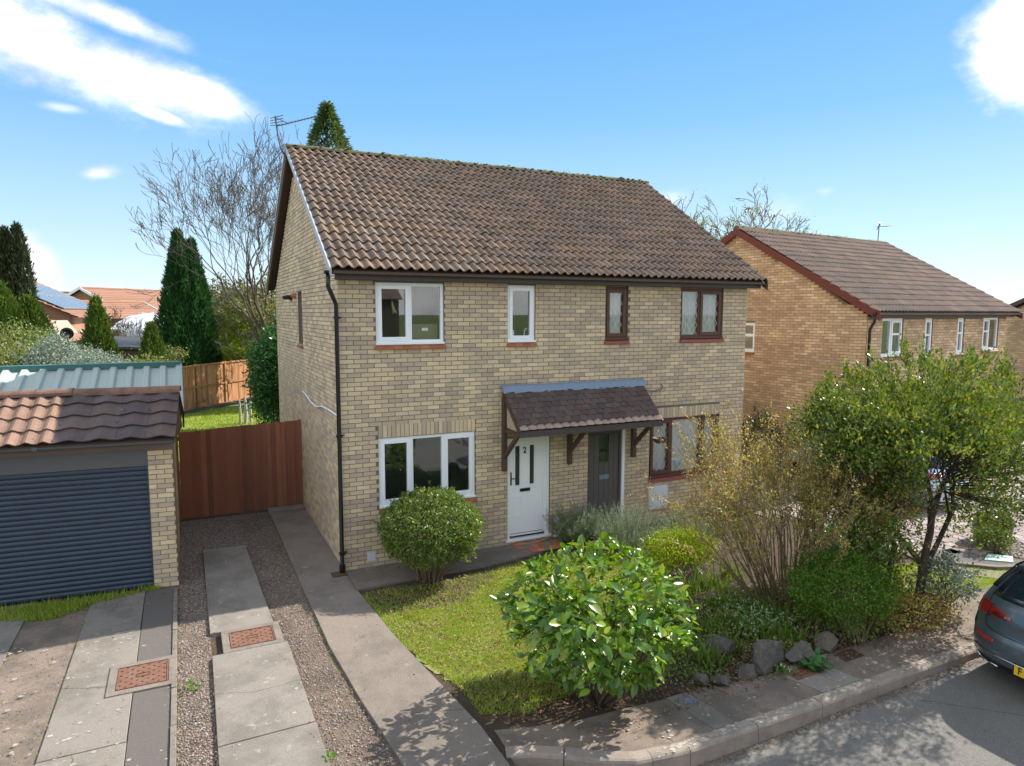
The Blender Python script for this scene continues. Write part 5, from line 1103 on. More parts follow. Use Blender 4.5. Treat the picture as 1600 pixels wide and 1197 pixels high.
# garden sheds
p = at(213, 560, 24)
sh_ = thing('garden_shed', 'dark felt-roofed shed between the two small conifers', 'shed', (p[0] - .95, p[1], 0), math.radians(10))
MB().box(0, 1.35, 0, 2.2, 0, 3.02).build('shed_wall', 'shed_wood', sh_)
MB().add([(-.1, -.15, 3.02), (1.45, -.15, 2.92), (1.45, 2.35, 3.22), (-.1, 2.35, 3.32), (-.1, -.15, 3.10), (1.45, -.15, 3.0), (1.45, 2.35, 3.3), (-.1, 2.35, 3.4)], [(0, 3, 2, 1), (4, 5, 6, 7), (0, 1, 5, 4), (1, 2, 6, 5), (2, 3, 7, 6), (3, 0, 4, 7)]).build('shed_roof', 'felt_roof', sh_)
p = at(345, 541, 37.5)
sh_ = thing('garden_shed', 'mossy flat-roofed shed behind the end fence, below the yellow-green shrub', 'shed', (p[0] - .9, p[1], 0), .1)
MB().box(0, 1.3, 0, 2, 0, 2.35).build('shed_wall', 'shed_wood', sh_); MB().box(-.15, 1.45, -.2, 2.2, 2.35, 2.45).build('shed_roof', 'felt_roof', sh_)
lumps('moss', np.column_stack([rng.uniform(-.1, 1.4, 300), rng.uniform(-.15, 2.1, 300), np.full(300, 2.46)]), rng.uniform(.04, .14, 300), 'strap_leaf', sh_)
p = at(336, 530, 36)
sh_ = thing('garden_shed', 'grey pitched shed roof beside the big conifer', 'shed', (p[0] - 1.2, p[1], 0), .2)
MB().box(0, 2.4, 0, 2.4, 0, 2.5).build('shed_wall', 'shed_wood', sh_); MB().add([(-.1, -.1, 2.5), (2.5, -.1, 2.5), (1.2, -.1, 3.5), (-.1, 2.5, 2.5), (2.5, 2.5, 2.5), (1.2, 2.5, 3.5)], [(0, 1, 2), (5, 4, 3), (0, 2, 5, 3), (1, 4, 5, 2)]).build('shed_roof', 'taupe_board', sh_)
p = at(105, 521, 24)
t = thing('satellite_dish', 'dark round satellite dish on a pole among the shrubs below the solar roof', 'satellite dish', (p[0], p[1], 0))
MB().tube([(0, .1, 0), (0, .1, p[2])], .03, 6).build('pole', 'metal', t)
q = MB(); q.lathe((0, 0, 0), [(.02, .0), (.12, .02), (.21, .06), (.21, .075), (.12, .035), (.02, .02)], 16); q.v = [(x, -z, y + p[2]) for x, y, z in q.v]; q.build('dish', 'black_plastic', t, smooth=True)
# ================================================================ vegetation builders
def grow(pts_out, p, d, L, r, depth, maxd, rr, spread=.5, up=.15, kids=(2, 3), seg=3, shrink=.72, twigr=.004, wob=.12):
    """recursive limb; pts_out collects (points, radii, depth); returns tips"""
    pts = [p.copy()]; rad = [r]; q = p.copy(); dd = d.copy()
    for i in range(seg):
        dd = dd + np.array([rr.gauss(0, wob), rr.gauss(0, wob), rr.gauss(0, wob) + up * .3]); dd /= np.linalg.norm(dd)
        q = q + dd * L / seg; pts.append(q.copy()); rad.append(max(twigr, r * (1 - .35 * (i + 1) / seg)))
    pts_out.append((pts, rad, depth)); tips = []
    if depth >= maxd: return [(q, dd)]
    n = rr.randint(*kids)
    for k in range(n):
        a = rr.uniform(0, 6.28); s = spread * rr.uniform(.6, 1.3)
        x = np.cross(dd, [0, 0, 1.]) if abs(dd[2]) < .95 else np.cross(dd, [1., 0, 0]); x /= np.linalg.norm(x); y = np.cross(dd, x)
        nd = dd * math.cos(s) + (x * math.cos(a) + y * math.sin(a)) * math.sin(s); nd = nd + np.array([0, 0, up]); nd /= np.linalg.norm(nd)
        o = q if (k < 2) else pts[-2]
        tips += grow(pts_out, o, nd, L * shrink * rr.uniform(.75, 1.2), rad[-1] * (.8 if k == 0 else .62), depth + 1, maxd, rr, spread, up, kids, seg, shrink, twigr, wob)
    return tips
def clamp_outs(outs, c, r, mind, lo=.97):
    for k, (pts, rad, dep) in enumerate(outs):
        if dep < mind: continue
        for i, p in enumerate(pts):
            q = (p - c) / r; n_ = np.linalg.norm(q)
            if n_ > lo: pts[i] = c + q / n_ * lo * r
def limbs(name, outs, m, parent, sides=(7, 6, 5, 4, 3, 3, 3, 3, 3), **kw):
    mb = MB()
    for pts, rad, dep in outs: mb.tube(pts, rad, sides[min(dep, len(sides) - 1)], caps=False)
    return mb.build(name, m, parent, smooth=True, **kw)
def cluster_leaves(C0, out, per, sig, L, W, **k):
    n = len(C0); C = np.repeat(C0, per, 0) + rng.normal(size=(n * per, 3)) * sig; O = np.repeat(out, per, 0)
    return C, O
def rnd_dirs(n): return unit(rng.normal(size=(n, 3)))
# -------- clipped round bush on the lawn
def ellipsoid_shell(n, c, r, lo=.72, lump=.0, zmin=-1):
    d = rnd_dirs(n * 2); d = d[d[:, 2] > zmin][:n]; k = len(d)
    f = rng.uniform(lo, 1, k) ** .6
    if lump: f = f * (1 + lump * (np.sin(d[:, 0] * 5 + 1) * np.sin(d[:, 1] * 6 + 2) + np.sin(d[:, 2] * 7)))
    return c + d * r * f[:, None], d
def stems(name, base, c, r, n, m, parent, rad=.012, spread=.15, fork=True, reach=.8):
    outs = []
    for i in range(n):
        a = rnd.uniform(0, 6.28); d = np.array([math.cos(a), math.sin(a), 0]); ph = rnd.uniform(0.15, 1.0)
        b = base + d * spread * rnd.uniform(.3, 1); e = c + np.array([d[0] * r[0] * ph, d[1] * r[1] * ph, rnd.uniform(-.3, .6) * r[2]]) * reach
        m1 = b * .5 + e * .5 + np.array([rnd.gauss(0, .03), rnd.gauss(0, .03), rnd.uniform(-.04, .08)])
        outs.append(([b, m1, e], [rad, rad * .75, rad * .35], 3))
        if fork:
            for k in range(3):
                e2 = m1 + (e - m1) * rnd.uniform(.4, 1.1) + np.array([rnd.gauss(0, .12), rnd.gauss(0, .12), rnd.uniform(-.05, .2)]); outs.append(([m1, e2], [rad * .5, rad * .25], 4))
    return limbs(name, outs, m, parent)
bp_ = G(672, 905)
RB = thing('round_bush', 'clipped ball-shaped bush with small shiny leaves on the lawn below the ground floor window', 'bush', (bp_[0], bp_[1], 0))
c = np.array([0.03, .02, .86]); r = np.array([.80, .80, .60])
stems('stems', np.array([0, 0, 0.]), c + [0, 0, -.15], r, 46, 'pale_bark', RB, .011, .22)
P, Dn = ellipsoid_shell(24000, c, r, .62, .035, -.8)
P = c + (P - c) * (1 + .05 * np.sin(Dn[:, :1] * 11 + 3 * Dn[:, 2:]) * np.sin(Dn[:, 1:2] * 9 + 1) + .03 * np.sin(Dn[:, 2:] * 17 + Dn[:, :1] * 13))
ss = rng.integers(0, len(P), 90); Sh = (P[ss][:, None] + (unit(Dn[ss] + [0, 0, .5])[:, None] * rng.uniform(0, .13, (90, 14))[:, :, None]) + rng.normal(size=(90, 14, 3)) * .008).reshape(-1, 3); P = np.concatenate([P, Sh]); Dn = np.concatenate([Dn, np.repeat(Dn[ss], 14, 0)])
leaves('foliage', P, Dn * .7 + rnd_dirs(len(P)) * .8, rng.uniform(.028, .06, len(P)), .024, 'round_leaf', RB, 'rhomb', .25, nrm=Dn, kind='stuff')
# -------- camellia with large glossy leaves
cp = np.array([1.72, -5.0, 0])
CM = thing('camellia_bush', 'large bush with big glossy leaves and bare lower stems in the front bed', 'bush', cp)
outs = []; rr = random.Random(3)
c = np.array([0, .05, .98]); r = np.array([1.02, .98, .72])
tips = []
for i in range(30):
    a = i * 2.4 + rr.uniform(-.3, .3); f = math.sqrt((i + .5) / 30); b = np.array([math.cos(a) * .14 * f, math.sin(a) * .14 * f, 0])
    d = np.array([math.cos(a) * f * .95, math.sin(a) * f * .95, 1.0 - .35 * f]); d /= np.linalg.norm(d)
    tips += grow(outs, b, d, .52, .017, 1, 4, rr, .42, .10, (2, 3), 3, .62, .003, .10)
limbs('stems', outs, 'bark', CM)
T0 = np.array([t[0] for t in tips]); TD = np.array([t[1] for t in tips])
q = (T0 - c) / r; rad_ = np.linalg.norm(q, axis=1); T0 = c + q / np.maximum(1, rad_ / rng.uniform(.88, 1.0, len(q)))[:, None] * r
P2, D2_ = ellipsoid_shell(330, c, r, .75, .05, -.35); T0 = np.concatenate([T0, P2]); TD = np.concatenate([TD, D2_])
keep = rng.random(len(T0)) < min(1, 640 / len(T0)); T0, TD = T0[keep], TD[keep]
C_, O_ = cluster_leaves(T0, unit(T0 - c + [0, 0, .2]), 6, .045, 0, 0)
n = len(C_); Ld = unit(O_ * .8 + rnd_dirs(n) * .75 + np.array([0, 0, -.15])); LL = rng.choice([.065, .09, .115, .135, .15], n) * rng.uniform(.85, 1.1, n); nr = unit(O_ + np.array([0, 0, .9]))
# the nearest leaves are single parts
vw = unit(CAM - cp); score = (unit(C_ - c) @ vw) * np.linalg.norm((C_ - c) / r, axis=1); idx = np.argsort(-score); near = idx[:300]; rest = idx[300:]
V, Fc = leaf_arrays(C_[rest], Ld[rest], LL[rest], LL[rest] * .48, 'fold', .10, nr[rest], .18); npmesh('foliage', V, Fc, 'camellia_leaf', CM, kind='stuff')
lm = MB(); ny = 4
for i, t in enumerate(np.linspace(0, 1, 6)):
    w = .24 * math.sin(math.pi * min(1, t * .93 + .04)) ** .8; dz = -.20 * t * t
    lm.v += [(t, -w, .06 * (w / .24) + dz), (t, 0, dz), (t, w, .06 * (w / .24) + dz)]
for i in range(5): lm.f += [(i * 3, (i + 1) * 3, (i + 1) * 3 + 1, i * 3 + 1), (i * 3 + 1, (i + 1) * 3 + 1, (i + 1) * 3 + 2, i * 3 + 2)]
lmesh = lm.mesh('leaf', 'camellia_leaf', True)
for i in near:
    d = Ld[i]; s_ = np.cross(nr[i] + rng.normal(size=3) * .35, d); s_ /= np.linalg.norm(s_); u2 = np.cross(d, s_); L__ = LL[i] * 1.08
    inst('leaf', lmesh, CM, Matrix(((d[0] * L__, s_[0] * L__, u2[0] * L__, C_[i][0]), (d[1] * L__, s_[1] * L__, u2[1] * L__, C_[i][1]), (d[2] * L__, s_[2] * L__, u2[2] * L__, C_[i][2]), (0, 0, 0, 1))))
# -------- tall twiggy shrub
tp = G(1225, 948); TS = thing('twiggy_shrub', 'tall loose twiggy shrub with tiny yellow-green and bronze leaves and many bare upright stems', 'shrub', (tp[0] + .28, tp[1] + .12, 0))
outs = []; rr = random.Random(5); tips = []
for i in range(96):
    a = i * 2.4; f = math.sqrt((i + .5) / 96); b = np.array([math.cos(a) * .68 * f, math.sin(a) * .42 * f, 0])
    d = np.array([math.cos(a) * f * .78, math.sin(a) * f * .60, 1.0]); d /= np.linalg.norm(d)
    tips += grow(outs, b, d, 1.17 * rr.uniform(.7, 1.15) * (1 - .10 * f), .013, 3, 6, rr, .34, .10, (2, 3), 3, .68, .0028, .08)
limbs('stems', outs, 'twig', TS)
allp = []; 
for pts, rad, dep in outs:
    if dep >= 4:
        for k in range(7 if dep > 4 else 4):
            t = rnd.random() * (len(pts) - 1); i0 = int(t); allp.append(pts[i0] * (1 - t + i0) + pts[i0 + 1] * (t - i0))
allp = np.array(allp)
print('twig leaf pts', len(allp), allp.min(0), allp.max(0))
if len(allp) > 46000: allp = allp[rng.permutation(len(allp))[:46000]]
n = len(allp) * 2; Cx = np.repeat(allp, 2, 0) + rng.normal(size=(n, 3)) * .018
leaves('foliage', Cx, rnd_dirs(n) + [0, 0, .5], rng.uniform(.024, .050, n), .019, 'bronze_leaf', TS, 'rhomb', .2, kind='stuff')
# -------- leaning evergreen tree at the right
tb = G(1402, 962); TR = thing('evergreen_tree', 'small multi-stemmed evergreen tree with crooked trunks and glossy crown at the right', 'tree', (tb[0], tb[1], 0))
outs = []; rr = random.Random(9); tips = []
trunks = [([(0, 0, 0), (.3, -.1, .28), (.42, -.05, .7), (.62, 0, 1.15), (.72, .05, 1.6)], .065), ([(0, .05, 0), (-.05, .15, .5), (.0, .1, 1.0), (-.35, .15, 1.55)], .05),
          ([(.30, -.1, .28), (.8, .1, .65), (1.15, .2, .85), (1.35, .1, 1.45)], .045), ([(0, 0.1, 0), (-.25, .3, .6), (-.75, .3, 1.25), (-1.05, .2, 1.7)], .04), ([(.42, -.05, .7), (.25, .4, 1.2), (.3, .5, 1.7)], .04)]
for pts, r0 in trunks:
    pts = [np.array(p, float) for p in pts]; outs.append((pts, [r0 * (1 - .4 * i / len(pts)) for i in range(len(pts))], 0)); d = pts[-1] - pts[-2]; d /= np.linalg.norm(d)
    for k in range(4):
        dd = d + np.array([rr.gauss(0, .5), rr.gauss(0, .5), .3]); dd /= np.linalg.norm(dd)
        tips += grow(outs, pts[-1] - d * rr.uniform(0, .4), dd, .58, r0 * .5, 2, 6, rr, .48, .10, (2, 3), 3, .72, .004, .12)
clamp_outs(outs, np.array([.62, .1, 2.25]), np.array([1.95, 1.6, 1.32]), 3, .93); limbs('trunk', outs, 'bark', TR)
T0 = np.array([t[0] for t in tips]); cc = T0.mean(0)
print('tree', tb, 'tips', len(T0), T0.min(0), T0.max(0))
cr_c = np.array([.62, .1, 2.36]); cr_r = np.array([1.95, 1.6, 1.26])
q = (T0 - cr_c) / cr_r; rd_ = np.linalg.norm(q, axis=1); T0 = cr_c + q / np.maximum(1, rd_)[:, None] * cr_r
ex, ed = ellipsoid_shell(1000, cr_c, cr_r, .30, .16, -.85); T0 = np.concatenate([T0[rng.random(len(T0)) < min(1, 900 / len(T0))], ex])
per = 34; C_, O_ = cluster_leaves(T0, unit(T0 - cr_c + [0, 0, .4]), per, .066, 0, 0); C_[:, 2] += rng.normal(0, .04, len(C_)) + .02
kp_ = ~((C_[:, 2] < 2.38 - .19 * C_[:, 1]) & (C_[:, 0] - 1.5 * C_[:, 1] > .40) & (C_[:, 0] - 1.5 * C_[:, 1] < 1.35) & (rng.random(len(C_)) < .95)); C_, O_ = C_[kp_], O_[kp_]
sh_n = 110; sd_ = unit(rng.normal(size=(sh_n, 3)) * [1, 1, .4] + [0, 0, .9]); sb = cr_c + sd_ * cr_r * .92; su = unit(sd_ * .35 + [0, 0, 1.] + rng.normal(size=(sh_n, 3)) * .2); sl2 = rng.uniform(.18, .45, sh_n)
tt_ = rng.random((sh_n, 60)); CS = (sb[:, None] + su[:, None] * (sl2[:, None] * tt_)[:, :, None] + rng.normal(size=(sh_n, 60, 3)) * .032).reshape(-1, 3); C_ = np.concatenate([C_, CS]); O_ = np.concatenate([O_, np.repeat(su, 60, 0)])
lo_n = 60; lc = np.array([[-.55, -.1, 1.0], [-.35, .1, 1.3], [-.8, 0, 1.35], [1.75, .1, 1.45], [1.85, .2, 1.7], [-.1, .3, .95], [-.6, -.2, .75], [1.9, .3, 1.1]]); CL = (np.repeat(lc, 420, 0) + rng.normal(size=(len(lc) * 420, 3)) * [.20, .18, .17]); C_ = np.concatenate([C_, CL]); O_ = np.concatenate([O_, rnd_dirs(len(CL))])
n = len(C_)
leaves('foliage', C_, O_ * .5 + rnd_dirs(n) * .7 + np.array([0, 0, .5]), rng.uniform(.042, .080, n), .030, 'tree_leaf', TR, 'rhomb', .2, nrm=O_ + [0, 0, .5], kind='stuff')
outs = []
for i in rng.permutation(len(ex))[:260]:
    e = ex[i]; b = cr_c + (e - cr_c) * .35 + np.array([0, 0, -.35]); outs.append(([b, (b + e) / 2 + rng.normal(size=3) * .04, e], [.012, .008, .003], 4))
limbs('branches', outs, 'bark', TR)
# -------- small bushes
def bush(name, label, base, c, r, n, m, L, W, lump=.08, per=1, sig=.02, stem=None, nst=20, up=0, spec=None, lo=.55, zmin=-.6, shape='rhomb', cat='bush', spread=.1, group=None):
    t = thing(name, label, cat, base, 0, group); c = np.array(c, float); r = np.array(r, float)
    if stem: stems('stems', np.array([0, 0, 0.]), c, r, nst, stem, t, .010, spread)
    P, Dn = ellipsoid_shell(n, c, r, lo, lump, zmin)
    if per > 1: Dn = np.repeat(Dn, per, 0); P = np.repeat(P, per, 0) + rng.normal(size=(n * per if len(P) == n else len(P), 3))[:len(Dn)] * sig if False else np.repeat(P, per, 0) + rng.normal(size=(len(Dn), 3)) * sig
    Dn = unit(P - c); P = c + (P - c) * (1 + .07 * np.sin(Dn[:, :1] * 9 + len(label)) * np.sin(Dn[:, 1:2] * 8 + 2 * Dn[:, 2:]) + .05 * np.sin(Dn[:, 2:] * 15 + Dn[:, :1] * 12))
    ns_ = 26; ss = rng.integers(0, len(P), ns_); Sh = (P[ss][:, None] + unit(Dn[ss] + [0, 0, .7])[:, None] * rng.uniform(0, .22 * min(r), (ns_, 16))[:, :, None] + rng.normal(size=(ns_, 16, 3)) * L * .3).reshape(-1, 3); P = np.concatenate([P, Sh])
    P = P[P[:, 2] > .01]; k = len(P); Dn = unit(P - c)
    leaves('foliage', P, Dn * .6 + rnd_dirs(k) * .7 + np.array([0, 0, up]), rng.uniform(L * .7, L * 1.3, k), W, m, t, shape, .2, nrm=Dn, kind='stuff'); return t
b = G(1342, 1005); bush('box_bush', 'dense bright green small-leaved bush with pale stems at the kerb side bed', (b[0], b[1] + .05, 0), (-.02, .25, .62), (.68, .62, .52), 1500, 'box_leaf', .032, .017, .10, 11, .05, 'pale_bark', 26, .2, spread=.12)
b = G(1350, 905); bush('box_bush', 'dark green bush behind the bright one, in the shade of the evergreen tree', (b[0], b[1] + .2, 0), (0, .1, .50), (.75, .5, .45), 900, 'laurel_leaf', .035, .018, .1, 8, .06, 'bark', 16, .2)
b = G(1067, 893); bush('euonymus_bush', 'low vivid lime green bush behind the glossy-leaved one', (b[0] + .1, b[1] + .2, 0), (0, .0, .28), (.62, .48, .34), 800, 'lime_leaf', .035, .02, .12, 9, .05, 'twig', 14, .3)
for i, (px, py, cx, w, h, lab) in enumerate(((905, 850, 0, .60, .70, 'dark green rosemary at the foot of the dark grey door, leftmost of the grey-green shrubs'), (985, 862, 0, .95, .80, 'feathery grey-green rosemary in front of the white meter box, middle of the grey-green shrubs'), (1085, 862, 0, .85, .68, 'pale grey-green rosemary under the lower brown window, rightmost of the grey-green shrubs'))):
    b = G(px, py); t = thing('rosemary_bush', lab, 'shrub', (b[0], b[1] + .1, 0), 0, 'grey-green shrubs against the house wall')
    n = 420; a = rng.uniform(0, 6.28, n); f = np.sqrt(rng.random(n)); B0 = np.column_stack([np.cos(a) * f * w * .35, np.sin(a) * f * w * .3, np.zeros(n)])
    Dv = unit(np.column_stack([np.cos(a) * f * .9, np.sin(a) * f * .8, np.ones(n) * 1.0]) + rng.normal(size=(n, 3)) * .12); Ls_ = h * rng.uniform(.65, 1.15, n) * (1.1 - .25 * f)
    mb = MB()
    for j in range(0, n, 3): mb.tube([B0[j], B0[j] + Dv[j] * Ls_[j] * .95], [.005, .002], 3, False)
    mb.build('stems', 'twig', t)
    per = 60; tt = rng.uniform(.2, 1.0, (n, per)); Cc = (B0[:, None, :] + Dv[:, None, :] * (Ls_[:, None] * tt)[:, :, None]).reshape(-1, 3)
    leaves('foliage', Cc, np.repeat(Dv, per, 0) * 1.0 + rnd_dirs(len(Cc)) * .75, rng.uniform(.025, .045, len(Cc)), .007, 'rosemary_leaf', t, 'rhomb', .1, kind='stuff')
# strap-leaved clump, white flowers, primrose
def straps(label, pts, n, h, m='strap_leaf', w=.018, spread=.10):
    t = None; Cc = []; Dd = []; Lh = []
    V = []; F = []
    for p in pts:
        for i in range(n):
            a = rnd.uniform(0, 6.28); b = np.array(p) + np.array([rnd.gauss(0, spread), rnd.gauss(0, spread), 0]); L_ = h * rnd.uniform(.6, 1.2); le = rnd.uniform(.1, .7)
            d = np.array([math.cos(a), math.sin(a), 0]); s = np.array([-d[1], d[0], 0]); k0 = len(V)
            for t_ in (0, .4, .75, 1): q = b + d * le * L_ * t_ ** 1.7 + np.array([0, 0, L_ * (t_ - .35 * le * t_ ** 2.4)]); wd = w * (1 - t_ ** 3) / 2 + .001; V += [tuple(q - s * wd), tuple(q + s * wd)]
            F += [(k0 + 2 * j, k0 + 2 * j + 1, k0 + 2 * j + 3, k0 + 2 * j + 2) for j in range(3)]
    o = MB().add(V, F).build('strap_leaf_plants', m, None, kind='stuff', label=label); return o
straps('clumps of arching strap-shaped green leaves between the rocks and the glossy bush', [G(1110, 990), G(1135, 1020), G(1190, 1000), G(1230, 1010), G(1105, 1040), G(1150, 985), G(1210, 975), G(1125, 955)], 60, .30)
bx = scatter([(3.3, -4.2), (4.2, -3.4), (7.4, -3.6), (8.2, -4.6), (6.4, -5.3), (3.9, -5.2)], 330)
Pg = np.concatenate([np.array([[x, y, 0.]]) + np.column_stack([rng.normal(0, .09, (26, 2)), rng.uniform(.0, .13, 26)]) for x, y in bx])
leaves('ground_cover', Pg, rnd_dirs(len(Pg)) + [0, 0, .5], rng.uniform(.03, .07, len(Pg)), .028, 'hedge_leaf', None, 'rhomb', .2, nrm=np.array([[0, 0, 1.]]), kind='stuff', label='mixed low weeds and leafy cover under the shrubs')
bx = scatter([(2.9, -4.3), (3.6, -3.8), (3.9, -4.6), (3.6, -5.2), (2.8, -5.2)], 90)
Pg = np.concatenate([np.array([[x, y, 0.]]) + np.column_stack([rng.normal(0, .07, (22, 2)), rng.uniform(.0, .08, 22)]) for x, y in bx])
leaves('ground_cover', Pg, rnd_dirs(len(Pg)) + [0, 0, .5], rng.uniform(.025, .05, len(Pg)), .024, 'round_leaf', None, 'rhomb', .2, nrm=np.array([[0, 0, 1.]]), kind='stuff', label='creeping green cover around the left rocks')
straps('grassy green leaves below the lime green bush', [G(1100, 915), G(1125, 925), G(1075, 925), G(1140, 900)], 50, .28)
straps('thin pale blades at the foot of the twiggy shrub', [G(1290, 960), G(1180, 965)], 22, .38)
P = np.concatenate([G(x, y)[None] + np.column_stack([rng.normal(0, .16, (60, 2)), rng.uniform(.08, .22, 60)]) for x, y in ((1150, 965), (1185, 975), (1215, 985), (1170, 990))])
leaves('ground_cover', np.repeat(P, 6, 0) + rng.normal(size=(len(P) * 6, 3)) * .04 - [0, 0, .05], rnd_dirs(len(P) * 6) + [0, 0, .4], .05, .03, 'box_leaf', None, 'rhomb', .2, nrm=np.array([[0, 0, 1.]]), kind='stuff', label='low leafy green ground cover behind the rocks')
leaves('white_flowers', np.repeat(P, 5, 0) + rng.normal(size=(len(P) * 5, 3)) * .008, rnd_dirs(len(P) * 5) + [0, 0, .6], .02, .014, 'white_petal', None, 'rhomb', .2, kind='stuff', label='scattered small white flowers behind the rocks')
b = G(1222, 1050); n = 40; leaves('primrose_clump', b + np.column_stack([rng.normal(0, .07, (n, 2)), rng.uniform(.01, .05, n)]), rnd_dirs(n) * [1, 1, .3] + [0, 0, .3], .07, .035, 'strap_leaf', None, 'fold', .1, nrm=np.array([[0, 0, 1.]]), label='small primrose clump with pale flowers between the big dark rock and the iron cover', category='plant')
n = 14; leaves('primrose_flowers', b + np.column_stack([rng.normal(0, .05, (n, 2)), rng.uniform(.06, .09, n)]), rnd_dirs(n), .03, .025, 'white_petal', None, 'rhomb', .2, kind='stuff', label='pale primrose flowers')
b = G(1272, 1044); n = 60; leaves('foxglove_rosette', b + np.column_stack([rng.normal(0, .09, (n, 2)), rng.uniform(.01, .07, n)]), rnd_dirs(n) * [1, 1, .3] + [0, 0, .2], .13, .075, 'laurel_leaf', None, 'fold', .1, nrm=np.array([[0, 0, 1.]]), label='broad dark green leaves spreading over the iron cover by the lichened rock', category='plant')
b = G(300, 1075); n = 16; leaves('weed', b + np.column_stack([rng.normal(0, .05, (n, 2)), rng.uniform(.0, .03, n)]), rnd_dirs(n) * [1, 1, .3] + [0, 0, .25], .07, .035, 'strap_leaf', None, 'fold', .1, nrm=np.array([[0, 0, 1.]]), label='small green weed in the gravel right of the left manhole cover', category='plant')
b = G(512, 1190); n = 14; leaves('weed', b + np.column_stack([rng.normal(0, .03, (n, 2)), rng.uniform(.0, .04, n)]), rnd_dirs(n) * [1, 1, .3] + [0, 0, .3], .06, .035, 'box_leaf', None, 'fold', .1, nrm=np.array([[0, 0, 1.]]), label='tiny green weed in the gravel at the bottom edge beside the middle strip', category='plant')
bush('laurel_bush', 'small dark spiky shrub with pale mottled leaves near the right kerb', (*G(1475, 955)[:2], 0), (0, 0, .40), (.38, .35, .38), 260, 'silver_leaf', .05, .028, .15, 6, .05, 'bark', 12, .2)
b = G(1440, 985); bush('low_shrub', 'low straggly shrub with reddish dry leaves at the pavement edge under the tree', (b[0], b[1] + .1, 0), (0, 0, .18), (.7, .3, .22), 320, 'bronze_leaf', .04, .022, .2, 6, .06, 'twig', 14, .2)
b = G(1000, 940)
# rocks
def rock(label, px, py, w, d, h, m='rock', seed=0, rz=0, lean=0):
    b = G(px, py); rr = random.Random(seed); bm = bmesh.new(); bmesh.ops.create_icosphere(bm, subdivisions=4, radius=1)
    pl = [(Vector((rr.gauss(0, 1), rr.gauss(0, 1), rr.gauss(0, .8))).normalized(), rr.uniform(.42, .80)) for _ in range(15)]
    for v in bm.verts:
        for nn, dd in pl:
            e = v.co.dot(nn) - dd
            if e > 0: v.co -= nn * e
        v.co *= 1 + .03 * math.sin(v.co.x * 9 + seed) * math.sin(v.co.y * 8) + rr.gauss(0, .018)
        v.co.x *= w; v.co.y *= d; v.co.z = v.co.z * h + h * .75; v.co.x += lean * v.co.z
    me = bpy.data.meshes.new('rock'); bm.to_mesh(me); bm.free(); me.materials.append(MATS[m])
    o = bpy.data.objects.new('rock', me); link(o); o.location = (b[0], b[1] + d * .5, -.03 - h * .22); o.rotation_euler = (0, 0, rz); return tag(o, label, 'rock', 'rocks edging the front bed')
rock('tall dark pitted rock, the largest, standing in the middle of the edging rocks', 1212, 1048, .30, .24, .27, seed=1, rz=.2)
rock('slanting grey slab rock with an orange lichen spot', 1262, 1040, .28, .20, .20, seed=4, rz=-.5, lean=-.2)
rock('rounded brown-grey rock at the right end of the edging rocks', 1302, 1022, .22, .20, .19, 'brown_rock', seed=6)
rock('pointed pale-topped rock among the strap leaves', 1128, 1030, .23, .20, .24, seed=8, lean=.25)
rock('squat grey-brown rock just left of the tall dark one', 1172, 1062, .19, .15, .14, 'rock', seed=11)
rock('low dark grey rounded rock second from the left end of the edging rocks', 1135, 1072, .17, .14, .11, seed=14)
rock('small pale rock at the left end of the edging rocks', 1098, 1068, .11, .10, .09, 'brown_rock', seed=17)
rock('tiny pale stone in front of the leftmost edging rocks', 1104, 1080, .08, .07, .04, 'brown_rock', seed=19)
rock('flat brown stone half hidden in the twiggy shrub', 1116, 938, .20, .15, .12, 'brown_rock', seed=22)
b = G(1248, 1023, .22); MB().lathe((b[0] - .02, b[1] - .05, .20), [(.001, 0), (.035, .0), (.04, .01), (.001, .012)], 9)
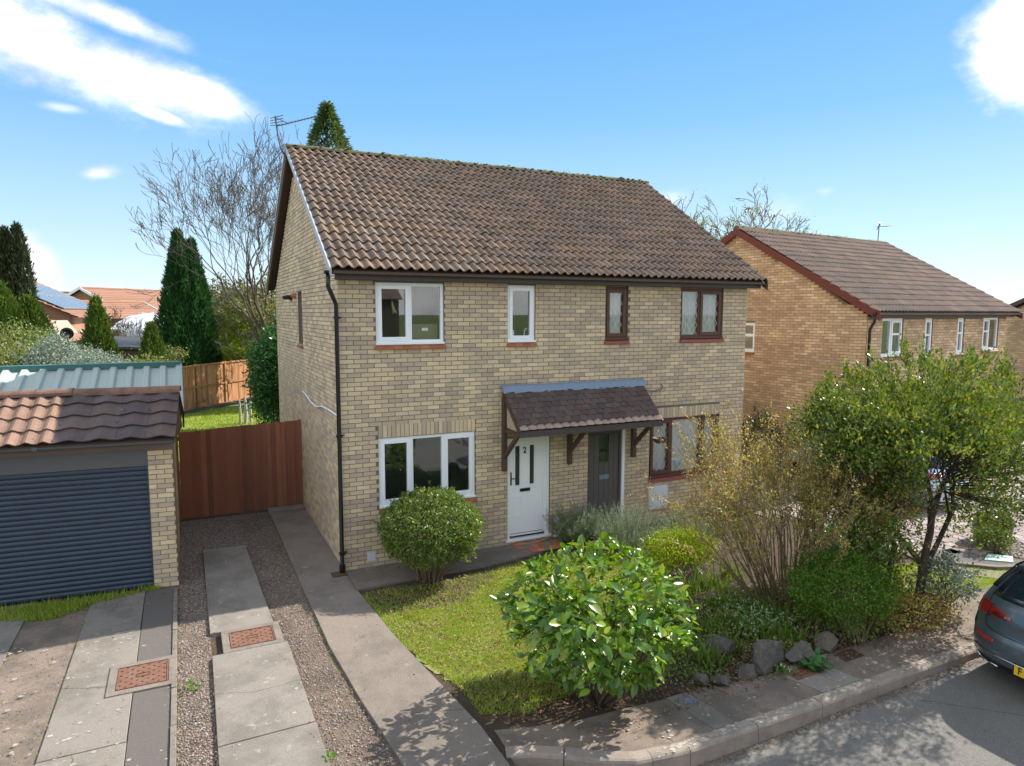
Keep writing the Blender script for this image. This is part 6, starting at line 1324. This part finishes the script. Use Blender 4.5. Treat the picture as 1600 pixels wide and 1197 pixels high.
# -------- conifers
def conifer(label, px, base_d, pyt, w, m, n=9000, prof='flame', seed=0, blade=(.16, .30), bw=.05, tops=((0, 0, 1),), group='conifers beyond the garages', zb=-.1, name='conifer_tree', core='conifer_leaf', twist=0):
    top = at(px, pyt, base_d); h = top[2] - zb; t = thing(name, label, 'tree', (top[0], top[1], zb), 0, group)
    MB().tube([(0, 0, 0), (0, 0, h * .8)], [.14, .03], 6).build('trunk', 'bark', t)
    Ps = []; Ds = []; V = []; 
    for (dx, dy, sc) in tops:
        k = int(n / len(tops)); z = rng.random(k) ** .8; a = rng.uniform(0, 6.28, k)
        if prof == 'flame': R = np.where(z < .25, .72 + z * 1.12, 1 - ((z - .25) / .75) ** 1.5)
        elif prof == 'column': R = np.where(z < .6, .9 + .1 * np.sin(z * 5), .98 * (1 - ((z - .6) / .4) ** 2.2))
        else: R = np.minimum(1, (1 - z) * 4.2 + .03)
        R = R * (1 + .16 * np.sin(a * 5 + z * 9 + seed) + .12 * np.sin(a * 9 - z * 17)) ; R = R * rng.uniform(.72, 1.0, k) ** .5 * np.where(rng.random(k) < .06, rng.uniform(1.0, 1.22, k), 1)
        x = np.cos(a) * R * w / 2 * (1 if len(tops) == 1 else .78) + dx * (.3 + .7 * z) ; y = np.sin(a) * R * w / 2 * (1 if len(tops) == 1 else .78) + dy * (.3 + .7 * z)
        Ps.append(np.column_stack([x, y, z * h * sc])); Ds.append(np.column_stack([np.cos(a) * .45, np.sin(a) * .45, np.full(k, 1.0)]) if prof != 'fir' else np.column_stack([np.cos(a), np.sin(a), np.full(k, .15)]))
    P = np.concatenate(Ps); Dd = np.concatenate(Ds); k = len(P); cl = 4
    P = np.repeat(P, cl, 0) + rng.normal(size=(k * cl, 3)) * [.05, .05, .08]; Dd = np.repeat(Dd, cl, 0) + rng.normal(size=(k * cl, 3)) * .28
    leaves('foliage', P, Dd, rng.uniform(*blade, len(P)), bw, m, t, 'rhomb', .3, kind='stuff')
    co = MB()
    for (dx, dy, sc) in tops:
        co.tube([(dx * .3, dy * .3, h * .03), (dx * .45, dy * .45, h * .3 * sc), (dx * .7, dy * .7, h * .6 * sc), (dx, dy, h * .93 * sc)], [w * .30, w * .36, w * (.25 if prof != 'column' else .34), .03] if prof != 'fir' else [w * .25, w * .2, w * .12, .01], 9)
    co.build('inner_crown', core, t); return t
conifer('big dark green flame-shaped conifer with a second tip, right of the orange roofs', 283, 33, 367, 2.75, 'conifer_leaf', 11000, 'flame', 1, tops=((-.18, 0, 1), (.42, .2, .95)), blade=(.18, .34), bw=.06)
conifer('small pointed green conifer, second from the left', 150, 21.5, 473, 1.32, 'gold_conifer_leaf', 4200, 'flame', 2, blade=(.10, .20), bw=.035)
conifer('smallest pale green conifer immediately left of the big one', 236, 21.5, 512, 1.20, 'gold_conifer_leaf', 3600, 'flame', 3, blade=(.10, .18), bw=.035)
conifer('tall slender dull green twin-tipped conifer at the left edge', 16, 26, 357, 1.15, 'dull_conifer_leaf', 5200, 'column', 4, tops=((-.22, 0, .98), (.2, 0, 1)), blade=(.14, .26), bw=.045, core='dull_conifer_leaf')
conifer('broad drooping green conifer in front of the tall slender one', 44, 23, 470, 1.25, 'gold_conifer_leaf', 3600, 'column', 5, blade=(.12, .22), bw=.04)
conifer('yellow-green conifer cut by the left edge of the picture', -2, 22, 450, 1.3, 'gold_conifer_leaf', 3000, 'column', 6, blade=(.12, .22), bw=.04)
ft = conifer('fir tree top rising behind the main roof ridge, next to the aerial', 511, 31, 166, 2.5, 'fir_leaf', 6500, 'fir', 7, blade=(.16, .30), bw=.06, group=None, name='fir_tree', zb=0)
# -------- bare trees
def bare_tree(label, px, d, pyt, lean, seed, m='grey_twig', leafm=None, nleaf=0, maxd=7, spread=.40, L0=.27, zb=0, r0=.20, name='bare_tree', up=.22, nl=6, tw=.008, sx=.55):
    top = at(px, pyt, d); h = top[2] - zb; t = thing(name, label, 'tree', (top[0], top[1], zb)); rr = random.Random(seed); outs = []; tips = []
    base = np.array([0, 0, 0.]); pts = [base, np.array([.05, 0, h * .12]), np.array([.0, 0, h * .24])]; outs.append((pts, [r0, r0 * .85, r0 * .75], 0))
    for k in range(nl):
        a = k * 6.28 / nl + rr.uniform(-.3, .3); dd = np.array([math.cos(a) * sx + lean, math.sin(a) * .5, rr.uniform(.6, 1.1)]); dd /= np.linalg.norm(dd)
        tips += grow(outs, pts[-1] - np.array([0, 0, rr.uniform(0, h * .06)]), dd, h * L0, r0 * .45, 1, maxd, rr, spread, up, (2, 3), 4, .72, tw, .20)
    limbs('trunk', [o for o in outs if o[2] <= 2], 'bark', t); limbs('branches', [o for o in outs if o[2] > 2], m, t, sides=(6, 5, 5, 4, 3, 3, 3, 3))
    T = np.array([q[0] for q in tips]); print(label[:20], 'tips', len(T), 'h', h, T.max(0))
    if leafm:
        c = T[rng.permutation(len(T))[:nleaf]]; c = np.repeat(c, 4, 0) + rng.normal(size=(len(c) * 4, 3)) * .12; leaves('foliage', c, rnd_dirs(len(c)), rng.uniform(.06, .12, len(c)), .04, leafm, t, 'rhomb', .2, kind='stuff')
    return t, T, h
t, T, h = bare_tree('tall leafless tree with fine spreading twigs behind the left gable', 424, 25, 222, -.06, 27, maxd=7, spread=.38, L0=.25, nl=9, tw=.008, sx=.42, up=.20, r0=.17)
c = T[rng.permutation(len(T))[:0]] if False else None
iv = []
for k in range(1500): a = rng.uniform(0, 6.28); z = rng.uniform(.2, 1) * 4.6; iv.append([math.cos(a) * .28, math.sin(a) * .28, z])
iv = np.array(iv) + rng.normal(size=(1500, 3)) * .12; leaves('ivy', iv, rnd_dirs(1500), rng.uniform(.08, .14, 1500), .07, 'ivy_leaf', t, 'rhomb', .2, kind='stuff')
bare_tree('yellowish budding tree behind the right end of the main roof', 1118, 34, 318, -.05, 33, m='twig', leafm='lime_leaf', nleaf=1700, maxd=7, spread=.48, L0=.26, name='budding_tree', r0=.2, nl=11, tw=.014, sx=.9, up=.14)
bare_tree('distant bare tree above the orange roofs', 70, 75, 452, 0, 35, maxd=4, spread=.5, L0=.25, r0=.12)
bare_tree('small leafless garden tree in front of the long orange roof', 195, 27, 480, .1, 37, m='twig', maxd=5, spread=.6, L0=.27, r0=.05, zb=2, name='bare_shrub')
bare_tree('thin dead-stemmed shrub below the yellow-green one at the end fence', 393, 32, 500, 0, 39, m='grey_twig', maxd=5, spread=.5, L0=.25, r0=.05, zb=.5, name='bare_shrub')
# -------- left hedge and background shrubs
def shrub_at(name, label, px, py, d, rx, rz_, m, n=900, per=8, L=.07, W=.04, zc=None, cat='shrub', lump=.15, group=None, ry=None):
    p = at(px, py, d); base = (p[0], p[1], 0); return bush(name, label, base, (0, 0, p[2] - rz_), (rx, ry or rx, rz_), n, m, L, W, lump, per, .09, 'bark', 10, .1, zmin=-.7, cat=cat, group=group)
shrub_at('shrub', 'yellow-green loose shrub above the left end of the green metal roof', 22, 515, 17, 1.5, 1.0, 'hedge_leaf', 1500, 9, .06, .035, ry=1.2)
shrub_at('shrub', 'grey-green silvery shrub below the solar-roofed bungalow', 88, 528, 16.5, .62, .7, 'silver_leaf', 900, 8, .05, .03)
shrub_at('shrub', 'second silvery shrub, low between the pointed conifer and the shed', 150, 553, 16, .62, .45, 'silver_leaf', 800, 8, .05, .03)
shrub_at('shrub', 'thin green shrub at the foot of the smallest conifer', 222, 560, 17, .75, .4, 'hedge_leaf', 500, 6, .06, .03)
shrub_at('shrub', 'light green sprig of leaves against the left end of the green metal roof', 12, 596, 13.6, .28, .22, 'lime_leaf', 160, 6, .05, .03)
shrub_at('shrub', 'green shrub left of the dark satellite dish', 62, 520, 20, .5, .4, 'laurel_leaf', 400, 7, .06, .04)
shrub_at('forsythia_bush', 'bright yellow-green shrub behind the end fence', 385, 507, 35, 1.6, 1.15, 'lime_leaf', 1500, 8, .09, .045, ry=1.0)
shrub_at('forsythia_bush', 'small golden yellow shrub below the bright yellow-green one', 372, 533, 34, .75, .55, 'lime_leaf', 500, 6, .09, .04)
shrub_at('laurel_bush', 'big dark green laurel leaning on the rear of the gable wall', 452, 490, 19.5, 1.0, 1.8, 'laurel_leaf', 2200, 9, .10, .05, lump=.12)
shrub_at('laurel_bush', 'dark glossy laurel behind the bleached stakes', 436, 565, 20, .72, .75, 'laurel_leaf', 1200, 8, .10, .05)
for i, (px, py, d, rx, rz_, m, lab) in enumerate(((345, 445, 46, 2.8, 2.4, 'wood_leaf', 'olive brown tree just right of the big conifer'), (375, 450, 40, 2.6, 2.4, 'wood_leaf', 'mottled brown and green tree behind the yellow-green shrub'),
        (415, 440, 36, 2.2, 2.6, 'hedge_leaf', 'pale olive tree behind the bare tree trunk'), (338, 478, 44, 1.7, 1.3, 'laurel_leaf', 'rounded dark green tree beside the big conifer'), (440, 470, 44, 3.4, 3.0, 'wood_leaf', 'dark tree mostly hidden by the gable'))):
    shrub_at('background_tree', lab, px, py, d, rx, rz_, m, 1700, 8, .16, .09, cat='tree', group='trees at the end of the back gardens')
hp = at(300, 505, 70)
P = np.column_stack([rng.uniform(-55, 30, 26000), rng.uniform(0, 6, 26000), rng.random(26000) ** 1.3 * 4.2]); P[:, 2] *= .75 + .35 * np.sin(P[:, 0] * .5) + .15 * np.sin(P[:, 0] * 1.7); P[:, :2] += [hp[0], hp[1]]
leaves('distant_tree_belt', P, rnd_dirs(len(P)), .5, .35, 'wood_leaf', None, 'rhomb', .2, kind='stuff', label='far belt of trees and hedges along the horizon')
MB().box(hp[0] - 55, hp[0] + 60, hp[1] + 3, hp[1] + 5, -.3, 2.6).build('distant_hedge', 'laurel_leaf', None, kind='stuff', label='dark core of the far hedge line')
shrub_at('hedge_shrub', 'low green shrub seen under the conservatory canopy', 205, 535, 30, 2.0, .7, 'hedge_leaf', 900, 7, .1, .05)
bush('shrub', 'straggly dry plant at the left end of the back garden bed by the fence', (*G(292, 640)[:2], 0), (0, 0, .3), (.6, .4, .35), 300, 'hedge_leaf', .07, .04, .2, 5, .08)
# opposite hedge, mirrored in the ground floor window
for i, (x, y, rx, rz_) in enumerate(((-4, -17, 2.0, 1.3), (-8.5, -18, 2.4, 1.7), (1.5, -17.5, 1.8, 1.2))):
    bush('hedge_shrub', ['green hedge bush across the road behind the viewpoint, middle one', 'green hedge bush across the road behind the viewpoint, left one', 'green hedge bush across the road behind the viewpoint, right one'][i], (x, y, -.1), (0, 0, rz_), (rx, 1.2, rz_), 1000, 'laurel_leaf', .12, .07, .1, 4, .1)
# ================================================================ cars
PROF = [(.14, .22), (.04, .26), (.0, .36), (.0, .50), (.02, .60), (.06, .66), (.075, .72), (.09, .84), (.14, .96), (.17, 1.0), (.30, 1.16), (.44, 1.31), (.50, 1.36), (.46, 1.41), (.60, 1.435), (1.0, 1.465), (1.6, 1.475), (2.1, 1.45), (2.5, 1.38),
        (2.9, 1.17), (3.2, 1.0), (3.3, .96), (3.7, .90), (4.05, .80), (4.2, .70), (4.27, .5), (4.26, .3), (4.18, .22)]
def car_w(z):
    zs = [.2, .3, .45, .7, .85, .97, 1.15, 1.35, 1.48]; ws = [.80, .86, .89, .895, .885, .85, .765, .665, .57]; return float(np.interp(z, zs, ws))
PA = np.array(PROF); sI = np.arange(len(PA))
def car_pt(s, t, off=0.0):
    x = float(np.interp(s, sI, PA[:, 0])); z = float(np.interp(s, sI, PA[:, 1])); a = abs(t)
    rear = max(0, 1 - x / .9) ; fr = max(0, 1 - (4.27 - x) / .9)
    ins = (.26 * a ** 4 + .03 * a * a); xx = x + ins * rear - ins * 1.4 * fr; zz = z - (.045 * a ** 4 if z > 1.3 else .015 * a ** 4)
    p = np.array([xx, t * car_w(z), zz])
    if off:
        e = .02; du = np.array(car_pt(min(s + e, len(PA) - 1), t)) - np.array(car_pt(max(s - e, 0), t)); dv = np.array(car_pt(s, min(1, t + e))) - np.array(car_pt(s, max(-1, t - e)))
        nn = np.cross(du, dv); nn /= np.linalg.norm(nn) + 1e-9; p = p + nn * off
    return p
def car(label, loc, rz, paint, plate):
    T = thing('parked_car', label, 'car', loc, rz); S = len(PA) - 1
    b = MB(); b.grid(lambda u, v: car_pt(u * S, -1 + 2 * v), S * 3, 24)
    for sg in (-1, 1):
        base = np.array([car_pt(s, sg) for s in np.linspace(0, S, S * 3 + 1)])
        i0 = int(np.argmax(base[:, 2])); 
        xs_ = np.linspace(.30, 3.92, 46); up = np.interp(xs_, base[3 * 5:3 * 24, 0], base[3 * 5:3 * 24, 2])
        # left end strip fits the curved corner
        colz = []
        for x, zt in zip(xs_, up):
            zb = .22
            for wx in (.92, 3.42):
                if abs(x - wx) < .36: zb = max(zb, .30 + math.sqrt(max(0, .36 ** 2 - (x - wx) ** 2)))
            colz.append([(x, sg * car_w(zb + (zt - zb) * q), zb + (zt - zb) * q) for q in np.linspace(0, 1, 10)])
        V = [p for c in colz for p in c]; F = [(i * 10 + j, (i + 1) * 10 + j, (i + 1) * 10 + j + 1, i * 10 + j + 1) for i in range(45) for j in range(9)]
        b.add(V, F if sg == -1 else [f[::-1] for f in F])
    b.box(.25, 4.0, -.78, .78, .2, .3)
    body = b.build('body', paint, T, smooth=True)
    def patch(name, s0, s1, t0, t1, m, off, nu=8, nv=10, fs0=None, fs1=None, parent=T, solid=True):
        q = MB()
        def fn(u, v):
            t = t0 + (t1 - t0) * v; a = fs0(v) if fs0 else s0; b_ = fs1(v) if fs1 else s1; return car_pt(a + (b_ - a) * u, t, off)
        q.grid(fn, nu, nv); o = q.build(name, m, parent, smooth=True)
        if solid: sm_ = o.modifiers.new('thick', 'SOLIDIFY'); sm_.thickness = off * .9; sm_.offset = -1
        return o
    patch('rear_window', 9.15, 11.9, -.86, .86, 'car_glass', .006)
    patch('windscreen', 18.1, 20.4, -.88, .88, 'car_glass', .006)
    for sg in (-1, 1):
        a, b_ = sorted((sg * .45, sg * .97))
        lo = (lambda v: 6.95 - .55 * v) if sg == 1 else (lambda v: 6.4 + .55 * v)
        hi = (lambda v: 7.35 + .62 * v) if sg == 1 else (lambda v: 7.97 - .62 * v)
        lo2 = lambda v, sg=sg: 7.05 - .45 * (v if sg == 1 else 1 - v)
        hi2 = lambda v, sg=sg: 7.30 + .72 * (v if sg == 1 else 1 - v) ** .8
        tl = patch('tail_lamp', 0, 0, a, b_, 'tail_red', .012, 6, 14, lo2, hi2)
        c0, c1 = sorted((sg * .74, sg * .76)); patch('lamp_seam', 6.7, 7.85, c0, c1, 'car_trim', .0135, 4, 2, parent=T)
        c0, c1 = sorted((sg * .50, sg * .72)); patch('lamp_inner', 6.98, 7.3, c0, c1, 'dark_red', .0145, 3, 6, parent=T)
        c0, c1 = sorted((sg * .60, sg * .95)); patch('reflector', 3.35, 3.75, c0, c1, 'reflector', .006, 3, 10, lambda v: 3.35, lambda v: 3.75)
        c0, c1 = sorted((sg * .46, sg * .94))
        q = MB(); q.tube([car_pt(2.35, sg * t, .012) for t in (.0, .3, .6, .8, .93)], .011, 6); q.tube([car_pt(1.2, sg * t, .012) for t in (.55, .7, .85)], .009, 6)
        q.tube([car_pt(s, sg * t, .012) for s, t in ((2.35, .93), (1.9, .95), (1.45, .92), (1.2, .85))], .009, 6).build('chrome_trim', 'chrome', T, smooth=True)
        # side glass
        g = MB(); zl, zh = 1.0, 1.36
        g.add([(.55, sg * (car_w(1.02) + .004), 1.02), (1.7, sg * (car_w(1.0) + .004), 1.0), (2.95, sg * (car_w(1.0) + .004), 1.0), (2.45, sg * (car_w(1.33) + .006), 1.33), (1.6, sg * (car_w(1.38) + .006), 1.38), (.75, sg * (car_w(1.33) + .006), 1.33)], [(0, 1, 4, 5), (1, 2, 3, 4)] if sg == -1 else [(5, 4, 1, 0), (4, 3, 2, 1)])
        g.build('side_window', 'car_glass', T)
        for wx in (.92, 3.42):
            wh = bpy.data.objects.new('wheel', None); link(wh); wh.parent = T; wh.location = (wx, sg * .78, .315)
            q = MB(); q.lathe((0, 0, 0), [(.19, -.09), (.29, -.10), (.315, -.07), (.315, .07), (.29, .10), (.19, .09)], 28); q.v = [(x, z, y) for x, y, z in q.v]; q.build('tyre', 'rubber', wh)
            q = MB(); q.lathe((0, 0, 0), [(.05, .02), (.19, .03), (.20, .085), (.19, .085)], 20); q.v = [(x, z * sg, y) for x, y, z in q.v]
            for k in range(5): a_ = k * 1.2566; q.bar((0, .07 * sg, 0), (.19 * math.cos(a_), .085 * sg, .19 * math.sin(a_)), .035, .02)
            q.build('rim', 'alloy', wh)
        mr = MB().box(2.62, 2.76, min(sg * .86, sg * 1.02), max(sg * .86, sg * 1.02), .98, 1.12).build('wing_mirror', paint, T, bevel=.03)
    q = MB()
    seam = [(4.9, .0), (4.9, .45), (5.0, .66), (5.5, .76), (6.3, .79), (7.3, .78), (8.3, .84), (9.2, .88), (12.6, .86)]
    for sg in (-1, 1): q.tube([car_pt(s, sg * t, .001) for s, t in seam], .006, 5)
    q.build('tailgate_seam', 'car_trim', T)
    q = MB(); q.grid(lambda u, v: car_pt(.2 + 1.5 * u, -.9 + 1.8 * v, .004), 4, 16); q.build('lower_valance', 'car_trim', T, smooth=True)
    q = MB().tube([car_pt(9.4, .1, .02), car_pt(10.4, -.35, .02)], .008, 5).build('rear_wiper', 'car_trim', T)
    q = MB()
    for sg in (-1, 1): q.tube([car_pt(s, sg * .93, .02) for s in (14.3, 15, 16, 17, 17.8)], .014, 6)
    q.build('roof_rail', 'car_trim', T)
    for sg in (-1, 1): MB().tube([car_pt(s, sg * .955, .006) for s in (9.6, 10.5, 11.5, 12.4)], .03, 6).build('window_pillar', 'car_trim', T, smooth=True)
    # number plate
    ps = 2.55; z0 = .30 if plate == 'F' else .42; px_ = -.012
    pl_ = MB().box(px_ - .006, px_, -.262, .262, z0, z0 + .115).build('number_plate', 'plate_yellow', T, bevel=.004); MB().box(px_, px_ + .05, -.275, .275, z0 - .012, z0 + .127).build('plate_surround', 'car_trim', T)
    if plate: 
        R_ = Matrix(((0, 0, -1, px_ - .007), (-1, 0, 0, .262 - .062 if plate == 'F' else 0), (0, 1, 0, z0 + .0575), (0, 0, 0, 1)))
        text_obj('plate_letter', plate, .115, R_, 'black_ink', pl_, .0015, .002, .85)
    return T
car('dark blue-grey hatchback parked at the kerb, only its rear left corner in the picture', (6.15, -7.13, -.115), 0, 'car_paint', 'F')
car('pale silver-blue hatchback on the drive behind the evergreen tree', (12.85, -2.2, -.06), math.radians(98), 'silver_paint', '')
# ================================================================ right-hand yard
sheet('block_paved_drive', [(9.9, -4.45), (14, -5.0), (24, -5.0), (24, 3.0), (9.3, 3.0), (9.2, -3.4)], .0, 'block_paving')
sheet('side_path', [(8.66, -.9), (9.3, -.9), (9.3, 9), (8.66, 9)], .0, 'path_concrete')
poly_box('dark_path', [(9.25, -3.35), (11.3, -4.0), (10.75, -4.9), (9.95, -4.55), (9.1, -3.75)], -.1, .012, 'tarmac_strip', **S_)
poly_box('path_edging', [(9.1, -3.72), (9.95, -4.52), (10.7, -4.86), (10.72, -4.94), (9.9, -4.62), (9.03, -3.78)], -.1, .05, 'stone_edging', **S_)
sheet('concrete_apron', [(9.0, -3.84), (9.86, -4.66), (10.7, -4.97), (11.2, -5.0), (11.1, -5.15), (9.6, -4.95), (8.8, -4.1)], .003, 'concrete')
b0, b1, b2, b3 = G(1543, 868), G(1582, 872), G(1583, 881), G(1538, 877)
poly_box('inspection_cover', [tuple(q[:2]) for q in (b3, b2, b1, b0)], .0, .035, 'mint_cover', label='pale mint green inspection cover lying beside the dark path', category='cover')
pebbles('slate_pebbles', [[tuple(G(x, y)[:2]) for x, y in ((1490, 858), (1545, 862), (1600, 876), (1600, 850), (1560, 838), (1500, 845))]], 1400, .01, .012, .035, 'gravel_stone', label='grey slate pebbles round the black plant pots')
pb = MB()
for i in range(40):
    for j in range(28):
        x = 9.35 + i * .22; y = -4.3 + j * .11 * 2
        if x < 9.95 + max(0, -y - 4) * 2: continue
        pb.box(x + (j % 2) * .11, x + (j % 2) * .11 + .205, y, y + .205, -.01, .012 + .003 * ((i * 7 + j * 3) % 3))
pb.build('paving_block', 'block_paving', None, kind='stuff', label='worn pinkish paving blocks of the neighbouring drive')
for i, (px, py, r_, h_, lab) in enumerate(((1538, 846, .24, .48, 'left of the two black plant pots beyond the small lawn'), (1562, 852, .21, .50, 'right of the two black plant pots beyond the small lawn'))):
    b = G(px, py); t = thing('plant_pot', lab, 'plant pot', (b[0], b[1], 0), 0, 'black plant pots')
    MB().lathe((0, 0, 0), [(r_ * .72, 0), (r_ * .95, h_ * .8), (r_, h_ * .85), (r_, h_), (r_ * .88, h_), (r_ * .85, h_ * .9)], 18).build('pot_body', 'black_plastic', t, smooth=False)
    MB().lathe((0, 0, 0), [(.001, h_ * .9), (r_ * .87, h_ * .9)], 12).build('compost', 'soil', t)
b = G(1550, 862); bush('shrub', 'small yellow-green bush in front of the black plant pots', (b[0], b[1], 0), (0, 0, .24), (.26, .26, .22), 170, 'tree_leaf', .05, .028, .15, 6, .05, 'twig', 10, .2)
p = G(1170, 760)
MB().tube([(9.6, 1.2, .0), (9.6, 1.2, 1.4), (9.58, 1.2, 2.35)], [.10, .16, .05], 8)
t = thing('folded_parasol', 'narrow blue folded parasol standing beside the right corner of the main house', 'parasol', (9.45, 1.0, 0)); MB().tube([(0, 0, 0), (0, 0, 2.3)], .02, 6).build('pole', 'metal', t)
MB().tube([(0, 0, 1.0), (0, 0, 1.3), (0, 0, 1.8), (0, 0, 2.2)], [.07, .11, .09, .02], 8).build('folded_cover', 'blue_plastic', t)
bush('hedge_shrub', 'dark hedge between the two houses, mostly behind the twiggy shrub', (11.0, 1.9, 0), (0, 0, .8), (1.1, .6, .9), 900, 'wood_leaf', .06, .035, .1, 7, .06)
bush('hedge_shrub', 'green hedge against the neighbouring front wall', (15.5, .6, -.2), (0, 0, .7), (2.0, .6, .8), 1200, 'tree_leaf', .06, .035, .1, 7, .06)
